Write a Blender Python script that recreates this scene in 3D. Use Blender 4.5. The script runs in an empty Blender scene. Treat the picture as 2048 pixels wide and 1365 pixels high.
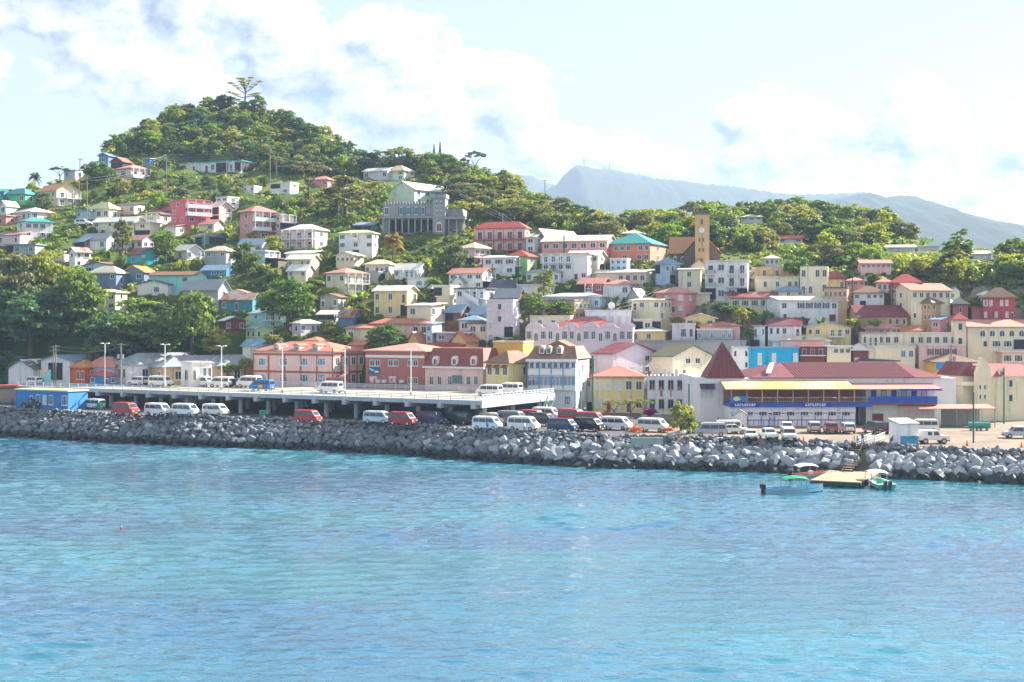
import bpy, bmesh, math, random
import numpy as np
from mathutils import Vector, Matrix
R = math.radians
rnd = random.Random(7)
F, HC, PH, CX = 2800.0, 22.0, 640.0, 1024.0      # focal length in photo pixels, eye height, horizon row, centre column
sc = bpy.context.scene
COL = sc.collection

# ---------------------------------------------------------------- camera
cd = bpy.data.cameras.new('camera'); cam = bpy.data.objects.new('camera', cd); COL.objects.link(cam)
cam.location = (0, 0, HC); cam.rotation_euler = (R(90), 0, 0)
cd.sensor_width = 36; cd.lens = F / 2048 * 36; cd.shift_y = -(682.5 - PH) / 2048
cd.clip_start = 1; cd.clip_end = 30000
sc.camera = cam
# ---------------------------------------------------------------- exposure
vs = sc.view_settings
vs.view_transform = 'Standard'; vs.look = 'None'; vs.gamma = 1; vs.use_curve_mapping = False
vs.exposure = 2.0
sc.cycles.use_denoising = True
sc.cycles.max_bounces = 6; sc.cycles.diffuse_bounces = 2; sc.cycles.glossy_bounces = 2
sc.cycles.transmission_bounces = 3; sc.cycles.transparent_max_bounces = 4; sc.cycles.volume_bounces = 0
sc.cycles.caustics_reflective = False; sc.cycles.caustics_refractive = False
# ---------------------------------------------------------------- sun and sky
SUN_EL, SUN_AZ = 32.0, 56.0       # degrees; azimuth clockwise from straight ahead (+Y)
ld = bpy.data.lights.new('sun', 'SUN'); ld.energy = 5.0; ld.angle = R(0.5); ld.color = (1, .93, .82)
sun = bpy.data.objects.new('sun', ld); COL.objects.link(sun)
sdir = Vector((math.sin(R(SUN_AZ)) * math.cos(R(SUN_EL)), math.cos(R(SUN_AZ)) * math.cos(R(SUN_EL)), math.sin(R(SUN_EL))))
sun.rotation_euler = sdir.to_track_quat('Z', 'Y').to_euler()
sun.location = (60, 60, 200)
W = bpy.data.worlds.new('World'); sc.world = W; W.use_nodes = True
W.cycles.sampling_method = 'MANUAL'; W.cycles.sample_map_resolution = 256
nt = W.node_tree; nt.nodes.clear()
class NB:
    """tiny node helper"""
    def __init__(s, tree): s.t = tree
    def n(s, typ, **kw):
        nd = s.t.nodes.new(typ)
        for k, v in kw.items():
            if k == 'ins':
                for kk, vv in v.items():
                    if isinstance(vv, bpy.types.NodeSocket): s.t.links.new(vv, nd.inputs[kk])
                    else: nd.inputs[kk].default_value = vv
            else: setattr(nd, k, v)
        return nd
    def m(s, op, a, b=None, c=None, clamp=False):
        d = {0: a}
        if b is not None: d[1] = b
        if c is not None: d[2] = c
        return s.n('ShaderNodeMath', operation=op, use_clamp=clamp, ins=d).outputs[0]
    def mixc(s, f, a, b, bt='MIX'):
        nd = s.n('ShaderNodeMix', data_type='RGBA', blend_type=bt)
        for i, v in ((0, f), (6, a), (7, b)):
            if isinstance(v, bpy.types.NodeSocket): s.t.links.new(v, nd.inputs[i])
            else: nd.inputs[i].default_value = v
        return nd.outputs[2]
    def sstep(s, x, lo, hi, a=0., b=1.):
        return s.n('ShaderNodeMapRange', interpolation_type='SMOOTHSTEP', ins={0: x, 1: lo, 2: hi, 3: a, 4: b}).outputs[0]
# cloud density as a function of direction: cumulus banks (azimuth, elevation in pixels) broken up by noise
BLOBS = [(250, 30, 420, 130), (620, 120, 300, 130), (840, 240, 260, 120), (1020, 230, 120, 130), (1560, 320, 190, 100), (1800, 270, 95, 110),
         (1310, 320, 110, 50), (2010, 330, 150, 100), (20, 90, 70, 40), (1700, 400, 420, 50), (560, 270, 300, 90), (330, 190, 300, 80), (1100, 300, 110, 60), (1480, 250, 60, 40),
         (2400, 200, 260, 160), (-420, 180, 300, 150)]
cg = bpy.data.node_groups.new('cloud_density', 'ShaderNodeTree')
cg.interface.new_socket('dir', in_out='INPUT', socket_type='NodeSocketVector')
cg.interface.new_socket('den', in_out='OUTPUT', socket_type='NodeSocketFloat')
g = NB(cg); gi = g.n('NodeGroupInput'); go = g.n('NodeGroupOutput')
warp = g.n('ShaderNodeTexNoise', noise_dimensions='3D', ins={'Vector': gi.outputs[0], 'Scale': 9., 'Detail': 3.})
wv = g.n('ShaderNodeVectorMath', operation='MULTIPLY_ADD', ins={0: warp.outputs['Color'], 1: (.05, .05, .05), 2: gi.outputs[0]}).outputs[0]
wv = g.n('ShaderNodeVectorMath', operation='SUBTRACT', ins={0: wv, 1: (.025, .025, .025)}).outputs[0]
sp = g.n('ShaderNodeSeparateXYZ', ins={0: wv})
az = g.m('ARCTAN2', sp.outputs[0], sp.outputs[1]); el = sp.outputs[2]
best = None
for bx, by, rx, ry in BLOBS:
    a = g.m('DIVIDE', g.m('SUBTRACT', az, (bx - CX) / F), rx / F); b = g.m('DIVIDE', g.m('SUBTRACT', el, (PH - by) / F), ry / F)
    dd = g.m('SUBTRACT', 1., g.m('SQRT', g.m('ADD', g.m('MULTIPLY', a, a), g.m('MULTIPLY', b, b))))
    best = dd if best is None else g.n('ShaderNodeMath', operation='SMOOTH_MAX', ins={0: best, 1: dd, 2: .25}).outputs[0]
mp = g.n('ShaderNodeMapping', ins={0: gi.outputs[0], 3: (1., 1., 1.35)}).outputs[0]
fb = g.n('ShaderNodeTexNoise', noise_dimensions='3D', ins={'Vector': mp, 'Scale': 19., 'Detail': 8., 'Roughness': .6})
big = g.n('ShaderNodeTexNoise', noise_dimensions='3D', ins={'Vector': mp, 'Scale': 4., 'Detail': 2.})
gen = g.m('MULTIPLY', g.m('SUBTRACT', big.outputs['Fac'], .52), 3.)     # clouds elsewhere round the sky
front = g.sstep(sp.outputs[1], .80, .92)
best = g.m('ADD', g.m('MULTIPLY', best, front), g.m('MULTIPLY', gen, g.m('SUBTRACT', 1., front)))
best = g.m('MAXIMUM', best, -1.)
den = g.m('ADD', best, g.m('MULTIPLY', g.m('SUBTRACT', fb.outputs['Fac'], .5), 3.2))
cg.links.new(den, go.inputs[0])
b = NB(nt)
tc = b.n('ShaderNodeTexCoord')
dirn = b.n('ShaderNodeVectorMath', operation='NORMALIZE', ins={0: tc.outputs['Generated']}).outputs[0]
sky = b.n('ShaderNodeTexSky', sky_type='NISHITA', sun_disc=False, sun_elevation=R(SUN_EL), sun_rotation=R(SUN_AZ), altitude=0, air_density=1.0, dust_density=.5, ozone_density=1.2)
def dens(off):
    v = b.n('ShaderNodeVectorMath', operation='ADD', ins={0: dirn, 1: off}).outputs[0]
    nd = b.n('ShaderNodeGroup', node_tree=cg); nt.links.new(v, nd.inputs[0]); return nd.outputs[0]
d0 = dens((0, 0, 0)); d1 = dens((.011, 0, .010))
cov = b.sstep(d0, .0, .28)
lit = b.m('MULTIPLY_ADD', b.m('SUBTRACT', d0, d1), 1.1, .62, clamp=True)
thick = b.sstep(d0, .45, 1.7)
lit = b.m('SUBTRACT', lit, b.m('MULTIPLY', thick, .5), clamp=True)
ccol = b.mixc(lit, (1.3, 1.7, 2.4, 1), (6.6, 6.5, 6.2, 1))
veil = b.mixc(.6, sky.outputs[0], (3.45, 3.5, 3.8, 1))          # thin even high cloud over the whole sky
skyc = b.mixc(b.m('MULTIPLY', cov, .95), veil, ccol)
bg = b.n('ShaderNodeBackground', ins={'Color': skyc, 'Strength': .056})
nt.links.new(bg.outputs[0], b.n('ShaderNodeOutputWorld').inputs[0])

# ---------------------------------------------------------------- the lie of the land
def pt(px, py, Y): return Vector(((px - CX) * Y / F, Y, HC + (PH - py) * Y / F))
SH = [(-600, 838), (-300, 857), (0, 873), (200, 884), (400, 893), (600, 899), (800, 909), (1000, 925), (1200, 935), (1400, 941), (1600, 947), (1800, 956), (2048, 968), (2400, 985), (2700, 1000)]
def shoreY(px): return HC * F / (np.interp(px, [a for a, _ in SH], [b_ for _, b_ in SH]) - PH)
def glev(px): return np.interp(px, [0, 2048], [4.9, 3.7])
PYK = [770, 700, 640, 540, 480, 400, 350, 200]
YK = [(-600, [308, 316, 328, 358, 380, 412, 438, 510]), (0, [300, 308, 320, 350, 372, 405, 430, 500]), (700, [290, 298, 312, 342, 366, 405, 436, 510]), (1024, [282, 289, 301, 331, 356, 402, 442, 522]),
      (1250, [284, 289, 299, 323, 352, 450, 500, 600]), (2048, [276, 282, 290, 312, 390, 560, 600, 700]), (2800, [276, 282, 290, 312, 390, 560, 600, 700])]
YKX = [a for a, _ in YK]; YKM = np.array([b_ for _, b_ in YK], float)
def yknots(px): return [float(np.interp(px, YKX, YKM[:, i])) for i in range(8)]
SKYL = [(-600, 420), (0, 392), (70, 384), (130, 352), (200, 326), (215, 302), (260, 268), (310, 242), (350, 218), (400, 212), (470, 210), (520, 220), (560, 236), (620, 260), (680, 288), (725, 318), (760, 325), (850, 322),
        (900, 330), (960, 348), (1010, 368), (1060, 397), (1120, 432), (1180, 452), (1250, 447), (1330, 442), (1400, 437), (1480, 430), (1560, 425), (1640, 420), (1700, 434), (1760, 454), (1820, 474), (1880, 498), (1950, 512), (2048, 518), (2800, 540)]
def skyrow(px): return float(np.interp(px, [a for a, _ in SKYL], [b_ for _, b_ in SKYL]))
def Ymap(px, py):
    k = yknots(px); return float(np.interp(-py, [-p for p in PYK], k))
def ground(X, Y):
    px = CX + X * F / max(Y, 1.); ys = float(shoreY(px)); g0 = float(glev(px))
    if Y < ys + 6.5: return max(-4., -2.6 + (g0 + 2.1) * (Y - ys + 2.) / 8.5)
    k = yknots(px)
    if Y <= k[0] - 12: return g0
    z0 = HC + (PH - 770) * k[0] / F
    if Y < k[0]:
        t = (Y - k[0] + 12) / 12; return g0 + (z0 - g0) * t * t * (3 - 2 * t)
    sr = skyrow(px); yc = Ymap(px, sr)
    if Y <= yc:
        py = float(np.interp(Y, k, PYK)); return HC + (PH - py) * Y / F
    zc = HC + (PH - sr) * yc / F
    return max(6., zc - .30 * (Y - yc))

# ---------------------------------------------------------------- materials
def lin(h, k=1.):
    c = [int(h[i:i + 2], 16) / 255 for i in (0, 2, 4)]
    return tuple(k * ((v / 12.92) if v <= .04045 else ((v + .055) / 1.055) ** 2.4) for v in c) + (1,)
MC = {}
def mat(key, base, rough=.7, var=.12, scale=.6, bump=0., bscale=6., metal=0., spec=.3, streak=0., base2=None, patch=None, objvar=0.):
    if key in MC: return MC[key]
    m = bpy.data.materials.new(key); m.use_nodes = True; t = m.node_tree; q = NB(t)
    bs = t.nodes['Principled BSDF']; bs.inputs['Roughness'].default_value = rough; bs.inputs['Metallic'].default_value = metal
    bs.inputs['Specular IOR Level'].default_value = spec
    pos = q.n('ShaderNodeNewGeometry').outputs['Position']
    nz = q.n('ShaderNodeTexNoise', ins={'Vector': pos, 'Scale': scale, 'Detail': 5., 'Roughness': .6}).outputs['Fac']
    col = q.n('ShaderNodeRGB'); col.outputs[0].default_value = base; c = col.outputs[0]
    if base2 is not None:
        pn = q.n('ShaderNodeTexNoise', ins={'Vector': pos, 'Scale': patch or .5, 'Detail': 6., 'Roughness': .65}).outputs['Fac']
        c = q.mixc(q.sstep(pn, .44, .62), c, base2)
    f = q.m('MULTIPLY_ADD', q.m('SUBTRACT', nz, .5), var * 4, 1.)
    if streak:
        sv = q.n('ShaderNodeMapping', ins={0: pos, 3: (1.6, 1.6, .12)}).outputs[0]
        sn = q.n('ShaderNodeTexNoise', ins={'Vector': sv, 'Scale': 1., 'Detail': 4.}).outputs['Fac']
        f = q.m('MULTIPLY', f, q.sstep(sn, .52, .75, 1., 1. - streak))
    if objvar:
        oi = q.n('ShaderNodeObjectInfo').outputs['Random']
        f = q.m('MULTIPLY', f, q.m('MULTIPLY_ADD', oi, objvar * 2, 1. - objvar))
    c = q.mixc(1., c, q.n('ShaderNodeCombineColor', ins={0: f, 1: f, 2: f}).outputs[0], 'MULTIPLY')
    t.links.new(c, bs.inputs['Base Color'])
    if bump:
        bn = q.n('ShaderNodeTexNoise', ins={'Vector': pos, 'Scale': bscale, 'Detail': 4.}).outputs['Fac']
        bp = q.n('ShaderNodeBump', ins={'Strength': bump, 'Distance': .2, 'Height': bn}); t.links.new(bp.outputs[0], bs.inputs['Normal'])
    MC[key] = m; return m
def leafmat(key, ca, cb, trans=.35):
    if key in MC: return MC[key]
    m = bpy.data.materials.new(key); m.use_nodes = True; t = m.node_tree; q = NB(t); t.nodes.clear()
    pos = q.n('ShaderNodeNewGeometry').outputs['Position']
    nz = q.n('ShaderNodeTexNoise', ins={'Vector': pos, 'Scale': .45, 'Detail': 3.}).outputs['Fac']
    oi = q.n('ShaderNodeObjectInfo').outputs['Random']
    c = q.mixc(q.sstep(nz, .38, .64), ca, cb)
    f = q.m('MULTIPLY_ADD', oi, .7, .65)
    c = q.mixc(1., c, q.n('ShaderNodeCombineColor', ins={0: f, 1: f, 2: q.m('MULTIPLY_ADD', oi, -.3, 1.1)}).outputs[0], 'MULTIPLY')
    df = q.n('ShaderNodeBsdfPrincipled', ins={'Base Color': c, 'Roughness': .55}); df.inputs['Specular IOR Level'].default_value = .35
    c2 = q.mixc(1., c, (1.5, 1.35, .5, 1), 'MULTIPLY')
    tr = q.n('ShaderNodeBsdfTranslucent', ins={'Color': c2})
    mx = q.n('ShaderNodeMixShader', ins={0: trans, 1: df.outputs[0], 2: tr.outputs[0]})
    t.links.new(mx.outputs[0], q.n('ShaderNodeOutputMaterial').inputs[0])
    MC[key] = m; return m

# ---------------------------------------------------------------- mesh and object helpers
def mesh(name, verts, faces, mats=None, smooth=False):
    me = bpy.data.meshes.new(name); me.from_pydata([tuple(v) for v in verts], [], faces)
    for m in (mats if isinstance(mats, (list, tuple)) else [mats] if mats else []): me.materials.append(m)
    if smooth: me.polygons.foreach_set('use_smooth', [True] * len(me.polygons))
    me.update(); return me
def ob(name, me, parent=None, loc=(0, 0, 0), rot=(0, 0, 0), scale=(1, 1, 1), kind=None):
    o = bpy.data.objects.new(name, me); COL.objects.link(o); o.parent = parent
    o.location = loc; o.rotation_euler = rot; o.scale = scale
    if kind: o['kind'] = kind
    return o
def empty(name, loc, rz=0., label=None, cat=None, group=None):
    o = bpy.data.objects.new(name, None); COL.objects.link(o); o.empty_display_size = .3
    o.location = loc; o.rotation_euler = (0, 0, rz)
    return tag(o, label, cat, group)
def tag(o, label=None, cat=None, group=None):
    if label: o['label'] = label
    if cat: o['category'] = cat
    if group: o['group'] = group
    return o
BF = [(0, 3, 2, 1), (4, 5, 6, 7), (0, 1, 5, 4), (1, 2, 6, 5), (2, 3, 7, 6), (3, 0, 4, 7)]
def bxs(name, L, m):
    V, Fc = [], []
    for x0, x1, y0, y1, z0, z1 in L:
        n = len(V); V += [(x0, y0, z0), (x1, y0, z0), (x1, y1, z0), (x0, y1, z0), (x0, y0, z1), (x1, y0, z1), (x1, y1, z1), (x0, y1, z1)]
        Fc += [tuple(i + n for i in f) for f in BF]
    return mesh(name, V, Fc, m)
UB = {}
def ubox(m):                                   # shared unit box per material, base at z = 0
    if m.name not in UB: UB[m.name] = bxs('unit_box', [(-.5, .5, -.5, .5, 0, 1)], m)
    return UB[m.name]
UC = {}
def ucyl(m, n=10):                             # shared unit cylinder, base at z = 0, radius 1
    k = (m.name, n)
    if k not in UC:
        V = [(math.cos(2 * math.pi * i / n), math.sin(2 * math.pi * i / n), z) for z in (0, 1) for i in range(n)]
        UC[k] = mesh('unit_cylinder', V, [tuple(range(n))[::-1], tuple(range(n, 2 * n))] + [(i, (i + 1) % n, n + (i + 1) % n, n + i) for i in range(n)], m)
    return UC[k]
def box(name, m, parent, x0, x1, y0, y1, z0, z1, rot=0.):
    return ob(name, ubox(m), parent, ((x0 + x1) / 2, (y0 + y1) / 2, z0), (0, 0, rot), (x1 - x0, y1 - y0, z1 - z0))
def tube(name, pts, rad, m, n=6, parent=None):
    V, Fc = [], []; pts = [Vector(p) for p in pts]
    for i, p in enumerate(pts):
        d = (pts[min(i + 1, len(pts) - 1)] - pts[max(i - 1, 0)]).normalized()
        a = d.orthogonal().normalized(); b_ = d.cross(a); r = rad[i] if isinstance(rad, (list, tuple)) else rad
        V += [p + r * (math.cos(2 * math.pi * k / n) * a + math.sin(2 * math.pi * k / n) * b_) for k in range(n)]
    for i in range(len(pts) - 1):
        Fc += [(i * n + k, i * n + (k + 1) % n, (i + 1) * n + (k + 1) % n, (i + 1) * n + k) for k in range(n)]
    Fc += [tuple(range(n))[::-1], tuple(range(len(V) - n, len(V)))]
    return ob(name, mesh(name, V, Fc, m, True), parent)

# ---------------------------------------------------------------- terrain
def vnoise(x, y, s=0):
    return math.sin(x * .131 + s) * math.cos(y * .173 - s) + .5 * math.sin(x * .31 + y * .27 + 2 * s) + .25 * math.sin(x * .71 - y * .63 + s)
grass = mat('hillside_grass', (.055, .10, .022, 1), .9, .25, .09, .5, 1.2, base2=(.105, .125, .035, 1), patch=.05, spec=.1)
soil = mat('town_ground', (.23, .20, .16, 1), .9, .15, .2, .3, 2., spec=.1)
cols = list(range(-600, 2810, 14)); Yl = list(np.arange(176, 420, 3.)) + list(np.arange(420, 720, 6.)) + list(np.arange(720, 1300, 30.))
V = []
for Y in Yl:
    for px in cols:
        X = (px - CX) / F * Y; z = ground(X, Y)
        if z > 9 and Y > 290: z += .25 * vnoise(X * 1.7, Y * .9) * min(1, (z - 9) / 10)
        V.append((X, Y, z))
nc = len(cols); Fc = [(r * nc + c, r * nc + c + 1, (r + 1) * nc + c + 1, (r + 1) * nc + c) for r in range(len(Yl) - 1) for c in range(nc - 1)]
te = ob('hillside', mesh('hillside', V, Fc, [grass, soil], True), kind='structure')
for p in te.data.polygons:
    c_ = p.center; px_ = CX + c_.x * F / c_.y; py_ = PH - (c_.z - HC) * F / c_.y
    if (c_.z < 7.5 and c_.y < 320) or (py_ > 575 + 60 * math.sin(c_.x * .21) * math.sin(c_.y * .3) and 960 < px_ < 2110 and c_.y < 330): p.material_index = 1
# far mountains
mtn = mat('mountain_forest', (.030, .050, .030, 1), .95, .25, .012, 1., .05, spec=.05)
def range_mesh(name, prof, Yf, Yr, Yb, seed):
    xs = np.arange(prof[0][0], prof[-1][0] + 1, 7.); V = []; rows = [Yf + (Yr - Yf) * t for t in np.linspace(0, 1, 22)] + [Yr + (Yb - Yr) * t for t in (.25, .6, 1)]
    rr = random.Random(seed); jag = {x: rr.uniform(-2.2, 1.2) for x in xs}
    for i, Y in enumerate(rows):
        for x in xs:
            zr = HC + (PH - np.interp(x, [a for a, _ in prof], [b_ for _, b_ in prof]) - jag[x]) * Yr / F
            Xw = (x - CX) / F * Yr * (.75 + .25 * Y / Yr)
            t = (Y - Yf) / (Yr - Yf) if Y <= Yr else 1 - (Y - Yr) / (Yb - Yr)
            sp_ = .022 * vnoise(Xw * .03, Y * .02, seed) * 4 * t * (1 - t) + rr.uniform(-.012, .012)
            V.append((Xw, Y, max(-2, zr * (t ** .85 + sp_) if 0 < t < 1 else zr * t)))
    n = len(xs); Fc = [(r * n + c, r * n + c + 1, (r + 1) * n + c + 1, (r + 1) * n + c) for r in range(len(rows) - 1) for c in range(n - 1)]
    return ob(name, mesh(name, V, Fc, mtn, True), kind='structure')
range_mesh('mountain', [(900, 470), (1030, 372), (1040, 352), (1058, 350), (1085, 364), (1110, 371), (1180, 385), (1500, 420), (1700, 470)], 4600, 5600, 6100, 1)
range_mesh('mountain', [(860, 480), (1000, 420), (1085, 385), (1112, 370), (1128, 350), (1146, 334), (1160, 330), (1180, 336), (1200, 339), (1232, 341), (1270, 349), (1310, 358), (1360, 361), (1400, 368), (1450, 372), (1500, 379), (1560, 388), (1600, 390), (1640, 389),
                        (1680, 388), (1730, 386), (1760, 398), (1800, 420), (1900, 470), (2100, 540)], 2700, 5000, 6000, 2)
range_mesh('mountain', [(1480, 470), (1600, 425), (1660, 400), (1700, 392), (1735, 386), (1770, 396), (1800, 392), (1832, 392), (1860, 408), (1900, 420), (1960, 436), (2010, 446), (2060, 452), (2200, 470), (2500, 500), (2800, 540)], 1800, 3600, 5000, 3)
# ---------------------------------------------------------------- water
wm = bpy.data.materials.new('sea_water'); wm.use_nodes = True; q = NB(wm.node_tree); bs = wm.node_tree.nodes['Principled BSDF']
pos = q.n('ShaderNodeNewGeometry').outputs['Position']
pn = q.n('ShaderNodeTexNoise', ins={'Vector': q.n('ShaderNodeMapping', ins={0: pos, 3: (.5, 1., 1.)}).outputs[0], 'Scale': .03, 'Detail': 3.}).outputs['Fac']
wc = q.mixc(q.sstep(pn, .35, .65), (.001, .095, .20, 1), (.002, .17, .235, 1))
wm.node_tree.links.new(wc, bs.inputs['Base Color'])
bs.inputs['Roughness'].default_value = .04; bs.inputs['IOR'].default_value = 1.36; bs.inputs['Coat Weight'].default_value = 1.; bs.inputs['Coat Roughness'].default_value = .05; bs.inputs['Coat IOR'].default_value = 1.9
mp1 = q.n('ShaderNodeMapping', ins={0: pos, 3: (.42, 1., 1.)}).outputs[0]
n1 = q.n('ShaderNodeTexNoise', ins={'Vector': mp1, 'Scale': 3.2, 'Detail': 3., 'Roughness': .5}).outputs['Fac']
n2 = q.n('ShaderNodeTexNoise', ins={'Vector': mp1, 'Scale': .55, 'Detail': 2.}).outputs['Fac']
bp = q.n('ShaderNodeBump', ins={'Strength': 1., 'Distance': .085, 'Height': q.m('MULTIPLY_ADD', n2, 1.2, n1)})
wm.node_tree.links.new(bp.outputs[0], bs.inputs['Normal']); wm.node_tree.links.new(bp.outputs[0], bs.inputs['Coat Normal'])
rg = np.random.RandomState(4)
xs = np.arange(-112, 84, .33); ys = np.arange(76, 282, .33)
GX, GY = np.meshgrid(xs, ys); GZ = np.zeros_like(GX)
for i in range(70):
    lam = 1.05 * (3.8 / 1.05) ** rg.rand(); th = R(90) + rg.randn() * .42; kx, ky = math.cos(th) * 2 * math.pi / lam, math.sin(th) * 2 * math.pi / lam
    GZ += .0050 * lam ** .75 * np.sin(kx * GX + ky * GY + rg.rand() * 6.28)
env = .85 + .22 * np.sin(GX * .05 + 1.) * np.sin(GY * .043) + .18 * np.sin(GX * .021 + GY * .09) + .15 * np.sin(GX * .11 - GY * .17 + 2.)
GZ *= env
edge = np.minimum(np.minimum(GX - xs[0], xs[-1] - GX), np.minimum(GY - ys[0], ys[-1] - GY)); GZ = GZ * np.clip(edge / 6, 0, 1)
ny, nx = GX.shape
me = bpy.data.meshes.new('sea'); co = np.stack([GX, GY, GZ], -1).reshape(-1, 3)
idx = np.arange(nx * ny).reshape(ny, nx); fa = np.stack([idx[:-1, :-1], idx[:-1, 1:], idx[1:, 1:], idx[1:, :-1]], -1).reshape(-1, 4)
# outer sheet round the wave field, same object
o4 = len(co); x0, x1, y0, y1 = xs[0], xs[-1], ys[0], ys[-1]; B = 9000
co = np.vstack([co, [(-B, -B, 0), (B, -B, 0), (B, B, 0), (-B, B, 0)]])
c00, c10, c11, c01 = int(idx[0, 0]), int(idx[0, -1]), int(idx[-1, -1]), int(idx[-1, 0])
me.from_pydata(co.tolist(), [], fa.tolist() + [(o4, o4 + 1, c10, c00), (o4 + 1, o4 + 2, c11, c10), (o4 + 2, o4 + 3, c01, c11), (o4 + 3, o4, c00, c01)])
me.materials.append(wm); me.polygons.foreach_set('use_smooth', [True] * len(me.polygons))
ob('sea', me, kind='structure')
# ================================================================ buildings
WC = dict(wh='e9e9ea', cr='eadfc2', ye='e8d49a', Ye='efb95c', pk='dd9a9a', hp='e8707e', lp='ecc9c2', bl='3d86c9', lb='b4cfe4', aq='9fded8', tq='3ec3c9', tl='4d8fa0', gn='62cf92', lg='a9cf98', sl='6f87a8', gr='a9adb0',
          br='8a5d4c', dr='7c4644', orr='d9683c', bk='b0706a', la='d9d3e2', ta='c9ab88', st='9a9c9e', cy='12a5d6', sa='e08f7c', rd='b5545a', pg='d8ecd6', oc='c9a57c', ds='6d6660', pb='dfe8ef', by='e8ddbf')
RC = dict(R='b8504a', r='7d3038', o='c98a52', p='cf8e80', w='e6e4dd', g='9aa3aa', G='4e535c', b='7f9cb8', n='8a6a52', t='2f9a94', y='cfd3a0', k='a5604a', v='5f6248', P='c47c66', l='dfd9c6', c='e0d0ae')
def wallm(k):
    return mat('wall_' + k, lin(WC[k], .95), .8, .08, .5, .15, 3., streak=.3)
def roofm(k):
    if k == 'k': return mat('roof_k', lin('b0a49c', .8), .6, .12, .7, base2=lin('94523c', .8), patch=.35, streak=.2)
    c = lin(RC[k], .88); f = tuple(min(.8, v * .72 + .07) for v in c[:3]) + (1,)
    return mat('roof_' + k, c, .55, .10, .5, .12, 2., streak=.15, base2=f, patch=.11)
trimm = mat('white_trim', lin('eeeeee', .85), .6, .03, 1.)
glassm = mat('window_glass', (.022, .038, .058, 1), .1, .3, .25, spec=.6)
bglassm = mat('blue_glass', (.05, .17, .32, 1), .08, .3, .25, spec=.8)
louvm = mat('louvre_panel', lin('dcdcd8', .85), .6, .05, 2.)
darkm = mat('shade_and_dark_trim', (.03, .035, .045, 1), .8, .1, 1.)  # shade put into the colour of bays, gate, ruin windows; plain dark trim elsewhere
doorm = mat('brown_door', lin('7a4434'), .6, .1, 2.)
bluem = mat('blue_paint', lin('2a55b0'), .5, .08, 1.)
concm = mat('concrete', lin('b7b4ac', .8), .85, .1, .4, .2, 3., streak=.25)
metalm = mat('grey_metal', lin('9fb0bd', .8), .4, .05, 1., metal=.3)
tankm = mat('black_tank', (.02, .022, .025, 1), .4, .1, 1.)
WM = {}
def wmesh(style, fm):
    """shared window frame meshes; unit size, centre bottom at the origin, outside is -y"""
    k = (style, fm.name)
    if k in WM: return WM[k]
    t = .085; L = [(-.5, -.5 + t, -.07, 0, 0, 1), (.5 - t, .5, -.07, 0, 0, 1), (-.5 + t, .5 - t, -.07, 0, 1 - t, 1), (-.56, .56, -.12, 0, -.07, t * .6)]
    if style == 'w': L += [(-.03, .03, -.06, 0, t * .6, 1 - t)]
    if style == 'W': L += [(-.2, -.16, -.06, 0, t * .6, 1 - t), (.16, .2, -.06, 0, t * .6, 1 - t), (-.5 + t, -.2, -.055, 0, .62, .66), (.2, .5 - t, -.055, 0, .62, .66)]
    if style == 'a':
        V, Fc = [], []; n = 10
        pr = [(-.5, 0), (-.5, .68)] + [(-.5 * math.cos(math.pi * i / n), .68 + .32 * math.sin(math.pi * i / n)) for i in range(1, n)] + [(.5, .68), (.5, 0)]
        for x, z in pr:
            for s_, y in ((1, -.07), (.80, -.07), (1, 0.), (.80, 0.)): V.append((x * s_, y, .04 + (z - .04) * (s_ if s_ < 1 else 1)))
        for i in range(len(pr) - 1):
            a, c = i * 4, i * 4 + 4
            Fc += [(a, c, c + 1, a + 1), (a + 2, c + 2, c, a), (a + 1, c + 1, c + 3, a + 3)]
        nb = len(V)
        for bx in ((-.03, .03, -.06, 0, 0, .95), (-.56, .56, -.12, 0, -.06, .04)):
            x0, x1, y0, y1, z0, z1 = bx; n0 = len(V)
            V += [(x0, y0, z0), (x1, y0, z0), (x1, y1, z0), (x0, y1, z0), (x0, y0, z1), (x1, y0, z1), (x1, y1, z1), (x0, y1, z1)]; Fc += [tuple(i + n0 for i in f) for f in BF]
        WM[k] = mesh('arched_frame', V, Fc, fm); return WM[k]
    WM[k] = bxs('window_frame', L, fm); return WM[k]
PM = {}
def pmesh(style, gm):
    k = (style == 'a', gm.name)
    if k not in PM:
        if style == 'a':
            pr = [(-.42, .03), (.42, .03)] + [(.42 * math.cos(math.pi * i / 10), .68 + .28 * math.sin(math.pi * i / 10)) for i in range(11)]
            PM[k] = mesh('arched_pane', [(x, -.015, z) for x, z in pr], [tuple(range(len(pr)))], gm)
        else: PM[k] = mesh('pane', [(-.44, -.015, .03), (.44, -.015, .03), (.44, -.015, .94), (-.44, -.015, .94)], [(0, 1, 2, 3)], gm)
    return PM[k]
def window(root, style, x, y, z, w, h, rz=0., fm=None, gm=None, pane=True, name='window'):
    fm = fm or trimm; gm = gm or glassm
    f = ob(name, wmesh(style, fm), root, (x, y, z), (0, 0, rz), (w, 1, h))
    if pane: ob('pane', pmesh(style, gm), f)
    return f
def prism(name, poly, axis, a0, a1, m):
    """polygon in the plane across the axis, pushed along it"""
    n = len(poly); V = []
    for t in (a0, a1): V += [(t, p[0], p[1]) if axis == 'x' else (p[0], t, p[1]) for p in poly]
    return mesh(name, V, [tuple(range(n))[::-1], tuple(range(n, 2 * n))] + [(i, (i + 1) % n, n + (i + 1) % n, n + i) for i in range(n)], m)
def hexa(name, V, m): return mesh(name, V, BF, m)
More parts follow.
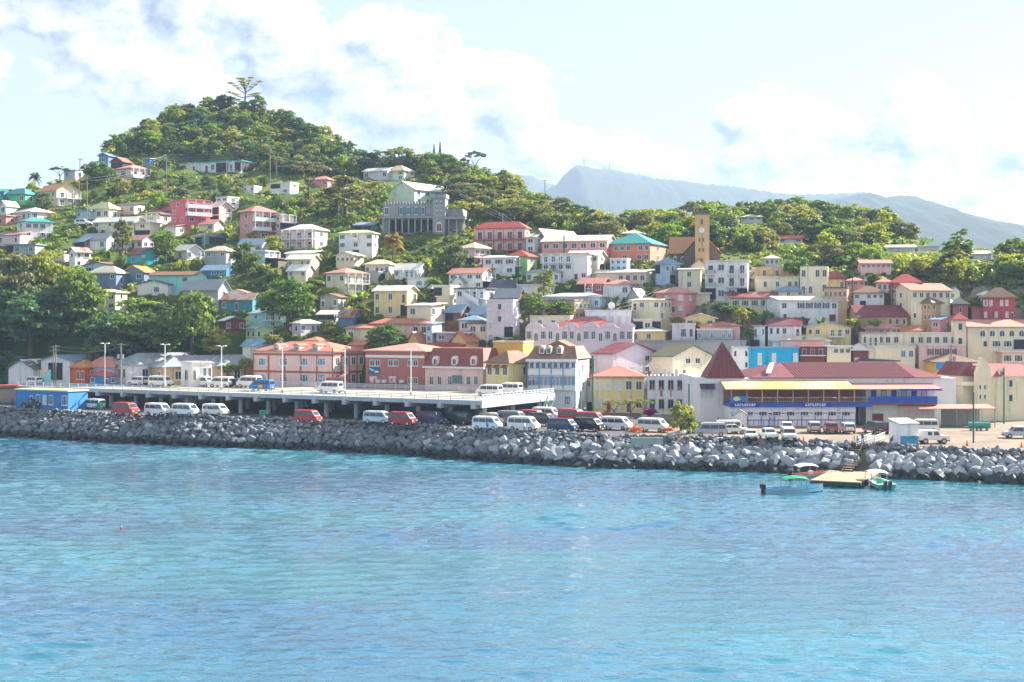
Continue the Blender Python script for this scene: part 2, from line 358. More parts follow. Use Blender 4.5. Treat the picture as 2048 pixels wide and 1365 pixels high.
def add_roof(root, typ, w, d, h, rh, m, wm_, e=.45):
    if typ in ('hip', 'pyr'):
        V = [(-e, -e, h - .14), (w + e, -e, h - .14), (w + e, d + e, h - .14), (-e, d + e, h - .14), (-e, -e, h + .08), (w + e, -e, h + .08), (w + e, d + e, h + .08), (-e, d + e, h + .08)]
        if typ == 'pyr' or abs(w - d) < .6: V += [(w / 2, d / 2, h + rh)]; T = [(4, 5, 8), (5, 6, 8), (6, 7, 8), (7, 4, 8)]
        elif w > d: V += [(d / 2, d / 2, h + rh), (w - d / 2, d / 2, h + rh)]; T = [(4, 5, 9, 8), (5, 6, 9), (6, 7, 8, 9), (7, 4, 8)]
        else: V += [(w / 2, w / 2, h + rh), (w / 2, d - w / 2, h + rh)]; T = [(4, 5, 8), (5, 6, 9, 8), (6, 7, 9), (7, 4, 8, 9)]
        return ob('roof', mesh('roof', V, [(0, 3, 2, 1), (0, 1, 5, 4), (1, 2, 6, 5), (2, 3, 7, 6), (3, 0, 4, 7)] + T, m), root)
    if typ in ('gx', 'gf'):
        L = d if typ == 'gx' else w; s = rh / (L / 2); t = .16; A = (-e, w + e) if typ == 'gx' else (-e, d + e)
        me = []
        for lo, hi in (((-e, h - e * s), (L / 2, h + rh)), ((L + e, h - e * s), (L / 2, h + rh))):
            me.append([lo, hi, (hi[0], hi[1] + t), (lo[0], lo[1] + t)])
        V, Fc = [], []
        for pl in me:
            n0 = len(V)
            for a in A: V += [(a, p[0], p[1]) if typ == 'gx' else (p[0], a, p[1]) for p in pl]
            Fc += [(n0 + 0, n0 + 1, n0 + 2, n0 + 3), (n0 + 7, n0 + 6, n0 + 5, n0 + 4)] + [(n0 + i, n0 + 4 + i, n0 + 4 + (i + 1) % 4, n0 + (i + 1) % 4) for i in range(4)]
        r = ob('roof', mesh('roof', V, Fc, m), root)
        tri = [(0., h), (L, h), (L / 2, h + rh - .02)]
        if typ == 'gx':
            for a0, a1 in ((0, .2), (w - .2, w)): ob('gable', prism('gable', tri, 'x', a0, a1, wm_), root)
        else:
            for a0, a1 in ((0, .2), (d - .2, d)): ob('gable', prism('gable', tri, 'y', a0, a1, wm_), root)
        return r
    if typ == 'shed':
        return ob('roof', hexa('roof', [(-e, -e, h - .1), (w + e, -e, h - .1), (w + e, d + e, h + rh - .1), (-e, d + e, h + rh - .1), (-e, -e, h + .06), (w + e, -e, h + .06), (w + e, d + e, h + rh + .06), (-e, d + e, h + rh + .06)], m), root)
    if typ == 'flat': return ob('roof', bxs('roof', [(-e, w + e, -e, d + e, h - .02, h + .26)], m), root)
    if typ == 'par':
        q_ = .14
        return ob('parapet', bxs('parapet', [(-q_, w + q_, -q_, .22, h - .02, h + .32), (-q_, w + q_, d - .22, d + q_, h - .02, h + .32), (-q_, .22, .22, d - .22, h - .02, h + .32), (w - .22, w + q_, .22, d - .22, h - .02, h + .32), (.22, w - .22, .22, d - .22, h - .3, h - .02)], m), root)
def facade(root, spec, L, h, wallk, side, w, d, o):
    """side: 'f' front, 'r' right, 'l' left. spec: storeys from the top, one letter a bay"""
    fl = spec.split('|'); nf = len(fl); fh = h / nf; fm = o.get('fm'); gm = o.get('gm')
    rz = {'f': 0., 'r': R(90), 'l': R(-90)}[side]
    def at(u, out=0.):                        # along the wall from its left end, seen from outside
        return {'f': (u, -out), 'r': (w + out, u), 'l': (-out, d - u)}[side]
    for i, row in enumerate(fl):
        if not row: continue
        z0 = h - (i + 1) * fh; bw = L / len(row); run = None
        for j, c in enumerate(row + '.'):
            u = (j + .5) * bw
            if run is not None and (j == len(row) or c not in 'bv'):
                a0, a1, k = run; run = None
                x, y = at((a0 + a1) / 2, .62); ln = a1 - a0
                bal = ob('balcony', ubox(o.get('bm', trimm)), root, (x, y, z0 - .12), (0, 0, rz), (ln, 1.24, .16))
                if k == 'b': ob('parapet', bxs('parapet', [(-.5, .5, -.5, -.42, 1., 6.6), (-.5, -.5 + .1 / ln, -.42, .5, 1., 6.6), (.5 - .1 / ln, .5, -.42, .5, 1., 6.6)], o.get('rm', trimm)), bal)
                else: ob('railing', bxs('railing', [(-.5, .5, -.49, -.44, 6., 6.5), (-.5, .5, -.49, -.44, 1.6, 2.0)] + [(-.5 + (q_ + .25) * .5 / ln, -.5 + (q_ + .4) * .5 / ln, -.48, -.45, 1., 6.2) for q_ in range(int(ln / .5))], o.get('rm', trimm)), bal)
                np_ = max(2, int(round(ln / 2.4)) + 1)
                for q_ in range(np_):
                    px_, py_ = at(a0 + .1 + (ln - .2) * q_ / (np_ - 1), 1.14)
                    ob('post', ubox(o.get('pm', trimm)), root, (px_, py_, z0 + .04), (0, 0, rz), (.16, .16, fh - .1))
            if j == len(row): break
            if c in 'bv':
                run = (j * bw, (j + 1) * bw, c) if run is None else (run[0], (j + 1) * bw, run[2])
                x, y = at(u); window(root, 'w' if j % 2 else 'n', x, y, z0 + .06, min(1.3, bw * .5), fh * .72, rz, fm, gm, name='door' if not j % 2 else 'window')
                continue
            if c == '.': continue
            x, y = at(u)
            if c in 'wnWas':
                ww = {'w': min(1.5, bw * .62), 'n': min(.85, bw * .46), 'W': min(2.8, bw * .82), 'a': min(1.5, bw * .6), 's': min(1., bw * .4)}[c]
                hh = fh * (.66 if c == 'a' else .52); zz = z0 + fh * (.14 if c == 'a' else .27)
                wi = window(root, 'a' if c == 'a' else 'W' if c == 'W' else 'w' if c in 'ws' else 'n', x, y, zz, ww, hh, rz, fm, gm)
                if c == 's':
                    for sg in (-1, 1): ob('shutter', ubox(o.get('sm', bluem)), wi, (sg * .78, -.04, 0), (0, 0, 0), (.5, .07, 1))
            elif c == 'l':
                window(root, 'w', x, y, z0 + fh * .28, min(1.5, bw * .6), fh * .5, rz, fm, louvm)
            elif c == 'd': window(root, 'n', x, y, z0 + .05, min(1., bw * .5), fh * .72, rz, fm, o.get('dm', doorm), name='door')
            elif c == 'g': window(root, 'n', x, y, z0 + .05, bw * .8, fh * .75, rz, fm, o.get('dm', doorm), name='garage_door')
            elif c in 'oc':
                ob('bay_shade_panel', pmesh('o', darkm), root, (x - (0 if side == 'f' else 0), y, z0), (0, 0, rz), (bw / .9, 1, fh * .95))  # flat dark panel on the wall, painted as the shade of a recess
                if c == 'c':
                    for t in (-.5, .5):
                        qx, qy = at(u + t * bw * .98, .12); ob('post', ubox(wallm(wallk)), root, (qx, qy, z0 - 1), (0, 0, rz), (.22, .22, fh + 1))
HOUSES = []
def house(name, pL, pC, pR, base, eave, ridge, rt, rc, wk, front, side, th, label, Y=None, d=None, cat='house', zb=None, e=.45, group=None, **o):
    t = R(th); dn = o.get('dpx', 0)
    Yc = Y if Y is not None else Ymap(pC, base)
    c, s = math.cos(t), math.sin(t); fx = lambda p: (p - CX) / F
    Xc = fx(pC) * Yc
    if th >= 0:
        w = (Xc - fx(pL) * Yc) / (c + fx(pL) * s)
        dd = (fx(pR) * Yc - Xc) / (s - fx(pR) * c) if pR > pC + 1 and s - fx(pR) * c > .08 else None
        ox, oy = Xc - w * c, Yc + w * s
    else:
        w = (fx(pR) * Yc - Xc) / (c + fx(pR) * s)
        q_ = -s + fx(pL) * c
        dd = (Xc - fx(pL) * Yc) / q_ if pL < pC - 1 and q_ > .08 else None
        ox, oy = Xc, Yc
    D = d if d else min(18., max(4.5, dd)) if dd else min(11., max(5., w * .8))
    zb_ = HC + (PH - base) * Yc / F if zb is None else zb
    ze = HC + (PH - eave) * Yc / F; h = ze - zb_
    rh = max(.35, (HC + (PH - ridge) * (Yc + (0. if rt == 'gf' else D * .5 * c)) / F) - ze)
    root = empty(name, (ox, oy, zb_), -t, label, cat, group)
    wm_ = wallm(wk); fd = o.get('fd', 3.5)
    ob('wall', mesh('wall', [(0, 0, -fd), (w, 0, -fd), (w, D, -fd), (0, D, -fd), (0, 0, h), (w, 0, h), (w, D, h), (0, D, h)], BF, wm_), root)
    if rt: add_roof(root, rt, w, D, h, rh, roofm(rc), wm_, e if rt != 'par' else .14)
    if front: facade(root, front, w, h, wk, 'f', w, D, o)
    if side and th >= 0: facade(root, side, D, h, wk, 'r', w, D, o)
    if side and th < 0: facade(root, side, D, h, wk, 'l', w, D, o)
    HOUSES.append((pL, pR if pR else pC, base, eave, ridge, Yc, ox, oy, w, D, t, label))
    return dict(root=root, w=w, d=D, h=h, Y=Yc, rh=rh, zb=zb_, ox=ox, oy=oy, t=t)
def fp(hh, px, py):
    """photo pixel -> local (x, z) on the front plane of a building"""
    p = (px - CX) / F; c, s = math.cos(hh['t']), math.sin(hh['t'])
    x = (p * hh['oy'] - hh['ox']) / (c + p * s); Y = hh['oy'] - x * s
    return x, HC + (PH - py) * Y / F - hh['zb']
def fbox(name, m, hh, pa, pb, ya, yb, out=.1, inn=0., parent=None):
    (x0, z1), (x1, z0) = fp(hh, pa, ya), fp(hh, pb, yb)
    z1, z0 = fp(hh, (pa + pb) / 2, ya)[1], fp(hh, (pa + pb) / 2, yb)[1]
    return box(name, m, parent or hh['root'], x0, x1, -out, inn, z0, z1)
def fwin(hh, px, ya, yb, wpx, style='w', fm=None, gm=None, name='window', y=0., pane=True):
    x, z = fp(hh, px, yb); x0, z1 = fp(hh, px - wpx / 2, ya); x1, _ = fp(hh, px + wpx / 2, ya)
    return window(hh['root'], style, x, y, z, x1 - x0, fp(hh, px, ya)[1] - z, 0., fm, gm, pane, name)
# ---------------------------------------------------------------- houses on the hillside: left edge, near corner, right edge, foot row, eave row, ridge row (photo pixels)
H = house
# far left, under the sky
H('house', -14, 8, 8, 402, 383, 379, 'gx', 't', 'tl', 'w', '', 20, 'teal house cut off by the left edge of the photo, beside the bright green one')
H('house', 10, 50, 68, 407, 388, 376, 'hip', 't', 'gn', 'w.w', 'w', 24, 'bright green bungalow with a darker green roof at the far left skyline')
H('house', 74, 113, 158, 412, 380, 367, 'gx', 'o', 'cr', 'w.w|w..', 'vv|vv', 42, 'cream two-storey house with orange roof and stacked corner verandas below the lone palm')
H('house', 128, 150, 158, 357, 341, 337, 'shed', 'b', 'la', 'n.', 'w', 22, 'small mauve cottage with blue-grey roof half hidden by trees near the left skyline')
H('house', 198, 216, 226, 328, 311, 306, 'gf', 'b', 'sl', 'w', '', 22, 'small blue-grey house highest on the left end of the wooded hill')
H('house', 222, 245, 256, 336, 323, 314, 'gf', 'n', 'dr', 'oo', 'o', 22, 'dark timber house with open porch just below the blue-grey hill cottage')
H('house', 288, 300, 306, 329, 318, 315, 'shed', 'w', 'bl', 'w.', 'w', 22, 'tiny bright blue hut with white roof on the hill beside tall trees')
H('house', 232, 262, 297, 355, 336, 328, 'hip', 'p', 'lp', 'W', 'bb', 38, 'pale pink house on tall columns with shallow pink roof and front balcony', stilt=1)
H('house', 0, 12, 16, 430, 410, 402, 'gf', 'w', 'wh', 'w', '', 24, 'white gabled house cropped by the left edge above a salmon wall')
H('house', -10, 12, 19, 448, 432, 430, 'flat', 'p', 'sa', 'd', 'w', 24, 'salmon low house at the left edge under the white gable')
H('house', 25, 62, 106, 440, 423, 414, 'hip', 'w', 'wh', 'w.wn', 'W.W', 40, 'white bungalow with broad pale hip roof directly behind the green-roofed white house')
H('house', 34, 50, 106, 478, 443, 434, 'hip', 't', 'wh', 'w|w', 'WWW.|w.WW', 50, 'white two-storey house with dark green shallow roof and rows of wide windows')
H('house', 178, 218, 225, 438, 417, 404, 'hip', 'y', 'cr', '.ww', 'w', 26, 'cream house with pale yellow-green hip roof behind the forked utility pole')
H('house', 153, 180, 184, 437, 422, 418, 'flat', 'b', 'lb', 'w.d', '', 20, 'low pale blue annex left of the yellow-green hip roof')
H('house', 220, 268, 276, 427, 410, 404, 'shed', 'G', 'lp', 'w.w.w', 'w', 26, 'light pink bungalow with dark slate lean-to roof below the pale tree')
H('house', 306, 342, 361, 436, 420, 410, 'gx', 'R', 'sl', 'w.', 'w', 30, 'slate blue gabled house with red roof touching the hot pink apartment block')
H('house', 275, 320, 338, 447, 428, 423, 'hip', 'n', 'cr', 'w.bb', 'w', 28, 'cream house with brown flat-pitched roof and small central balcony')
H('house', 186, 268, 288, 468, 442, 434, 'gx', 'w', 'cr', 'w.nw.W|ww..o.', 'W|o', 24, 'long cream house with pale roof behind the yellow-green tree with the bare trunk')
H('house', 270, 300, 304, 472, 446, 442, 'flat', 'w', 'cr', 'w|o', '', 22, 'narrow cream wing right of the long pale-roofed house')
H('hut', 149, 168, 195, 496, 483, 475, 'gx', 'b', 'br', 'o', 'w.', 44, 'brown timber hut with shiny grey metal roof among banana plants', cat='hut')
H('house', 160, 213, 236, 500, 478, 467, 'gx', 'g', 'wh', 'w.w', 'w', 30, 'white gabled house with grey roof right behind the brown timber hut')
H('house', 236, 285, 302, 498, 480, 471, 'gx', 'p', 'wh', 'w.dw', 'ww', 28, 'white house with faded red roof behind the tree with the bare trunk')
H('house', -8, 40, 43, 491, 470, 461, 'shed', 'k', 'lp', 'w.n', '', 18, 'pinkish grey house with rusty roof cropped by the left edge')
H('house', 13, 70, 74, 508, 490, 487, 'flat', 'b', 'gr', 'oW.W', '', 12, 'low grey house with flat blue roof edge above the big left trees')
H('house', 254, 280, 318, 530, 508, 496, 'gx', 'r', 'tq', 'w', 'l.w|..n', 46, 'bright turquoise house with dark maroon roof among banana plants')
H('house', 138, 150, 160, 535, 503, 495, 'gf', 'k', 'wh', 'n|.', 'nw|n.', 40, 'narrow tall white house with rusty gable at the edge of the big left trees')
H('house', 166, 222, 238, 547, 531, 524, 'gf', 'n', 'lb', 'WW', 'w', 24, 'pale blue house with wide low gable behind the grey hip roof')
H('house', 178, 232, 241, 578, 546, 532, 'hip', 'l', 'sl', 'w..w|...', 'n', 20, 'slate blue house with beige ribbed hip roof above a rusty lean-to')
H('house', 180, 231, 236, 621, 585, 579, 'hip', 'c', 'cr', 'o.w|d.w', 'n|n', 20, 'cream two-storey house with blue-shadowed porch among the dark left trees')
H('hut', 248, 288, 300, 563, 544, 532, 'gf', 'o', 'sl', '.w', 'n', 22, 'grey-blue hut with orange front gable behind two wooden poles', cat='hut')
H('house', 275, 336, 344, 590, 569, 561, 'gf', 'G', 'wh', '..W.', 'w', 16, 'white bungalow with dark low gable and one long louvred window')
H('house', 300, 394, 402, 588, 550, 544, 'gx', 'n', 'aq', '....W.|.....n', 'n', 16, 'large pale aqua house with thin brown roof line')
H('house', 366, 436, 451, 620, 578, 560, 'gx', 'g', 'gr', '...|..w', 'n|w', 24, 'grey house with big plain blue-grey roof and a tall cream gable end')
H('house', 442, 505, 512, 622, 599, 587, 'gx', 'k', 'tl', 'w.d..', '', 14, 'dark teal shack under a rust-streaked corrugated roof with a red door')
H('house', 452, 490, 495, 594, 585, 580, 'gf', 'k', 'wh', 'WW', '', 14, 'white cottage gable peeping over the rust-streaked roof')
H('house', 498, 526, 577, 656, 627, 619, 'gx', 'g', 'aq', 'w|.', 'vvv.|.w.w', 54, 'aqua house with pale metal roof and arched white veranda')
H('hut', 438, 450, 490, 662, 642, 634, 'gx', 'g', 'dr', '.', 'w.w', 60, 'dark red-brown wooden hut on stilts among the trees', cat='hut')
H('hut', 492, 512, 540, 680, 658, 652, 'gx', 'g', 'lg', 'nn', 'n.w', 46, 'lime green hut with white corner boards and grey roof', cat='hut')
H('house', 485, 545, 556, 708, 692, 680, 'gx', 'b', 'pg', '..w.', '.', 20, 'pale green low house with plain blue-grey roof behind the pink dormered building')
H('house', 584, 602, 640, 668, 647, 639, 'hip', 'w', 'la', 'n', 'w.ww', 44, 'lavender white bungalow with pale roof below the big dark mango tree')
H('hut', 404, 452, 461, 552, 540, 531, 'gx', 'b', 'bl', '.ww', '', 20, 'blue wooden hut with grey metal roof deep in the shade of trees', cat='hut')
H('house', 410, 452, 461, 530, 502, 492, 'hip', 'c', 'gr', 'w.w|...', 'n|', 22, 'grey house with cream hip roof standing behind tall utility poles')
H('house', 346, 374, 402, 520, 500, 490, 'gx', 'w', 'wh', 'w', 'w.b', 44, 'small white house with white roof and balcony right of the leafy breadfruit tree')
H('hut', 390, 432, 442, 491, 473, 467, 'gx', 'G', 'tl', 'o.o', 'o', 24, 'ramshackle dark teal shack below the hot pink apartment block', cat='hut')
H('house', 478, 524, 530, 505, 489, 478, 'gx', 'b', 'wh', '..W', '', 16, 'white house with plain blue-grey roof under the pink hotel')
H('house', 505, 530, 545, 528, 503, 498, 'flat', 'w', 'lb', 'w.|..', 'v|o', 30, 'pale blue house with small side porch among yellow-green shrubs')
# middle left, large pink blocks
h_ = H('apartment_block', 342, 371, 420, 462, 400, 396, 'par', 'P', 'hp', 'w|w.|ww|..', 'bb|bb|ww|n.', 48, 'hot pink four-storey apartment block with white balcony fronts', cat='building')
H('house', 420, 438, 457, 445, 413, 404, 'gx', 'l', 'lp', 'o|o', '.w|.w', 40, 'pale pink two-storey house with beige ribbed roof attached to the hot pink block')
H('house', 432, 455, 468, 420, 395, 390, 'par', 'w', 'wh', 'ww|w.|ww', 'w|w|w', 34, 'white blocky house in steps just above the hot pink block')
hotel = H('hotel', 480, 505, 552, 480, 423, 411, 'hip', 'P', 'pk', 'w|w|.', 'bbb|bbb|.g.', 46, 'tall pink three-storey hotel with white balconies and a triangle emblem', cat='hotel', e=.7)
H('house', 552, 560, 573, 474, 430, 427, 'flat', 'w', 'lp', 'w|w|.', 'v|o|.', 46, 'narrow pale pink wing with an open top porch right of the pink hotel')
H('house', 568, 630, 655, 497, 459, 448, 'hip', 'w', 'lp', 'vvv|vvv', 'w|w', 24, 'pale pink house with white hip roof and two full-width verandas')
H('villa', 358, 482, 497, 344, 322, 318, 'flat', 't', 'wh', 'W.v.dwoovo', 'o', 20, 'long low white villa with flat roof alone on the hillside under the forest', cat='villa', d=8)
H('villa', 541, 580, 596, 387, 366, 358, 'par', 'w', 'wh', 'o.|.w', 'w|.', 26, 'white stepped villa with curved terrace walls beside the tall power pole', cat='villa')
H('house', 487, 508, 514, 384, 373, 370, 'par', 'w', 'wh', 'w.w', '', 20, 'tiny white flat-roofed house left of the stepped white villa')
H('house', 622, 655, 668, 373, 359, 352, 'hip', 'p', 'pk', 'w.w', 'w', 24, 'faded pink bungalow behind the large umbrella tree')
H('house', 727, 775, 788, 358, 341, 336, 'gx', 'w', 'la', 'w..w', 'w', 24, 'pale lavender house left of the mint green one at the forest edge')
H('house', 768, 808, 829, 360, 341, 330, 'hip', 'c', 'pg', 'w.W|..w', 'ww|w', 30, 'mint green two-storey house with pale hip roof at the forest edge')
H('school', 782, 829, 868, 408, 378, 362, 'gf', 'w', 'pg', 'l.l|...', 'wwwwww|nnnnnn', 34, 'pale green gabled hall with a long sunlit row of windows above the castle', cat='building', d=24)
H('shed', 708, 744, 750, 464, 450, 443, 'shed', 'b', 'lb', 'oo', '', 16, 'small pale blue shed with open louvres beside the castle', cat='shed')
H('house', 678, 745, 752, 514, 466, 460, 'hip', 'y', 'wh', 'W.b.W|W.w.W|..o..', 'w|w|', 14, 'white three-storey box house with pale green roof left of the yellow palm')
H('house', 916, 949, 981, 531, 496, 484, 'hip', 'c', 'lp', 'w|o', 'www|odo', 42, 'pale pink house with tan hip roof next to the leafy dark tree')
H('veranda_house', 950, 1050, 1058, 502, 456, 443, 'hip', 'R', 'lp', 'vvvvv|vvvvv', 'w|w', 16, 'two-storey verandaed building with bright red roof and red-brown railings', cat='building', rm=wallm('rd'), pm=wallm('rd'), bm=wallm('rd'))
H('house', 1052, 1070, 1080, 506, 474, 469, 'gx', 'l', 'wh', 'w|w', 'w|w', 30, 'small white annex at the right end of the red-roofed veranda building')
H('chapel', 1068, 1090, 1108, 502, 473, 458, 'gf', 'p', 'st', '.a.|...', 'n.|.n', 36, 'grey stone chapel with faded red gable roof behind the long rose building', cat='chapel', d=15)
H('school', 1084, 1214, 1231, 522, 481, 471, 'gx', 'l', 'pk', 'wwwwwww|.......', 'ww|ww', 20, 'long rose pink two-storey school with pale straight roof', cat='school')
H('hall', 1214, 1300, 1331, 524, 487, 465, 'hip', 't', 'sa', '.www.ww|..w.ww', 'w|w', 24, 'salmon building with green hip roofs left of the church', cat='building')
H('house', 1220, 1254, 1260, 542, 519, 517, 'par', 'w', 'lb', 'nww|nww', '', 14, 'small white cube house with blue-framed windows below the green roofs')
H('house', 966, 1030, 1041, 550, 515, 510, 'shed', 'w', 'wh', 'wWW|..w', 'v|o', 20, 'white two-storey house with flat pale roof right of the tan hip roof')
H('house', 1012, 1055, 1070, 545, 513, 500, 'pyr', 'R', 'lg', 'w.|..', 'w|w', 30, 'green-walled house with bright red pyramid roof')
H('house', 1135, 1196, 1211, 541, 511, 502, 'gx', 'w', 'cr', 'w.ww|....', 'w|w', 22, 'cream house with white roof just under the long rose school')
H('house', 1084, 1175, 1188, 560, 508, 505, 'flat', 'c', 'wh', 'vvvv..|wWwW..|..w.dw', 'w|w|w', 18, 'tall white three-storey house with a brown-edged balcony under the rose school')
H('house', 1192, 1292, 1316, 568, 545, 540, 'gx', 'w', 'cr', '...wwww', 'w', 22, 'long low cream house with straight white roof below the green-roofed salmon building')
H('house', 898, 965, 981, 578, 546, 537, 'gx', 'p', 'wh', 'w.ww|...w', 'v|o', 26, 'white house with faded red roof and a corner balcony, above the stair house')
H('hut', 952, 988, 998, 549, 538, 530, 'gx', 'k', 'cr', '..', 'w', 26, 'cream hut with rust-striped roof tucked behind a faded red roof', cat='hut')
H('house', 1157, 1205, 1220, 585, 567, 557, 'gx', 'p', 'rd', 'ovw', 'w', 24, 'small dark red house with pale red roof and white porch')
H('house', 1206, 1259, 1277, 592, 569, 559, 'hip', 'p', 'wh', 'l.w', 'ww', 28, 'white cottage with light red hip roof beside the power lines')
H('house', 1053, 1118, 1129, 566, 544, 538, 'hip', 'g', 'wh', 'W.W.ww', 'w', 20, 'white bungalow with grey roof behind the ivy-covered column of green')
H('house', 979, 1026, 1033, 588, 575, 561, 'gx', 'G', 'wh', '...', '', 20, 'low house whose roof is half dark half light grey metal')
H('house', 1032, 1095, 1113, 590, 571, 568, 'flat', 'w', 'wh', 'd..', 'www', 24, 'low white house with blue-green side under the ivy-covered column')
stairh = H('house', 912, 972, 989, 618, 578, 575, 'flat', 'G', 'wh', 'wwvv|....', 'w|.', 22, 'white house with dark flat roof and an outside staircase across its front')
H('house', 990, 1036, 1046, 612, 594, 578, 'gx', 'g', 'br', '...', '', 20, 'brown house under a ribbed grey roof behind the tall lavender block')
H('house', 1088, 1200, 1217, 615, 593, 586, 'hip', 'w', 'lb', 'w.w..aaa', 'ww', 20, 'pale blue house with white hip roof and three dark arched windows')
H('office_block', 973, 1026, 1036, 676, 602, 588, 'par', 'w', 'la', 'lnl|lnl|l.o', '.|.|.', 18, 'tall lavender grey block with beige shutters and a small pediment', cat='building')
H('house', 1086, 1149, 1181, 642, 602, 600, 'par', 'k', 'ta', '....|....', 'wwww|wwww', 34, 'old brick building smothered in ivy with a row of side windows')
H('house', 1060, 1140, 1150, 662, 634, 630, 'par', 'c', 'by', '.w.w.n', '', 14, 'low cream building under the ivy-covered brick house')
H('shop', 1170, 1262, 1264, 662, 623, 614, 'par', 'w', 'wh', 'llllll', '', 6, 'white parapet building with a row of pale shutters and a satellite dish', cat='building')
H('house', 1312, 1368, 1392, 627, 586, 573, 'hip', 'p', 'pk', '.l.l|..dl', 'l|.', 30, 'dusty pink two-storey house with light red hip roof')
H('house', 1263, 1320, 1349, 642, 600, 595, 'shed', 'c', 'cr', 'dw.w|....', 'nnnn|w..w', 34, 'cream two-storey house with a strongly sunlit side right of the satellite dish')
H('house', 1311, 1340, 1360, 568, 528, 514, 'pyr', 'b', 'lb', 'o.w|...', 'nn|o.', 34, 'pale blue house with pointed grey-blue roof left of the church')
H('house', 1357, 1400, 1411, 580, 539, 536, 'shed', 'w', 'cr', '.w.|.w.', '', 12, 'plain pale cream block with two tiny windows below the church')
H('house', 1382, 1413, 1416, 545, 533, 520, 'gf', 'p', 'cr', '.ww.', '', 12, 'cream gable with red roof edge between church and apartment block')
H('apartment_block', 1411, 1495, 1504, 600, 523, 517, 'flat', 'l', 'wh', 'bwvb|bwvb|owwo', 'n|n|n', 12, 'white and grey three-storey apartment block with barred balconies right below the church', cat='building', rm=wallm('gr'))
# right of the church
H('ruin', 1512, 1598, 1600, 577, 556, 553, 'par', 'c', 'by', '.a.a.aa', '', 6, 'long yellow wall with four blue-grey arched windows', cat='ruin', d=5)
H('ruin', 1510, 1598, 1600, 560, 534, 532, None, 'c', 'ta', '.w.w..n', '', 6, 'stained roofless stone wall above the four arched windows', cat='ruin', d=.8, Y=Ymap(1600, 577) + 6)
H('ruin', 1600, 1656, 1667, 592, 533, 531, None, 'c', 'by', 'w.ww|aa.w', 'n|n', 14, 'roofless yellow ruin with an arched doorway right of the dark round tree', cat='ruin', d=7)
H('house', 1655, 1690, 1694, 585, 557, 540, 'hip', 'r', 'ye', '..w', '', 10, 'ochre house with dark red hip roof peeping right of the roofless yellow ruin')
H('house', 1460, 1462, 1556, 618, 596, 585, 'gx', 'r', 'cr', 'WWWWW', '', -4, 'low cream house with long maroon roof and a louvred lantern on top', d=9)
H('house', 1548, 1606, 1611, 594, 582, 573, 'hip', 'b', 'cr', 'w.w.w', '', 8, 'cream house with pale blue-grey roof below the four arched windows')
H('hall', 1552, 1560, 1693, 645, 601, 594, 'gx', 'w', 'wh', 'w.ssssww|n....g.', '.|.', -14, 'long white hall with dark purple shutters behind banana plants', cat='building', sm=mat('purple_shutter', lin('5a5470')), d=9)
H('house', 1648, 1694, 1708, 625, 577, 574, 'par', 'G', 'oc', 'wnwnw|.....', 'n|n', 18, 'weathered ochre block with dark parapet and five close-set windows')
H('house', 1708, 1768, 1777, 615, 586, 572, 'hip', 'n', 'wh', 'W.www|.o...', 'w|o', 12, 'white house with brown hip roof and three joined windows left of the tall brick house')
H('house', 1692, 1730, 1736, 585, 562, 555, 'hip', 'p', 'pk', 'www|...', '', 10, 'hazy pink house with pale roof beside the two dark poles')
H('house', 1754, 1785, 1792, 585, 565, 556, 'hip', 'p', 'wh', 'www', '', 10, 'hazy white bungalow with pink roof left of the tall brick house')
H('townhouse', 1784, 1842, 1852, 618, 566, 548, 'hip', 'R', 'br', 'w.w|w.w|w..', 'w|w|', 10, 'tall brown brick house with red hip roof and white corner stones', cat='house')
H('house', 1812, 1823, 1901, 642, 581, 568, 'gx', 'P', 'by', 'wwwwww|......|n.n...', 'n|n|n', -16, 'long cream stained building with red roof in front of the brick house', d=8)
H('house', 1832, 1862, 1911, 645, 606, 591, 'hip', 'n', 'oc', 'nnnn|nnnn', 'w.w.W|w.w.ww', 46, 'brown and pink two-storey house with a brown hip roof')
H('house', 1906, 1936, 1943, 632, 609, 594, 'pyr', 'G', 'bk', '.n.', '', 12, 'dark red brick cottage with steep black roof')
H('house', 1900, 1920, 1924, 600, 584, 574, 'gf', 'b', 'pg', 'w.', '', 10, 'hazy pale house behind the long red-roofed cream building')
H('house', 1966, 2030, 2048, 642, 595, 575, 'hip', 'n', 'rd', 'sl.ll.|l.l.ld', 'w|w', 16, 'big brick red two-storey house with white windows at the right edge', cat='house', sm=trimm)
H('house', 1944, 1966, 1968, 632, 616, 613, 'flat', 'r', 'bk', '..', '', 8, 'low red brick wing left of the big brick red house')
H('house', 1862, 1880, 1919, 660, 640, 633, 'gx', 'b', 'pk', 'w', '.w..', 46, 'small dusty pink house with pale blue roof edge in front of the brown hip roof')
H('house', 1716, 1718, 1815, 655, 633, 612, 'gx', 'r', 'ta', '....nnn', '', -4, 'long low stone house with maroon roof and one skylight behind banana plants', d=9)
H('house', 1730, 1795, 1801, 668, 657, 645, 'hip', 'p', 'pk', '..www', '', 8, 'pink low house with light red hip roof above the cream terraces')
H('house', 1800, 1842, 1850, 670, 661, 653, 'gx', 'P', 'sa', '...', '', 12, 'orange-pink low gable house right of the pink hip roof')
H('terrace', 1768, 1915, 1922, 694, 668, 665, 'par', 'w', 'cr', 'ww.nwwwww', '', 5, 'long cream terrace with a plain parapet and dark balcony rail', cat='building', d=10)
H('house', 1724, 1768, 1772, 694, 667, 663, 'flat', 'g', 'cr', 'nvvw', '', 5, 'cream house with open balcony left of the long parapet terrace')
H('terrace', 1838, 1930, 1938, 718, 692, 689, 'par', 'w', 'lp', '.ssss.', '', 5, 'cream building with maroon pilasters and narrow framed windows', cat='building', d=10, sm=wallm('dr'))
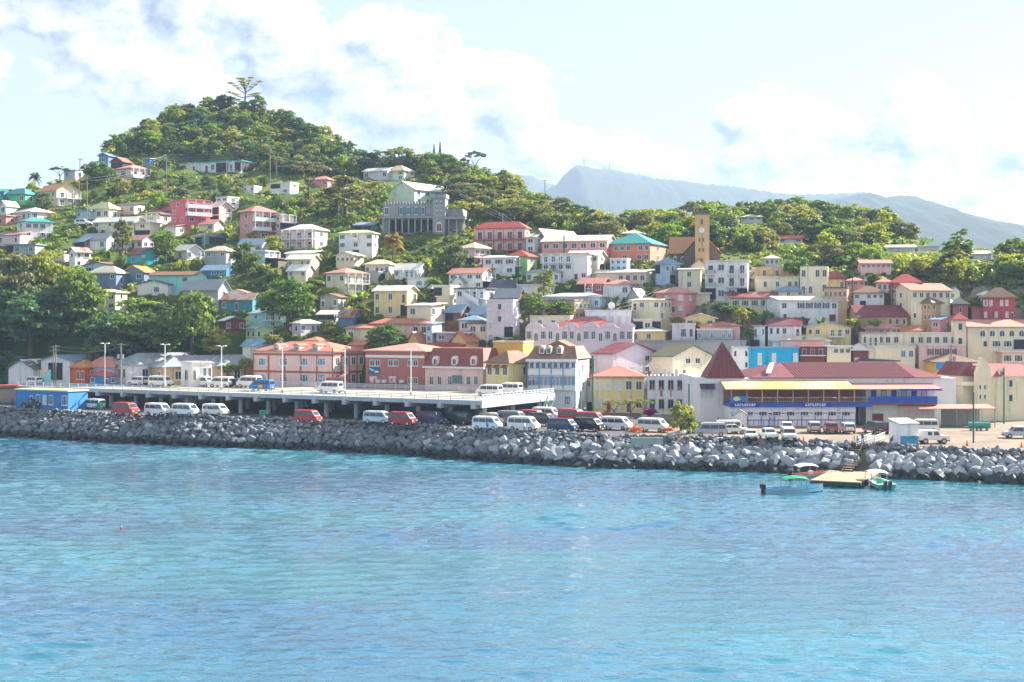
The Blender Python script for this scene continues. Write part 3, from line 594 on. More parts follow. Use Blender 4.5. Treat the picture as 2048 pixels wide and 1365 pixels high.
H('shop', 1736, 1830, 1837, 722, 695, 692, 'par', 'w', 'cr', '....ww', '', 5, 'cream low shop with two bright blue windows', cat='shop', gm=bglassm)
H('house', 1714, 1716, 1818, 732, 722, 700, 'hip', 'G', 'wh', '.', '', -3, 'dark slate hip roof behind the long maroon market roof', d=9)
H('house', 1536, 1602, 1610, 675, 651, 637, 'gx', 'r', 'wh', 'nnw.v', '', 8, 'white cottage with maroon roof and small yellow porch', d=6)
H('house', 1508, 1530, 1536, 676, 653, 648, 'flat', 'p', 'wh', 'n.n', '', 8, 'white narrow house left of the maroon-roofed cottage, behind a palm')
H('house', 1613, 1702, 1710, 674, 655, 646, 'gf', 'g', 'ye', 'nw.vvw', '', 6, 'pale yellow bungalow with low wide gable and a hammock porch')
H('warehouse', 1545, 1660, 1672, 695, 682, 667, 'hip', 'l', 'wh', '..', '', 6, 'broad ribbed cream roof above the cyan building', cat='building', d=10)
cyan = H('shop', 1498, 1598, 1600, 742, 697, 696, 'par', 'cy' if 0 else 'b', 'cy', '.l.l..l', '', 3, 'vivid cyan flat-roofed building behind the maroon pyramid roof', cat='building', d=9)
H('shop', 1465, 1498, 1499, 742, 697, 695, 'par', 'w', 'wh', 'n.n|n.n', '', 3, 'white block with narrow windows joined to the left of the cyan building', cat='building', d=8.8)
H('house', 1600, 1650, 1653, 728, 694, 690, 'flat', 'p', 'dr', 'vvv|...', '', 4, 'dark timber house with carved brown balcony right of the cyan building', rm=wallm('dr'), pm=wallm('dr'))
H('house', 1562, 1648, 1650, 700, 683, 679, 'par', 'p', 'lp', '..', '', 4, 'plain pink upper wall between ribbed cream roof and brown balcony')
H('house', 1654, 1702, 1706, 728, 694, 691, 'flat', 'w', 'cr', '.WWW|....', '', 4, 'cream flat house with three dark paned windows right of the brown balcony')
H('house', 1706, 1737, 1739, 726, 700, 686, 'pyr', 'w', 'dr', '.|l.', '', 4, 'maroon-clad house with small white hip roof')
H('house', 1872, 1960, 1966, 775, 725, 708, 'hip', 'n', 'Ye', '..', '', 4, 'yellow walled market house with a wide blue fascia band', cat='building', d=12, Y=272)
H('house', 1908, 1995, 2004, 740, 735, 704, 'hip', 'P', 'ta', '.', '', 6, 'large terracotta hip roof behind the yellow and blue house', d=14, Y=284)
H('house', 2004, 2048, 2056, 730, 705, 700, 'flat', 'w', 'lp', 'WW', '', 5, 'pale pink flat-roofed house at the right edge above the cream gambrel block')
# middle rows, centre
H('house', 748, 814, 833, 634, 581, 572, 'gx', 'w', 'ye', 'w.w.d|w.w.o', '.w|.w', 26, 'big plain yellow two-storey house with white roof in the middle of the slope')
H('house', 814, 862, 890, 662, 611, 606, 'shed', 'w', 'cr', 'w.|..', 'w.w|..w', 34, 'cream two-storey block with flat white roof right of the big yellow house')
H('house', 652, 690, 733, 590, 546, 535, 'hip', 'p', 'cr', 'w.w|.w.', 'vvv|vvv', 42, 'cream house with light red roof and two stacked verandas')
H('house', 672, 708, 727, 537, 511, 504, 'gf', 'c', 'cr', 'aaaa|....', 'n|', 26, 'cream house with four tall arches across its upper porch')
H('house', 730, 778, 788, 552, 529, 519, 'hip', 'c', 'cr', 'W.wdw', '', 16, 'cream bungalow with tan hip roof right of the four-arched house')
H('house', 789, 838, 851, 556, 539, 528, 'gx', 'w', 'wh', 'w.vvv', '', 18, 'white bungalow with white roof and long shaded porch')
H('house', 572, 628, 633, 518, 507, 500, 'shed', 'w', 'wh', '.....', '', 14, 'low white house strip behind the tall yellow cottage')
H('house', 575, 622, 632, 556, 518, 510, 'gx', 'w', 'ye', 'w.nw|....', '', 18, 'tall yellow cottage with white roof and cream lean-to in front')
H('house', 576, 612, 620, 556, 541, 530, 'gx', 'w', 'cr', 'w.w', '', 18, 'cream lean-to cottage attached to the front of the tall yellow cottage', Y=Ymap(620, 556) - 3)
H('house', 640, 676, 682, 618, 594, 588, 'gf', 'n', 'gr', 'a.w', '', 16, 'weathered white house shell above a hedge and a green wall')
H('shed', 636, 668, 678, 640, 629, 622, 'gx', 'l', 'gr', 'oo', '', 18, 'low grey shed with pale roof beside the overgrown hedge', cat='shed')
H('hut', 677, 706, 718, 652, 634, 620, 'gx', 'k', 'sl', '...', '', 24, 'blue-grey shack with half rusted steep roof', cat='hut')
H('house', 742, 856, 868, 672, 648, 637, 'hip', 'P', 'lp', '.....ww', 'w', 20, 'pale pink house under a long terracotta roof behind the round dark tree')
H('house', 692, 750, 762, 678, 657, 649, 'hip', 'P', 'cr', 'a.w', '', 18, 'cream house with long light red roof left of the round dark tree')
H('house', 700, 728, 740, 700, 690, 683, 'gx', 'o', 'pk', '..', 'w', 26, 'small pink house with orange roof just behind the pink dormered building')
H('house', 816, 838, 868, 692, 682, 665, 'gf', 'P', 'ye', '.', '', 36, 'yellow gable with light red roof behind the brick building', d=12)
H('house', 842, 925, 952, 698, 690, 682, 'hip', 'R', 'sa', '..', '', 20, 'broad brick-red roof behind the mansard building')
H('house', 903, 932, 962, 694, 682, 664, 'gf', 'P', 'ye', '.', '', 36, 'second yellow gable with terracotta roof, left of the black water tanks', d=14)
H('house', 815, 862, 869, 576, 558, 555, 'par', 'w', 'wh', '.WW', 'w', 16, 'low white house with pale blue shutters above the big yellow house', gm=bglassm)
H('house', 868, 900, 912, 612, 573, 570, 'par', 'w', 'by', 'o.|..', 'n|n', 26, 'bare concrete house with creepers left of the stair house')
H('shed', 892, 922, 934, 642, 624, 611, 'gx', 'b', 'br', 'o.', 'w', 26, 'brown shed with dull grey roof under the stair house', cat='shed')
H('shed', 940, 968, 976, 640, 628, 614, 'gx', 'b', 'gr', '..', '', 24, 'grey shed with blue-grey roof left of the tall lavender block', cat='shed')
H('house', 918, 962, 974, 664, 641, 631, 'hip', 'b', 'lp', 'w.', 'w', 22, 'pale pink house with light grey roof in front of the two sheds')
H('house', 936, 996, 1010, 670, 648, 645, 'flat', 'G', 'by', 'ww.', 'nn', 16, 'stained concrete house with dark flat roof at the foot of the lavender block')
H('house', 872, 938, 946, 684, 667, 664, 'flat', 'w', 'gr', 'w.w', '', 14, 'low grey concrete house behind the yellow gables')
H('house', 1265, 1330, 1344, 684, 663, 654, 'hip', 'l', 'ye', 'w.w..', '', 12, 'pale yellow low house with cream hip roof right of the scalloped parapets')
H('house', 1268, 1322, 1330, 662, 641, 636, 'par', 'w', 'cr', 'owo', '', 12, 'cream house with open ground floor below the sunlit cream house')
H('house', 1344, 1390, 1396, 684, 650, 648, 'par', 'w', 'la', '.Wn', '', 8, 'pale mauve building with one large brown lattice window')
H('house', 1370, 1430, 1440, 655, 637, 628, 'gf', 'c', 'ye', 'w.w', '', 12, 'ochre bungalow with low gable and flowering shrubs')
H('house', 1394, 1465, 1472, 684, 661, 655, 'par', 'w', 'gr', 'n.n.ww', '', 8, 'stained grey concrete house with two small sky-blue windows', gm=bglassm)
H('house', 1400, 1480, 1490, 668, 652, 643, 'hip', 'P', 'lp', '...', '', 8, 'faded pink house with terracotta roof behind the stained grey one')
H('house', 1372, 1420, 1424, 600, 588, 584, 'flat', 'w', 'cr', '..', '', 8, 'low cream garage with flat roof under the plain cream block')
# far hazy houses on the right ridge
H('house', 1482, 1525, 1533, 447, 434, 429, 'hip', 'w', 'wh', 'www|...', 'w', 14, 'hazy white house among tall trees on the far ridge')
H('house', 1557, 1605, 1615, 486, 477, 472, 'gx', 'R', 'wh', 'w.w', '', 12, 'hazy long white house with red roof halfway up the far ridge')
H('house', 1722, 1782, 1786, 548, 527, 521, 'gx', 'p', 'lp', 'wwwwww|......', '', 5, 'hazy pale pink two-storey block on the far valley side')
H('house', 1772, 1830, 1836, 502, 495, 491, 'gx', 'w', 'wh', '...', '', 8, 'hazy row of white roofs along the far slope')
H('house', 1836, 1878, 1881, 500, 494, 490, 'flat', 'w', 'wh', '..', '', 6, 'long bright white flat roof on the far slope')
H('house', 1945, 1982, 1986, 518, 508, 503, 'gx', 'w', 'wh', '..', '', 6, 'faint pale house in the haze near the right edge')
H('house', 1242, 1285, 1298, 480, 467, 461, 'hip', 'w', 'wh', 'w.w|.w.', '', 16, 'white two-storey house with pale roof left of the church, behind the green roofs')
H('house', 1530, 1558, 1566, 532, 517, 510, 'hip', 'w', 'la', 'www', '', 10, 'hazy white house behind the apartment block and the dark round tree')
H('house', 1962, 1990, 1998, 600, 590, 582, 'hip', 'w', 'wh', 'w.w', '', 8, 'hazy white house just behind the big brick red house')
# low row at the far left behind the parking deck
H('warehouse', 17, 66, 78, 772, 737, 721, 'gf', 'G', 'wh', '......|.n.n.n', '', 22, 'white gabled warehouse with round gable vent and dark roof at far left', cat='warehouse', Y=297, d=14, zb=4.9)
H('warehouse', 82, 140, 147, 772, 722, 712, 'gf', 'b', 'wh', '.oo.|....', '', 22, 'taller white building with two dark tall openings behind the billboard', cat='warehouse', Y=296, d=14, zb=4.9)
H('house', 143, 170, 182, 772, 735, 720, 'hip', 'o', 'orr', '.ww|...', 'w|', 26, 'orange-red house with orange hip roof on the waterfront street', Y=294, zb=4.9)
H('house', 172, 228, 244, 772, 735, 714, 'hip', 'p', 'la', '.www|...', 'w|', 24, 'lavender house with patched red hip roof behind the kiosk', Y=294, zb=4.9)
H('warehouse', 226, 262, 305, 772, 730, 706, 'hip', 'g', 'wh', '.ww.|....', 'w.w|..', 44, 'big white building with grey ribbed hip roof and red awnings', cat='warehouse', Y=291, d=20, zb=4.9)
H('warehouse', 298, 326, 420, 772, 735, 711, 'hip', 'g', 'ta', '.w|..', 'wwww|....', 56, 'tan brick building with long grey metal roof next to the red awnings', cat='warehouse', Y=288, d=26, zb=4.9)
H('house', 362, 384, 424, 775, 727, 725, 'par', 'w', 'wh', 'a|.', 'a.ww|....', 50, 'white flat-fronted house with arched awning at the right end of the grey roofs', Y=283, zb=4.9)
H('house', -20, 30, 36, 772, 716, 709, 'flat', 'b', 'tl', '...|...', '', 20, 'blue-green house with flat roof at the left edge behind the warehouse', Y=305, zb=4.9)
# further small ones squeezed into the gaps
H('shed', 735, 756, 764, 564, 545, 542, 'par', 'g', 'gr', '..', 'o', 24, 'bare grey concrete garage below the tan-roofed bungalow', cat='shed')
H('house', 904, 926, 936, 580, 563, 553, 'gf', 'g', 'wh', '.n', 'w', 26, 'little white house with grey gable left of the stair house')
H('hut', 1256, 1278, 1292, 612, 594, 578, 'gf', 'g', 'gr', '.n', 'o', 30, 'grey wooden gabled house under the sunlit power lines', cat='hut')
H('house', 852, 864, 872, 688, 648, 645, 'shed', 'b', 'lb', 'w|w', '', 24, 'narrow pale blue house right of the long terracotta roof')
H('hut', 543, 556, 566, 534, 518, 513, 'flat', 'n', 'ds', 'o', '', 24, 'small dark open shed among the shrubs left of the tall yellow cottage', cat='hut')
H('house', 398, 428, 438, 462, 448, 440, 'gx', 'p', 'wh', '.w', '', 24, 'white low house with pale red roof at the right foot of the hot pink block')
H('house', 330, 352, 364, 470, 452, 448, 'shed', 'p', 'wh', '.', 'w', 26, 'plain white house with faded roof behind the leafy breadfruit-like tree')
H('house', 100, 128, 136, 522, 505, 500, 'flat', 'w', 'lp', 'w.', '', 20, 'small pale house half sunk in the greenery above the left woods')
H('house', 1110, 1150, 1160, 690, 672, 668, 'par', 'w', 'gr', 'w.w', '', 10, 'low grey house behind the scalloped parapets') if 0 else None
H('house', 610, 636, 646, 700, 682, 674, 'hip', 'P', 'cr', 'w.', '', 24, 'small cream house with terracotta roof behind the wide green bush')
# ================================================================ landmarks
def dormer(hh, px, ya, yb, wpx, roofk, wallk, style='w', back=2.2, yoff=0., gm=None):
    (x, z) = fp(hh, px, yb); x0, z1 = fp(hh, px - wpx / 2, ya); x1, _ = fp(hh, px + wpx / 2, ya); w = x1 - x0; h = z1 - z
    dm = box('dormer', wallm(wallk), hh['root'], x - w / 2, x + w / 2, yoff, yoff + back, z, z + h)
    dm2 = ob('dormer_roof', prism('dormer_roof', [(-w * .62, 0), (w * .62, 0), (0, h * .38)], 'y', -.25, back, roofm(roofk)), hh['root'], (x, yoff, z + h))
    window(hh['root'], style, x, yoff, z + h * .08, w * .8, h * .82, 0., None, gm, True, 'dormer_window')
# --- castle-like mansion
ca = H('mansion', 766, 868, 869, 466, 408, 408, None, 'g', 'st', 'w.ssss.|.oooooo', '', 8, 'grey stone mansion with battlements and a square tower on the hillside', cat='mansion', d=11, sm=mat('green_shutter', lin('3f7f86')))
rt = ca['root']; w_ = ca['w']; h_ = ca['h']; stm = wallm('st')
n = 17
for i in range(n): box('merlon', stm, rt, w_ * (i + .1) / n, w_ * (i + .72) / n, -.15, .35, h_, h_ + .7)
fbox('terrace', stm, ca, 762, 868, 434, 438, 1.6)
for i in range(8): x = w_ * (i + .2) / 8; box('column', stm, rt, x - .18, x + .18, -1.5, -1.15, 0, fp(ca, 800, 438)[1])
x0 = fp(ca, 868, 400)[0]; x1 = fp(ca, 893, 400)[0]
tw = box('tower', stm, rt, x0, x1, -1.8, 2.2, -4, fp(ca, 880, 398)[1])
box('tower_battlement', stm, rt, x0 - .25, x1 + .25, -2.05, 2.45, fp(ca, 880, 398)[1], fp(ca, 880, 390)[1])
for yy, hh_ in ((403, 413), (421, 432)):
    for px in (876, 885): fwin(ca, px, yy, hh_, 3.4, 'a', y=-1.8)
fwin(ca, 881, 445, 464, 11, 'a', gm=doorm, y=-1.8, name='door')
box('wing', stm, rt, x1, x1 + 4.2, .5, 10, -4, fp(ca, 900, 418)[1]); box('porch_roof', stm, rt, x1, x1 + 5.4, -2.5, 9, fp(ca, 900, 440)[1], fp(ca, 900, 435)[1])
for i in range(3): box('column', stm, rt, x1 + .9 + i * 2, x1 + 1.2 + i * 2, -2.3, -2.0, -3, fp(ca, 900, 440)[1])
# --- hotel emblem: a dark triangle on the white panel
o_ = hotel; ex = o_['w'] + .05
ob('emblem_panel', bxs('emblem_panel', [(o_['w'], o_['w'] + .1, .4, 2.6, o_['h'] * .70, o_['h'] * .98)], trimm), o_['root'])
ob('emblem', mesh('emblem', [(ex + .07, 1.0, o_['h'] * .84), (ex + .07, 2.0, o_['h'] * .84), (ex + .07, 1.5, o_['h'] * .93), (ex + .07, 1.2, o_['h'] * .855), (ex + .07, 1.8, o_['h'] * .855), (ex + .07, 1.5, o_['h'] * .90)], [(0, 1, 4, 3), (1, 2, 5, 4), (2, 0, 3, 5)], darkm), o_['root'])
# stairs across the white house
sx0, sz0 = fp(stairh, 935, 592); sx1, sz1 = fp(stairh, 962, 608)
ob('staircase', prism('staircase', [(sx0, sz0), (sx1, sz1), (sx1, sz1 - .5), (sx0, sz0 - .5)], 'y', -1.3, -.1, trimm), stairh['root'])
ob('stair_parapet', prism('stair_parapet', [(sx0, sz0 + .9), (sx1, sz1 + .9), (sx1, sz1 - .1), (sx0, sz0 - .1)], 'y', -1.42, -1.3, trimm), stairh['root'])
# --- church with clock tower
ch = H('church', 1368, 1440, 1452, 537, 508, 508, None, 'o', 'ds', '.nn.', '', 6, 'stone church with orange nave roof and tall tan clock tower with battlements', cat='church', d=6)
rt = ch['root']; w_ = ch['w']; h_ = ch['h']; dsm = wallm('ds'); ocm = wallm('oc')
za = fp(ch, 1405, 468)[1]
ob('gable', prism('gable', [(0, h_), (w_, h_), (w_ / 2, za)], 'y', 0, 6, dsm), rt)
ob('gable_roof', prism('gable_roof', [(-.4, h_ - .1), (w_ / 2, za + .05), (w_ + .4, h_ - .1), (w_ + .4, h_ + .18), (w_ / 2, za + .35), (-.4, h_ + .18)], 'y', -.2, 6.3, roofm('o')), rt)
xl = fp(ch, 1340, 505)[0]; xr = fp(ch, 1392, 505)[0]; ze = fp(ch, 1360, 506)[1]; zr = fp(ch, 1360, 474)[1]
box('nave', dsm, rt, xl, xr, 2, 9, -4, ze)
ob('nave_roof', prism('nave_roof', [(1.5, ze - .2), (5.6, zr), (9.5, ze - .2), (9.5, ze), (5.6, zr + .3), (1.5, ze)], 'x', xl - .2, xr + .5, roofm('o')), rt)
for i in range(3): window(rt, 'a', xl + 1.2 + i * 1.7, 2, ze - 2.4, .8, 1.8)
t0 = fp(ch, 1390, 500)[0]; t1 = fp(ch, 1418, 500)[0]; zt = fp(ch, 1404, 431)[1]
box('tower', ocm, rt, t0, t1, -2., 1.2, -4, zt)
box('cornice', dsm, rt, t0 - .18, t1 + .18, -2.18, 1.38, zt, zt + .45)
for i in range(5):
    for y0 in (-2.18, 1.08):
        x = t0 - .18 + (t1 - t0 + .36) * (i + .08) / 5; box('merlon', dsm, rt, x, x + (t1 - t0) / 5 * .62, y0, y0 + .3, zt + .45, zt + 1.0)
fwin(ch, 1403, 437, 451, 5, 'a', ocm, y=-2.)
for yy in (475, 495):
    for px in (1398, 1406): fwin(ch, px, yy, yy + 10, 3.6, 'a', ocm, y=-2.)
fwin(ch, 1402, 515, 530, 8, 'a', ocm, doorm, 'door', y=-2.)
cx, cz = fp(ch, 1403, 462)
ck = ob('clock', ucyl(trimm, 24), rt, (cx, -2.02, cz), (R(90), 0, 0), (.62, .62, .1))
for a_, l_ in ((-20, .75), (80, .5)):
    ob('clock_hand', bxs('clock_hand', [(-.05, .05, 0, l_, 1.05, 1.3)], darkm), ck, (0, 0, 0), (0, 0, R(a_)))
# --- retaining wall and the two gabled store houses
H('retaining_wall', 1262, 1492, 1500, 735, 684, 683, 'par', 'g', 'sl' if 0 else 'gr', '', '', 4, 'long stained grey retaining wall behind the gabled store houses', cat='wall', d=1.2, Y=288)
H('storehouse', 1188, 1226, 1316, 775, 708, 688, 'gf', 'r', 'la', '....w.|l.l.w.|......', '.', -40, 'pale gabled storehouse with dark maroon roof above the yellow street house', cat='house', Y=275)
H('storehouse', 1304, 1346, 1424, 778, 713, 692, 'gf', 'v', 'cr', '.ww.|....|....', '.', -40, 'cream gabled storehouse with olive roof left of the maroon pyramid', cat='house', Y=274)
# --- lavender building with scalloped parapets
lv = H('arcade_building', 1051, 1266, 1274, 722, 655, 640, None, 'r', 'la', 'WaWwaWwaWwaWaWW|n.nn.nn.nn.n', '', 8, 'long lavender building with scalloped parapets and tall arched windows', cat='building', d=13, gm=mat('slate_glass', (.05, .08, .12, 1), .1, .3, .2, spec=.8))
rt = lv['root']
for pa, pb in ((1053, 1085), (1094, 1117), (1126, 1156), (1163, 1197), (1205, 1232), (1240, 1271)):
    xa, xb = fp(lv, pa, 655)[0], fp(lv, pb, 655)[0]; r_ = (xb - xa) / 2
    ob('scallop', prism('scallop', [(xa, lv['h'] - .02)] + [(xa + r_ - r_ * math.cos(math.pi * i / 12), lv['h'] + 1.0 * math.sin(math.pi * i / 12)) for i in range(13)] + [(xb, lv['h'] - .02)], 'y', -.12, .25, wallm('la')), rt)
rx = add_roof(rt, 'hip', lv['w'] * .56, 8, lv['h'], 2.2, roofm('R'), wallm('la'))
rx.location = (lv['w'] * .27, 3., 0)
# --- front row facing the parking deck
pkb = H('office_building', 506, 667, 730, 800, 704, 684, 'hip', 'P', 'lp', '', '', 28.8, 'pink three-storey building with terracotta roof, red bands and three roof dormers', cat='building', Y=286, zb=4.7)
rt = pkb['root']; w_ = pkb['w']; h_ = pkb['h']; d_ = pkb['d']; bandm = mat('red_band', lin('b0604f', .9))
fh = h_ / 3
for k in (0, 1, 2):
    box('band', bandm, rt, -.06, w_ + .06, -.09, 0, h_ - .9 - fh * k, h_ - .5 - fh * k); box('band', bandm, rt, w_, w_ + .09, .0, d_, h_ - .9 - fh * k, h_ - .5 - fh * k)
for i in range(6): x = w_ * i / 5; box('pilaster', bandm, rt, max(0, x - .2), min(w_, x + .2), -.07, 0, 0, h_ - .92)
for i in range(1, 5): y = d_ * i / 4; box('pilaster', bandm, rt, w_, w_ + .07, y - .35, y, 0, h_ - .92)
for k in (0, 1):
    for px in (525, 567, 608, 643): fwin(pkb, px, 716.5 + 32 * k, 731 + 32.5 * k, 17, 'W', gm=bglassm)
    for i in range(4): window(rt, 'w', w_, d_ * (i + .5) / 4, h_ - 1.1 - 1.75 - fh * k, 1.5, 1.7, R(90))
for px in (550, 591, 628): dormer(pkb, px, 691.5, 703, 13, 'P', 'lp', 'W', 3., .3, bglassm)
brk = H('brick_building', 731, 849, 852, 800, 703, 687, 'hip', 'p', 'bk', '', '', 28.8, 'red brick building with pink roof and white band beside the mansard house', cat='building', Y=276, zb=4.6, d=13)
rt = brk['root']
fbox('white_band', trimm, brk, 731, 849, 711, 716, .07)
for px in (750, 787, 826):
    for s_ in (-1, 1):
        fwin(brk, px + s_ * 5.4, 720, 732.5, 9.4, 'w')
        if px == 826: fwin(brk, px + s_ * 5.4, 755, 768, 9.4, 'w')
fbox('sign_board', mat('teal_sign', lin('1f6d8c')), brk, 737, 760, 735, 748, .12)
for a_, b_, c_, d2 in ((742, 748, 739, 742), (750, 758, 742, 746), (739, 743, 737, 739)): fbox('sign_lettering', trimm, brk, a_, b_, c_, d2, .15, -.12)
for px in (747, 785): fbox('poster', mat('poster', lin('e8dfe2'), .6, .1, base2=lin('c06a80'), patch=1.6), brk, px - 7, px + 7, 753, 766, .08)
for px in (758, 770, 805): fbox('air_conditioner', trimm, brk, px - 4, px + 4, 760, 766, .5)
mn = H('mansard_house', 850, 966, 970, 800, 738, 738, None, 'n', 'lp', '', '', 28.8, 'pale pink house with tall brown mansard roof and three arched dormers', cat='building', Y=269.5, zb=4.5, d=12)
rt = mn['root']; w_ = mn['w']; h_ = mn['h']; zt = fp(mn, 910, 697)[1]; tm = mat('mansard_brown', lin('8a5048', .9), .6, .08, .6, streak=.15)
ob('mansard_roof', mesh('mansard_roof', [(-.3, -.3, h_ + .35), (w_ + .3, -.3, h_ + .35), (w_ + .3, 12.3, h_ + .35), (-.3, 12.3, h_ + .35), (.9, 1.6, zt), (w_ - .9, 1.6, zt), (w_ - .9, 10.5, zt), (.9, 10.5, zt)], BF, tm), rt)
box('cornice', trimm, rt, -.4, w_ + .4, -.45, .2, h_ - .05, h_ + .33)
for px in (871, 909, 947):
    x, z = fp(mn, px, 732); box('dormer', wallm('lp'), rt, x - .75, x + .75, -.05, 2.0, z, z + 1.2); ob('dormer_roof', prism('dormer_roof', [(-.75, 1.2)] + [(-.75 * math.cos(math.pi * i / 8), 1.2 + .75 * math.sin(math.pi * i / 8)) for i in range(1, 8)] + [(.75, 1.2)], 'y', -.05, 2., wallm('lp')), rt, (x, 0, z))
    fwin(mn, px, 715, 730, 8, 'a', y=-.06)
for px in (863, 879, 900, 937, 952): fwin(mn, px, 752, 770, 8, 'w')
fbox('notice_board', mat('green_board', lin('5f8a86')), mn, 905, 924, 751, 767, .12)
yl = H('yellow_house', 972, 1018, 1052, 800, 727, 702, 'hip', 'n', 'ye', 'www|www|...', 'n|.|.', 40, 'yellow corner house with brown tiled hip roof and red window awnings', cat='house', Y=262, zb=4.4, d=9)
rt = yl['root']
for i in range(3):
    x = yl['w'] * (i + .5) / 3; ob('awning', mesh('awning', [(-.7, 0, 0), (.7, 0, 0), (.7, -.8, -.55), (-.7, -.8, -.55)], [(0, 1, 2, 3)], mat('red_awning', lin('8a4440'))), rt, (x, -.02, yl['h'] - .35))
H('firewall_house', 986, 1046, 1053, 800, 686, 684, 'par', 'c', 'Ye', '', '', 20, 'tall plain golden yellow wall with parapet behind the yellow corner house', cat='building', Y=274, zb=4.4, d=6)
for px, nm in ((965, 'left'), (984, 'right')):
    p = pt(px, 694, 282); tg = empty('water_tank', p, 0, 'black ribbed water tank, the %s one of the pair above the mansard roof' % nm, 'water tank')
    ob('tank', ucyl(tankm, 14), tg, (0, 0, 0), (0, 0, 0), (.75, .75, 1.3)); ob('lid', ucyl(tankm, 14), tg, (0, 0, 1.3), (0, 0, 0), (.3, .3, .15))
blv = H('veranda_building', 1057, 1152, 1164, 822, 722, 722, None, 'n', 'pb', '', 'w|w|d', 16, 'blue and white building with glazed verandas and brown mansard roof', cat='building', Y=261, zb=4.3, d=11)
rt = blv['root']; w_ = blv['w']; h_ = blv['h']; bpm = mat('sky_blue_paint', lin('4f9ad0'))
zt = fp(blv, 1100, 693)[1]
ob('mansard_roof', mesh('mansard_roof', [(-.4, -.6, h_ + .3), (w_ + .4, -.6, h_ + .3), (w_ + .4, 11.3, h_ + .3), (-.4, 11.3, h_ + .3), (.7, 2.2, zt), (w_ - .7, 2.2, zt), (w_ - .7, 9, zt), (.7, 9, zt)], BF, roofm('n')), rt)
ob('roof_gable', prism('roof_gable', [(w_ * .3, zt), (w_ * .8, zt), (w_ * .55, zt + 1.1)], 'y', 2.3, 8, roofm('n')), rt)
for px in (1083, 1097, 1118): dormer(blv, px, 696, 708, 10, 'c', 'wh', 'w', 2.5, .2)
box('fascia', trimm, rt, -.3, w_ + .3, -.9, .1, h_ - .2, h_ + .28)
for i in range(5): x = w_ * i / 4; box('post', bpm, rt, max(0, x - .09), min(w_, x + .09), -.82, -.62, fp(blv, 1100, 778)[1], h_ - .2)
fbox('balcony_front', trimm, blv, 1057, 1152, 738, 747, .75, -.6); fbox('floor_band', trimm, blv, 1057, 1152, 747, 751, .8); fbox('lower_band', trimm, blv, 1057, 1152, 772, 780, .75)
for i in range(8): fwin(blv, 1063.5 + 11.9 * i, 725, 737, 7, 'w')
for i in range(12): fwin(blv, 1061.5 + 7.9 * i, 752, 772, 7.4, 'W', gm=bglassm, y=-.55)
for px in (1075, 1095, 1135): fwin(blv, px, 792, 810, 14, 'W', gm=bglassm)
H('shop', 1161, 1184, 1187, 822, 757, 750, 'shed', 'R', 'wh', 'W|.|o', '', 8, 'narrow white shop with red awning between the blue veranda building and yellow street house', cat='shop', Y=270, zb=4.2, d=7)
ysh = H('street_house', 1187, 1288, 1294, 824, 754, 731, 'hip', 'P', 'ye', 'lllww|ldldw', '', 5, 'pale yellow street house with orange hip roof and white shutters', cat='house', Y=267, zb=4.2, d=10)
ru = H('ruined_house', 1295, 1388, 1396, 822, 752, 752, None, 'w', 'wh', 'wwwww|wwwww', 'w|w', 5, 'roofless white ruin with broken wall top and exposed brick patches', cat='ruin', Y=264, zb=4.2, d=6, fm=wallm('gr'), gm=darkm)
for i in range(12):
    x = ru['w'] * (i + .1) / 12; box('broken_wall', wallm('wh') if i % 3 else wallm('bk'), ru['root'], x, x + ru['w'] / 12 * .72, .0, .4, ru['h'] - .01, ru['h'] + rnd.uniform(.3, 2.2))
for i in range(5): fbox('brick_patch', wallm('bk'), ru, 1300 + 18 * i + rnd.uniform(0, 8), 1307 + 18 * i, 755 + rnd.uniform(0, 30), 765 + rnd.uniform(0, 30), .03)
# --- market hall complex with maroon roofs
ml = H('market_hall', 1398, 1402, 1912, 856, 757, 757, None, 'r', 'wh', '', '', -2, 'large white market hall with long maroon ribbed roof and blue restaurant front', cat='building', Y=243, zb=3.8, d=24)
rt = ml['root']; h_ = ml['h']; mr = mat('maroon_ribbed', lin('7c4044', .9), .5, .06, .4, streak=.1)
X = lambda px: fp(ml, px, 800)[0]
Z = lambda py: fp(ml, 1600, py)[1]
xa, xb = X(1500), X(1888); zr = HC + (PH - 725) * 255 / F - 3.8
roof = ob('roof', mesh('roof', [(xa, -.5, h_ + .1), (xb, -.5, h_ + .1), (xb, 22, h_ + .1), (xa, 22, h_ + .1), (X(1590), 11, zr), (X(1832), 11, zr)], [(0, 1, 5, 4), (1, 2, 5), (2, 3, 4, 5), (3, 0, 4), (0, 3, 2, 1)], mr), rt)
nr = 44
for i in range(nr):
    x = X(1592) + (X(1850) - X(1592)) * i / nr
    xt = x; 
    if x < X(1832): ob('roof_rib', hexa('roof_rib', [(x - .05, -.5, h_ + .1), (x + .05, -.5, h_ + .1), (x + .05, 11, zr), (x - .05, 11, zr), (x - .05, -.5, h_ + .2), (x + .05, -.5, h_ + .2), (x + .05, 11, zr + .1), (x - .05, 11, zr + .1)], mr), roof)
ob('skylight', hexa('skylight', [(X(1534), 1., h_ + .75), (X(1544), 1., h_ + .75), (X(1560) + .3, 6, h_ + 2.3), (X(1551) + .3, 6, h_ + 2.3), (X(1534), 1., h_ + .95), (X(1544), 1., h_ + .95), (X(1560) + .3, 6, h_ + 2.5), (X(1551) + .3, 6, h_ + 2.5)], trimm), roof)
pa, pb = X(1413), X(1490); za = HC + (PH - 683) * 247 / F - 3.8; ym = (pb - pa) / 2
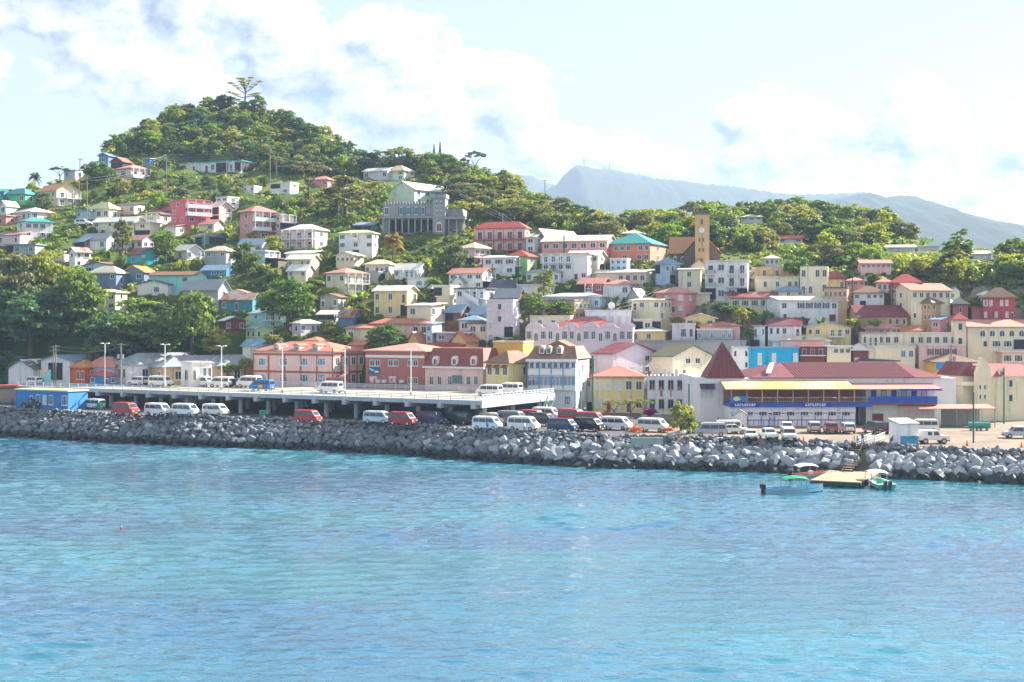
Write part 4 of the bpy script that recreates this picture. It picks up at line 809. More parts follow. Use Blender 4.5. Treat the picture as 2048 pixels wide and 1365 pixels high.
pyr = ob('pyramid_roof', mesh('pyramid_roof', [(pa, -.3, h_ + .05), (pb, -.3, h_ + .05), (pb, 2 * ym, h_ + .05), (pa, 2 * ym, h_ + .05), ((pa + pb) / 2, ym, za)], [(0, 1, 4), (1, 2, 4), (2, 3, 4), (3, 0, 4), (0, 3, 2, 1)], mr), rt)
for i in range(1, 9):
    x = pa + (pb - pa) * i / 9; fz = 1 - abs(2 * i / 9 - 1)
    ob('roof_rib', hexa('roof_rib', [(x - .04, -.3, h_ + .05), (x + .04, -.3, h_ + .05), (x + .04, -.3 + (ym + .3) * fz, h_ + .05 + (za - h_) * fz), (x - .04, -.3 + (ym + .3) * fz, h_ + .05 + (za - h_) * fz), (x - .04, -.36, h_ + .1), (x + .04, -.36, h_ + .1), (x + .04, -.36 + (ym + .3) * fz, h_ + .1 + (za - h_) * fz), (x - .04, -.36 + (ym + .3) * fz, h_ + .1 + (za - h_) * fz)], mr), pyr)
box('cornice', trimm, rt, X(1402) - .2, X(1700), -.3, 0, h_ - .9, h_ - .1)
# restaurant block in front of the hall
fr = -6.
box('ground_floor', wallm('wh'), rt, X(1447), X(1692), fr, -.01, -.3, 3.4)
box('terrace_floor', bluem, rt, X(1446), X(1722), fr - .5, -.01, 3.4, 4.1)
box('restaurant_wall', wallm('bk'), rt, X(1447), X(1722), -.6, -.02, 4.1, 6.6)
aw = mat('awning_canvas', lin('cfb096', .8), .7, .06, 1., base2=lin('cf9f62', .8), patch=.12)
ob('awning_roof', hexa('awning_roof', [(X(1436), fr - .9, 6.35), (X(1694), fr - .9, 6.35), (X(1690), -.05, 7.6), (X(1440), -.05, 7.6), (X(1436), fr - .9, 6.5), (X(1694), fr - .9, 6.5), (X(1690), -.05, 7.75), (X(1440), -.05, 7.75)], aw), rt)
for i in range(9): x = X(1450) + (X(1690) - X(1450)) * i / 8; box('post', wallm('ta'), rt, x - .09, x + .09, fr + .1, fr + .28, 4.1, 6.4)
rl = ob('terrace_railing', bxs('terrace_railing', [(X(1447), X(1722), fr + .02, fr + .08, 5.0, 5.08), (X(1447), X(1722), fr + .02, fr + .08, 4.3, 4.36)] + [(X(1447) + .35 * i, X(1447) + .35 * i + .04, fr + .03, fr + .07, 4.1, 5.0) for i in range(int((X(1722) - X(1447)) / .35))], wallm('ta')), rt)
for k in range(14):
    x = X(1500) + (X(1685) - X(1500)) * (k + rnd.random() * .5) / 14
    tb = empty('cafe_table', ml['root'].matrix_basis @ Vector((x, fr + 1.2 + rnd.random() * 2.5, 4.1)), 0, 'small white cafe table on the restaurant terrace above the blue fascia', 'table', 'tables on the restaurant terrace')
    ob('table_top', ucyl(trimm, 10), tb, (0, 0, .7), (0, 0, 0), (.42, .42, .05)); ob('pedestal', ucyl(metalm, 6), tb, (0, 0, 0), (0, 0, 0), (.05, .05, .7))
for pa_, pb_ in ((1448, 1504), (1585, 1642)):
    sg = box('banner', mat('royal_blue', lin('2742b8')), rt, X(pa_), X(pb_), fr - .6, fr - .52, 3.42, 4.15)
    for r_ in range(2):
        for q_ in range(9): box('banner_lettering', trimm, rt, X(pa_ + 7 + q_ * 4.6), X(pa_ + 7 + q_ * 4.6 + (3.6 if (q_ + r_) % 3 else 2.2)), fr - .63, fr - .6, 3.86 - r_ * .26, 4.02 - r_ * .26)
box('drink_banner', mat('blue_banner', lin('2b86c0'), .6, .05, base2=lin('2b6ab0'), patch=.8), rt, X(1446), X(1480), fr - .04, fr + .01, 4.35, 5.25)
ob('banner_disc', ucyl(mat('lime_disc', lin('cfe08a')), 20), rt, (X(1460), fr - .02, 4.8), (R(90), 0, 0), (.6, .36, .06))
for i in range(9): px = 1453 + i * 27; fwin(ml, px + 4, 819, 827, 18, 'W', y=fr)
for i in range(10): x = X(1455) + (X(1692) - X(1455)) * i / 9.; box('blue_batten', bluem, rt, x - .06, x + .06, fr - .05, fr, .0, 2.3)
for zz in (1.15, 2.3): box('blue_batten', bluem, rt, X(1480), X(1690), fr - .06, fr, zz, zz + .12)
for i in range(22): x = X(1484) + (X(1690) - X(1484)) * i / 22; box('blue_batten', bluem, rt, x - .04, x + .04, fr - .045, fr, .2, 1.15)
window(rt, 'W', X(1529), fr, .1, 1.0, 2.2, 0, bluem, trimm, True, 'door')
box('gate_shade_panel', darkm, rt, X(1692), X(1716), -.25, -.02, .0, 3.3)  # solid dark block, its colour stands in for shade inside the gateway
# blue balcony wing
box('balcony_wing', wallm('wh'), rt, X(1722), X(1858), -3., -.03, -.3, 6.3)
box('balcony_parapet', bluem, rt, X(1720), X(1857), -4.6, -4.45, 3.9, 5.1); box('balcony_floor', wallm('br'), rt, X(1720), X(1857), -4.6, -3, 3.6, 3.9)
ob('wing_roof', hexa('wing_roof', [(X(1690), -5.2, 6.25), (X(1863), -5.2, 6.25), (X(1863), -.04, 7.0), (X(1690), -.04, 7.0), (X(1690), -5.2, 6.4), (X(1863), -5.2, 6.4), (X(1863), -.04, 7.15), (X(1690), -.04, 7.15)], roofm('p')), rt)
box('wing_fascia', bluem, rt, X(1780), X(1864), -5.28, -5.2, 6.1, 6.42)
for i in range(6): window(rt, 'n', X(1737 + i * 20), -3, 4.2, .9, 1.9, 0, bluem, louvm if i % 2 else bluem, True, 'door')
for i in range(2): window(rt, 'n', X(1745) + i * 0, -3, .05, 2.4, 2.2, 0, trimm, doorm, True, 'garage_door') if i == 0 else None
ob('carport_roof', hexa('carport_roof', [(X(1782), -7., 3.0), (X(1962), -7., 3.0), (X(1962), -3.05, 3.5), (X(1782), -3.05, 3.5), (X(1782), -7., 3.15), (X(1962), -7., 3.15), (X(1962), -3.05, 3.65), (X(1782), -3.05, 3.65)], roofm('p')), rt)
for px in (1785, 1840, 1886, 1925, 1960): box('post', metalm, rt, X(px) - .06, X(px) + .06, -6.9, -6.78, -.2, 3.05)
box('yard_wall', wallm('st'), rt, X(1870), X(1945), -3.3, -3.0, -.3, 3.2)
for px in (1405, 1412, 1422): window(rt, 'n', X(px), 0, 4.6, .7, 1.7, 0, trimm, louvm)
for px in (1408, 1420): ob('awning', mesh('awning', [(-.8, 0, 0), (.8, 0, 0), (.8, -1., -.9), (-.8, -1., -.9)], [(0, 1, 2, 3)], mat('dark_awning', lin('55455a'))), rt, (X(px), -.01, 7.1))
# --- cream gambrel building at the right edge
gb = H('gambrel_building', 1966, 1967, 2075, 840, 754, 754, None, 'r', 'by', 'n.n.w|n.n..|n....', 'w|w|', -16, 'cream gambrel-roofed building with narrow windows at the right edge', cat='building', Y=252, zb=3.8, d=14)
rt = gb['root']; w_ = gb['w']; h_ = gb['h']; zt = fp(gb, 2000, 732)[1]
ob('mansard_roof', mesh('mansard_roof', [(-.1, -.2, h_), (w_ + .2, -.2, h_), (w_ + .2, 14.2, h_), (-.1, 14.2, h_), (.2, 1.5, zt), (w_ - .2, 1.5, zt), (w_ - .2, 12, zt), (.2, 12, zt)], BF, roofm('R')), rt)
dormer(gb, 2004, 742, 753, 9, 'c', 'wh', 'w', 2., .1)
xg = fp(gb, 1978, 750)[0]
ob('gable_front', prism('gable_front', [(-1.6, 0), (xg + .2, 0), (xg + .2, h_ + 1.0), (xg - .6, zt + .8), (xg - 1.5, zt + 1.5), (-.6, zt + 1.5), (-1.6, h_ + .6)], 'y', -.4, .6, wallm('by')), rt)
box('side_balcony', wallm('by'), rt, -3.2, -1.6, .5, 5., fp(gb, 1960, 772)[1], fp(gb, 1960, 764)[1])
box('stair_tower', wallm('by'), rt, -3., -.01, 2., 9., -.2, h_ + .2)
ob('stair_tower_roof', prism('stair_tower_roof', [(-3.6, h_ + .1), (0.2, h_ + .1), (-1.5, h_ + 2.6)], 'y', 1.5, 9.5, roofm('r')), rt)
for zz in (.28, .5, .72): window(rt, 'n', -1., -.4, h_ * zz, .4, .8); window(rt, 'n', 0., -.4, h_ * zz, .4, .8)
# cream chapel-like hall with arched windows at the right edge
H('hall', 1932, 1936, 2072, 700, 654, 641, 'gx', 'p', 'cr', '.aaaaaa|.nWWoW', '', -4, 'cream hall with tall arched windows and pink tiled roof at the right edge', cat='building', d=9)
H('belfry', 1908, 1933, 1937, 698, 640, 626, 'pyr', 'R', 'cr', 'n|n', '', 6, 'slim cream tower with red pyramid cap at the left end of the arched hall', cat='tower', d=3)
# blue fascia of the yellow house
yb = HOUSES
p = pt(1872, 740, 271.4); p2 = pt(1960, 725, 271.4)
fa = ob('fascia_board', bxs('fascia_board', [(p.x, p2.x, 271.2, 271.5, p.z, p2.z)], mat('cobalt_fascia', lin('1f8ad6')))); tag(fa, 'wide cobalt blue fascia board above the yellow wall beside the gambrel building', 'fascia')
# ================================================================ parking deck
DK = empty('parking_deck', (-100.8, 285.5, 0), -R(28.8), 'two-level concrete parking deck on round columns along the waterfront', 'parking deck')
deckm = mat('deck_surface', lin('cbbfa8', .75), .9, .08, .3)
dcm = mat('deck_concrete', lin('c3ccd4', .8), .8, .08, .4, streak=.2)
box('deck_slab', deckm, DK, 0, 109, .3, 26.6, 8.05, 8.4)
box('edge_beam', dcm, DK, 0, 109, -.1, .3, 7.8, 8.55); box('side_beam', dcm, DK, 109, 109.4, -.1, 26.6, 7.3, 8.6); box('back_beam', dcm, DK, 0, 109, 26.6, 26.9, 7.9, 8.5)
for i in range(17):
    x = 108 - 6.55 * i
    if x < 0: break
    box('cross_beam', dcm, DK, x - .35, x + .35, -.9, 26.5, 7.15, 8.04)
    for y in (3., 13., 23.): ob('column', ucyl(dcm, 14), DK, (x, y, 3.8), (0, 0, 0), (.42, .42, 3.4))
box('back_wall', mat('blue_wall', lin('3f8fc0', .8), .8, .1, .4), DK, 28, 108, 24.6, 24.9, 3.8, 7.9)
railm = mat('rail_paint', lin('c9d6e2', .85), .5, .04, 1.)
for y in (.05, 26.6):
    for i in range(46): box('railing_post', railm, DK, 2.4 * i, 2.4 * i + .12, y - .06, y + .06, 8.5, 9.4)
    for zz in (8.72, 8.98, 9.26): box('rail', railm, DK, 0, 109, y - .1, y - .04, zz, zz + .13)
for i in range(20): box('railing_post', railm, DK, 109.05, 109.25, .4 + 1.32 * i, .6 + 1.32 * i, 8.6, 9.5)
for zz in (8.75, 9.05, 9.4): box('rail', railm, DK, 109.08, 109.22, .1, 26.6, zz, zz + .13)
# escape stairs at the right end of the deck
for i in range(12): box('stair_step', metalm, DK, 110.2, 111.6, 22 - .32 * i, 22.3 - .32 * i, 8.2 - .33 * i, 8.26 - .33 * i)
for x in (110.1, 111.6): ob('stair_stringer', hexa('stair_stringer', [(x, 22.3, 8.0), (x + .1, 22.3, 8.0), (x + .1, 18.2, 4.1), (x, 18.2, 4.1), (x, 22.3, 8.3), (x + .1, 22.3, 8.3), (x + .1, 18.2, 4.4), (x, 18.2, 4.4)], metalm), DK)
def dk(x, y, z=8.4): return DK.matrix_basis @ Vector((x, y, z))
def ground_pt(px, py, z=None):
    z = float(glev(px)) if z is None else z; Y = (HC - z) * F / (py - PH); return Vector(((px - CX) * Y / F, Y, z))
def deck_pt(px, py): return ground_pt(px, py, 8.4)
ki = H('kiosk', 179, 206, 229, 772, 752, 741, 'hip', 'R', 'bl', 'w.', 'dw', 40, 'small blue and white kiosk with red hip roof on the parking deck', cat='kiosk', Y=2800 * 13.6 / 132, zb=8.4, fd=0., e=.35, d=3.2)
H('blue_hut', 31, 90, 137, 817, 783, 781, 'flat', 'y', 'bl', '.dw|', 'w.w|', 36, 'bright blue flat-roofed building under the left end of the parking deck', cat='building', Y=269, zb=4.9, d=8, fd=.5) if 0 else None
bh = H('office_hut', 31, 136, 138, 817, 784, 782, 'flat', 'y', 'bl', '..dwlw.W', '', 28.8, 'bright blue flat-roofed office under the left end of the parking deck', cat='building', Y=266, zb=4.75, d=5, fd=.6, e=.2)
H('ticket_hut', 1045, 1092, 1096, 836, 806, 804, 'flat', 'g', 'lg', '.wdw.', '', 20, 'light green hut under the right end of the parking deck', cat='hut', Y=256, zb=4.3, d=4, fd=.4, e=.2)
rb = box('ramp_roof', roofm('R'), None, -128, -100.5, 284, 288, 8.3, 8.7); tag(rb, 'low red roof strip at the left edge beside the parking deck', 'roof')
# billboard
bb = empty('billboard', pt(91, 768, 291), -R(20), 'painted town-scene billboard on two posts at the far left', 'billboard')
bb.location.z = 8.
box('panel', mat('billboard_art', lin('6fc6cf'), .7, .2, 1.2, base2=lin('e0a070'), patch=.5), bb, -1.35, 1.35, -.06, .06, 1.1, 3.6); box('post', metalm, bb, -1.1, -.95, .06, .2, -3.5, 3.4); box('post', metalm, bb, .95, 1.1, .06, .2, -3.5, 3.4)

# rooftop tanks and a dish
for px, py, Y, wh in ((1258, 648, Ymap(1263, 662) + 3, 'behind the scalloped parapets'), (1204, 540, 322, 'right of the cream house under the rose school'), (548, 462, Ymap(560, 480) - 1, 'between the pink hotel and the veranda house'), (1513, 693, 290, 'on the cyan building, left one'), (1506, 693, 290.5, 'on the cyan building, right one'), (868, 606, Ymap(880, 655) + 6, 'on the cream block right of the big yellow house'), (1340, 598, 308, 'beside the sunlit cream house')):
    tg = empty('water_tank', pt(px, py, Y), 0, 'black plastic water tank ' + wh, 'water tank', 'rooftop water tanks')
    ob('tank', ucyl(tankm, 14), tg, (0, 0, 0), (0, 0, 0), (.6, .6, 1.25)); ob('lid', ucyl(tankm, 14), tg, (0, 0, 1.25), (0, 0, 0), (.25, .25, .12))
ds_ = empty('satellite_dish', pt(1223, 620, Ymap(1262, 662) + 1.5), 0, 'round white satellite dish on the white parapet building', 'satellite dish')
ob('dish', mesh('dish', [(0, .15, .9)] + [(.75 * math.cos(i * .3927), -.1, .9 + .75 * math.sin(i * .3927)) for i in range(16)], [(0, 1 + (i + 1) % 16, 1 + i) for i in range(16)], trimm), ds_); ob('mount', ucyl(metalm, 6), ds_, (0, .2, -.5), (0, 0, 0), (.06, .06, 1.4))
# --- building plots are cut level into the slope
PADS = {}
for hh in HOUSES: PADS.setdefault(0, []).append((hh[6], hh[7], hh[8], hh[9], math.cos(hh[10]), math.sin(hh[10]), HC + (PH - hh[2]) * hh[5] / F))
def pad(X, Y, z):
    for ox, oy, w, D, c, s, zb_ in PADS[0]:
        dx, dy = X - ox, Y - oy
        if dx * dx + dy * dy > 2500: continue
        lx, ly = dx * c - dy * s, dx * s + dy * c
        if -2.2 < lx < w + 2.2 and -3.4 < ly < D and zb_ - .15 < z: z = zb_ - .15
    return z
for v_ in te.data.vertices:
    if v_.co.z > 8 and v_.co.y < 560: v_.co.z = pad(v_.co.x, v_.co.y, v_.co.z)
# ================================================================ vegetation
LM = dict(dark=leafmat('leaf_dark', (0.056, 0.125, 0.038, 1), (0.105, 0.185, 0.046, 1), .4), mid=leafmat('leaf_mid', (0.098, 0.185, 0.038, 1), (0.183, 0.264, 0.053, 1), .45),
          yel=leafmat('leaf_yellow', (0.168, 0.225, 0.036, 1), (0.294, 0.330, 0.057, 1), .45), oli=leafmat('leaf_olive', (0.154, 0.192, 0.070, 1), (0.267, 0.264, 0.108, 1), .45),
          blu=leafmat('leaf_blue', (0.049, 0.132, 0.070, 1), (0.091, 0.185, 0.089, 1), .4), gold=leafmat('leaf_gold', (.34, .27, .05, 1), (.36, .22, .05, 1), .45),
          mag=leafmat('flower_magenta', (.42, .04, .22, 1), (.35, .05, .25, 1), .3), cor=leafmat('flower_coral', (.60, .14, .08, 1), (.55, .22, .12, 1), .3))
barkm = mat('bark', (.11, .085, .065, 1), .9, .2, 1., .4, 4.)
def quads(cs, n, size, seed, flat=.25, up=.0):
    """leaf faces spread over clump shells: cs = [(x, y, z, r, rz)]"""
    g_ = np.random.RandomState(seed); V = []
    for x, y, z, r, rz in cs:
        d = g_.randn(n, 3); d /= np.linalg.norm(d, axis=1)[:, None]; d[:, 2] = np.abs(d[:, 2]) * .9 + d[:, 2] * .1 - .12
        c = np.array([x, y, z]) + d * np.array([r, r, rz]) * (.62 + .42 * g_.rand(n, 1))
        nrm = d + g_.randn(n, 3) * .55; nrm[:, 2] += up; nrm /= np.linalg.norm(nrm, axis=1)[:, None]
        a = np.cross(nrm, g_.randn(n, 3)); a /= np.linalg.norm(a, axis=1)[:, None]; b_ = np.cross(nrm, a)
        s = size * (.6 + .8 * g_.rand(n, 1)); l = s * (1. + .5 * g_.rand(n, 1))
        V.append(np.stack([c - a * s * .5, c + b_ * l * .32 + a * s * .05, c + a * s * .6, c - b_ * l * .32], 1))
    V = np.concatenate(V).reshape(-1, 3); nq = len(V) // 4
    return V, np.arange(nq * 4).reshape(-1, 4)
def leafmesh(name, V, Fq, m):
    me = bpy.data.meshes.new(name); me.from_pydata(V.tolist(), [], Fq.tolist()); me.materials.append(m); me.update(); return me
def limbs(name, L):
    V, Fc = [], []
    for pts, rads in L:
        pts = [Vector(p) for p in pts]; n0 = len(V); k = 6
        for i, p in enumerate(pts):
            d = (pts[min(i + 1, len(pts) - 1)] - pts[max(i - 1, 0)]).normalized(); a = d.orthogonal().normalized(); b_ = d.cross(a)
            V += [p + rads[i] * (math.cos(2 * math.pi * j / k) * a + math.sin(2 * math.pi * j / k) * b_) for j in range(k)]
        Fc += [(n0 + i * k + j, n0 + i * k + (j + 1) % k, n0 + (i + 1) * k + (j + 1) % k, n0 + (i + 1) * k + j) for i in range(len(pts) - 1) for j in range(k)]
    return mesh(name, V, Fc, barkm, True)
CROWN, TRUNK = {}, {}
def proto(kind, v):
    k = (kind, v)
    if k in CROWN: return CROWN[k], TRUNK[k]
    g_ = random.Random(hash(kind) % 1000 * 0 + v * 31 + len(kind) * 7 + ord(kind[0])); cs = []
    if kind == 'round':      # 1 unit tall, ~.95 wide
        for i in range(40):
            a = g_.uniform(0, 6.28); el = g_.uniform(-.9, 1.); rr = math.sqrt(max(.08, 1 - el * el * .9)) * g_.uniform(.5, 1.08)
            cs.append((.37 * rr * math.cos(a), .37 * rr * math.sin(a), .52 + .36 * el * g_.uniform(.8, 1.1), g_.uniform(.09, .17), g_.uniform(.09, .15)))
        V, q_ = quads(cs, 60, .058, v); L = [([(0, 0, -.15), (.01, 0, .2), (0, .01, .5)], [.04, .03, .02])] + [([(0, 0, .22), (.2 * math.cos(a), .2 * math.sin(a), .55)], [.022, .008]) for a in (0.3, 2.2, 4.4)]
    elif kind == 'tall':
        for i in range(24):
            a = g_.uniform(0, 6.28); z = g_.uniform(.25, .95); rr = .20 * math.sin(min(1, (1.02 - z) * 2.2) * 1.57) * g_.uniform(.5, 1.1)
            cs.append((rr * math.cos(a), rr * math.sin(a), z, g_.uniform(.07, .11), g_.uniform(.05, .09)))
        V, q_ = quads(cs, 46, .05, v); L = [([(0, 0, -.1), (.01, .0, .5), (0, 0, .9)], [.025, .018, .006])]
    elif kind == 'umbrella':
        for i in range(34):
            a = g_.uniform(0, 6.28); r = .62 * math.sqrt(g_.random()); cs.append((r * math.cos(a), r * math.sin(a), .88 - .32 * r * r + g_.uniform(-.05, .05), g_.uniform(.10, .16), g_.uniform(.03, .055)))
        V, q_ = quads(cs, 44, .055, v, up=.5); L = [([(0, 0, -.1), (.02, 0, .35)], [.045, .032])] + [([(.02, 0, .33), (.22 * math.cos(a), .22 * math.sin(a), .58), (.46 * math.cos(a), .46 * math.sin(a), .76)], [.022, .015, .006]) for a in (.2, 1.4, 2.7, 3.8, 5.1)]
    elif kind == 'bush':
        for i in range(14):
            a = g_.uniform(0, 6.28); r = .42 * math.sqrt(g_.random()); cs.append((r * math.cos(a), r * math.sin(a), .45 - .3 * r + g_.uniform(-.1, .2), g_.uniform(.18, .28), g_.uniform(.16, .24)))
        V, q_ = quads(cs, 46, .12, v); L = [([(0, 0, -.1), (0, 0, .5)], [.05, .02])]
    elif kind == 'conifer':
        for i in range(22): z = i / 22; cs.append((g_.uniform(-.02, .02), g_.uniform(-.02, .02), .08 + .9 * z, .17 * (1 - z) + .015, .05))
        V, q_ = quads(cs, 40, .05, v); L = [([(0, 0, -.1), (0, 0, .9)], [.02, .005])]
    elif kind == 'ceiba':
        L = [([(0, 0, -.1), (.0, 0, .25), (.02, 0, .55), (.0, 0, .72)], [.05, .035, .028, .018])]
        for a, z0, r, z1 in ((0.1, .5, .55, .86), (3.2, .48, .55, .80), (1.9, .55, .3, .95), (4.6, .55, .4, .92), (3.0, .32, .62, .50), (.2, .35, .5, .47), (5.6, .6, .35, .97), (2.6, .6, .3, .97), (3.4, .2, .55, .27), (.1, .15, .6, .24)):
            L.append(([(0, 0, z0), (r * .5 * math.cos(a), r * .5 * math.sin(a) * .6, (z0 + z1) / 2 - .02), (r * math.cos(a), r * math.sin(a) * .6, z1)], [.018, .013, .004]))
            for t in (.45, .7, .95, 1.1): cs.append((r * t * math.cos(a), r * t * math.sin(a) * .6, z0 + (z1 - z0) * min(t, 1) + .03, .13, .03))
        V, q_ = quads(cs, 62, .042, v, up=.6)
    elif kind == 'palm':
        V = []
        for i in range(17):
            a = 2.4 * i; el = R(70 - 105 * (i / 17)); l = .42
            for j in range(11):
                t = j / 11; drop = -.55 * t * t * (1.1 - .3 * math.sin(el)); r = l * t
                c = Vector((r * math.cos(a) * math.cos(el), r * math.sin(a) * math.cos(el), .66 + r * math.sin(el) + drop * l))
                for sg in (-1, 1):
                    sd = Vector((-math.sin(a), math.cos(a), -.55)) if sg > 0 else Vector((math.sin(a), -math.cos(a), -.55)); wd = .17 * (1 - .5 * t); f = Vector((math.cos(a), math.sin(a), -.2)) * .055
                    V += [c - f * .4, c + f * .6, c + sd * wd + f * 1.2, c + sd * wd + f * .4]
        V = np.array([tuple(p) for p in V]); q_ = np.arange(len(V)).reshape(-1, 4); L = [([(0, 0, -.1), (.02, 0, .3), (0, 0, .67)], [.028, .02, .016])]
    elif kind == 'banana':
        V = []
        for i in range(13):
            a = 2.4 * i + v; l = g_.uniform(.6, .95); el = R(g_.uniform(45, 82)); ox, oy = g_.uniform(-.28, .28), g_.uniform(-.28, .28)
            prev = None
            for j in range(6):
                t = j / 5; r = l * t * math.cos(el) * 1.1; z = .22 + l * (math.sin(el) * t - .45 * t ** 2.6)
                c = Vector((ox + r * math.cos(a), oy + r * math.sin(a), z)); wd = .11 * math.sin(math.pi * min(1, t * .85 + .12)); sd = Vector((-math.sin(a), math.cos(a), .15)) * wd
                if prev: V += [prev[0], prev[1], c + sd, c - sd]
                prev = (c - sd, c + sd)
        V = np.array([tuple(p) for p in V]); q_ = np.arange(len(V)).reshape(-1, 4); L = [([(x, y, -.15), (x, y, .35)], [.05, .03]) for x, y in ((-.15, .1), (.15, -.05), (0, .2))]
    CROWN[k] = leafmesh('crown_' + kind, V, q_, LM['mid']); TRUNK[k] = limbs('trunk_' + kind, L)
    return CROWN[k], TRUNK[k]
NAMES = dict(round='broadleaf_tree', tall='slender_tree', umbrella='umbrella_tree', bush='bush', conifer='conifer_tree', ceiba='ceiba_tree', palm='palm_tree', banana='banana_plant')
def tree(kind, loc, h, wid, pal, label, group=None, v=None, sink=.3):
    v = rnd.randrange(4) if v is None else v
    if isinstance(pal, tuple): pal, label = pal
    c, t = proto(kind, v); cat = 'plant' if kind == 'banana' else 'bush' if kind == 'bush' else 'tree'
    r = empty(NAMES[kind], (loc[0], loc[1], loc[2] - sink), rnd.uniform(0, 6.28) if kind != 'ceiba' else 0., label, cat, group)
    r.scale = (wid, wid, h)
    o = ob('crown' if kind not in ('banana', 'bush') else 'leaves', c, r)
    o.material_slots[0].link = 'OBJECT'; o.material_slots[0].material = LM[pal]
    ob('trunk' if kind != 'banana' else 'stem', t, r)
    return r
WID = dict(round=.95, tall=.5, umbrella=1.4, bush=1.2, conifer=.35, ceiba=1.25, palm=.85, banana=1.3)
def T(kind, px, base, top, wpx, pal, label, Y=None, group=None):
    """one tree told apart in the photo: column, foot row, top row, crown width in pixels"""
    Y = Y or Ymap(px, base); p = pt(px, base, Y); h = (base - top) * Y / F
    return tree(kind, p, h, wpx * Y / F / WID[kind], pal, label, group)
def inpoly(x, y, P):
    c = False; j = len(P) - 1
    for i in range(len(P)):
        if (P[i][1] > y) != (P[j][1] > y) and x < (P[j][0] - P[i][0]) * (y - P[i][1]) / (P[j][1] - P[i][1]) + P[i][0]: c = not c
        j = i
    return c
def in_house(X, Y, m=.6):
    for hh in HOUSES:
        dx, dy = X - hh[6], Y - hh[7]; c, s = math.cos(hh[10]), math.sin(hh[10]); lx, ly = dx * c - dy * s, dx * s + dy * c
        if -m < lx < hh[8] + m and -m < ly < hh[9] + m: return True
    return False
def hides(px, base, top, wpx, Y, frac=.35):
    for hh in HOUSES:
        if hh[5] > Y - 1 and px + wpx / 2 > hh[0] and px - wpx / 2 < hh[1] and top < hh[2] - frac * (hh[2] - hh[3]) and base > hh[4]: return True
    return False
# --- trees one can pick out
T('ceiba', 490, 214, 155, 62, 'oli', 'lone bare-limbed giant tree on the very top of the hill')
T('palm', 70, 376, 337, 27, 'blu', 'dark round-headed palm against the sky at the far left')
T('round', 198, 372, 318, 62, 'dark', 'dense dark round tree left of the pale pink house on columns')
T('umbrella', 120, 362, 330, 46, 'blu', 'dark layered tree beside the small mauve cottage on the skyline')
T('round', 240, 392, 352, 44, 'oli', 'pale silvery tree with a visible trunk below the pale pink house')
T('round', 150, 424, 388, 60, 'blu', 'leafy dark tree in front of the bright green bungalow') if 0 else T('round', 88, 420, 382, 40, 'mid', 'leafy tree between the bright green bungalow and cream veranda house')
T('round', 318, 428, 378, 52, 'mid', 'full green tree just above the slate blue gabled house')
T('round', 355, 425, 388, 34, 'dark', 'small dark tree behind the hot pink apartment block')
T('round', 330, 527, 455, 68, 'mid', 'large leafy breadfruit-like tree with glossy clumps left of the small white balcony house')
T('round', 245, 502, 434, 46, 'yel', 'yellow-green round tree on a bare trunk before the long cream house')
T('round', 492, 562, 480, 70, 'mid', 'tall leafy tree with pale trunk in the middle of the left slope')
T('round', 576, 655, 552, 126, 'dark', 'very large dark dense mango-like tree above the lavender bungalow')
T('round', 772, 702, 644, 84, 'dark', 'compact round dark tree behind the red brick building')
T('umbrella', 275, 668, 588, 92, 'mid', 'spreading tree with pale forked trunk in the left woods')
T('round', 385, 700, 572, 120, 'mid', 'huge vine-hung tree below the grey house with the cream gable end')
T('round', 430, 716, 648, 62, 'oli', 'lighter olive tree at the right end of the left woods')
T('round', 160, 660, 530, 120, 'mid', 'huge leafy tree left of the cream two-storey house in the woods')
T('round', 95, 610, 495, 120, 'yel', 'sunlit yellow-green tree crown topping the left woods')
T('round', 30, 640, 500, 110, 'oli', 'pale mottled tree at the left edge of the woods')
T('round', 60, 700, 580, 130, 'blu', 'deep shaded tree low in the left woods')
T('round', 210, 720, 625, 110, 'blu', 'deep shaded tree behind the waterfront roofs')
T('round', 320, 716, 628, 90, 'dark', 'dark tree behind the grey ribbed roofs')
T('round', 15, 742, 695, 40, 'dark', 'small dark tree beside the white gabled warehouse')
T('round', 188, 738, 692, 36, 'yel', 'light green bush-like tree behind the orange house')
T('round', 906, 552, 484, 66, 'mid', 'leafy green tree left of the pale pink house with tan hip roof')
T('palm', 785, 520, 452, 50, 'gold', 'golden yellow palm below the grey stone mansion')
T('palm', 868, 588, 545, 40, 'mid', 'green palm above the bare concrete house')
T('round', 1592, 560, 506, 62, 'dark', 'dark round tree growing on the yellow ruin')
T('tall', 1088, 602, 530, 44, 'yel', 'column of bright green creeper above the low white house')
T('round', 1064, 650, 578, 62, 'mid', 'leafy tree right of the tall lavender block')
T('round', 1120, 640, 598, 70, 'dark', 'mass of dark ivy over the old brick building')
T('umbrella', 934, 462, 396, 92, 'oli', 'spreading rain tree right of the mansion tower')
T('umbrella', 618, 398, 316, 88, 'oli', 'tall airy umbrella tree on the open slope under the hill')
T('umbrella', 752, 412, 358, 72, 'oli', 'brownish umbrella tree left of the pale green gabled hall')
T('tall', 690, 440, 345, 92, 'oli', 'pale feathery bamboo-like tree left of the mansion')
T('tall', 660, 432, 372, 70, 'oli', 'smaller pale feathery tree left of the bamboo-like one')
T('round', 548, 512, 466, 44, 'yel', 'bright yellow-green shrub tree between pink hotel and veranda house')
T('round', 505, 482, 462, 26, 'yel', 'small bright shrub at the foot of the pink hotel')
T('umbrella', 1160, 470, 406, 66, 'dark', 'dark spreading tree standing out above the ridge left of the rose school')
T('round', 1218, 482, 436, 78, 'oli', 'brownish domed tree behind the rose school')
T('umbrella', 950, 352, 298, 44, 'blu', 'flat-topped lone tree on the skyline right of the twin conifers')
T('conifer', 868, 326, 286, 9, 'blu', 'left one of the two thin conifers on the skyline')
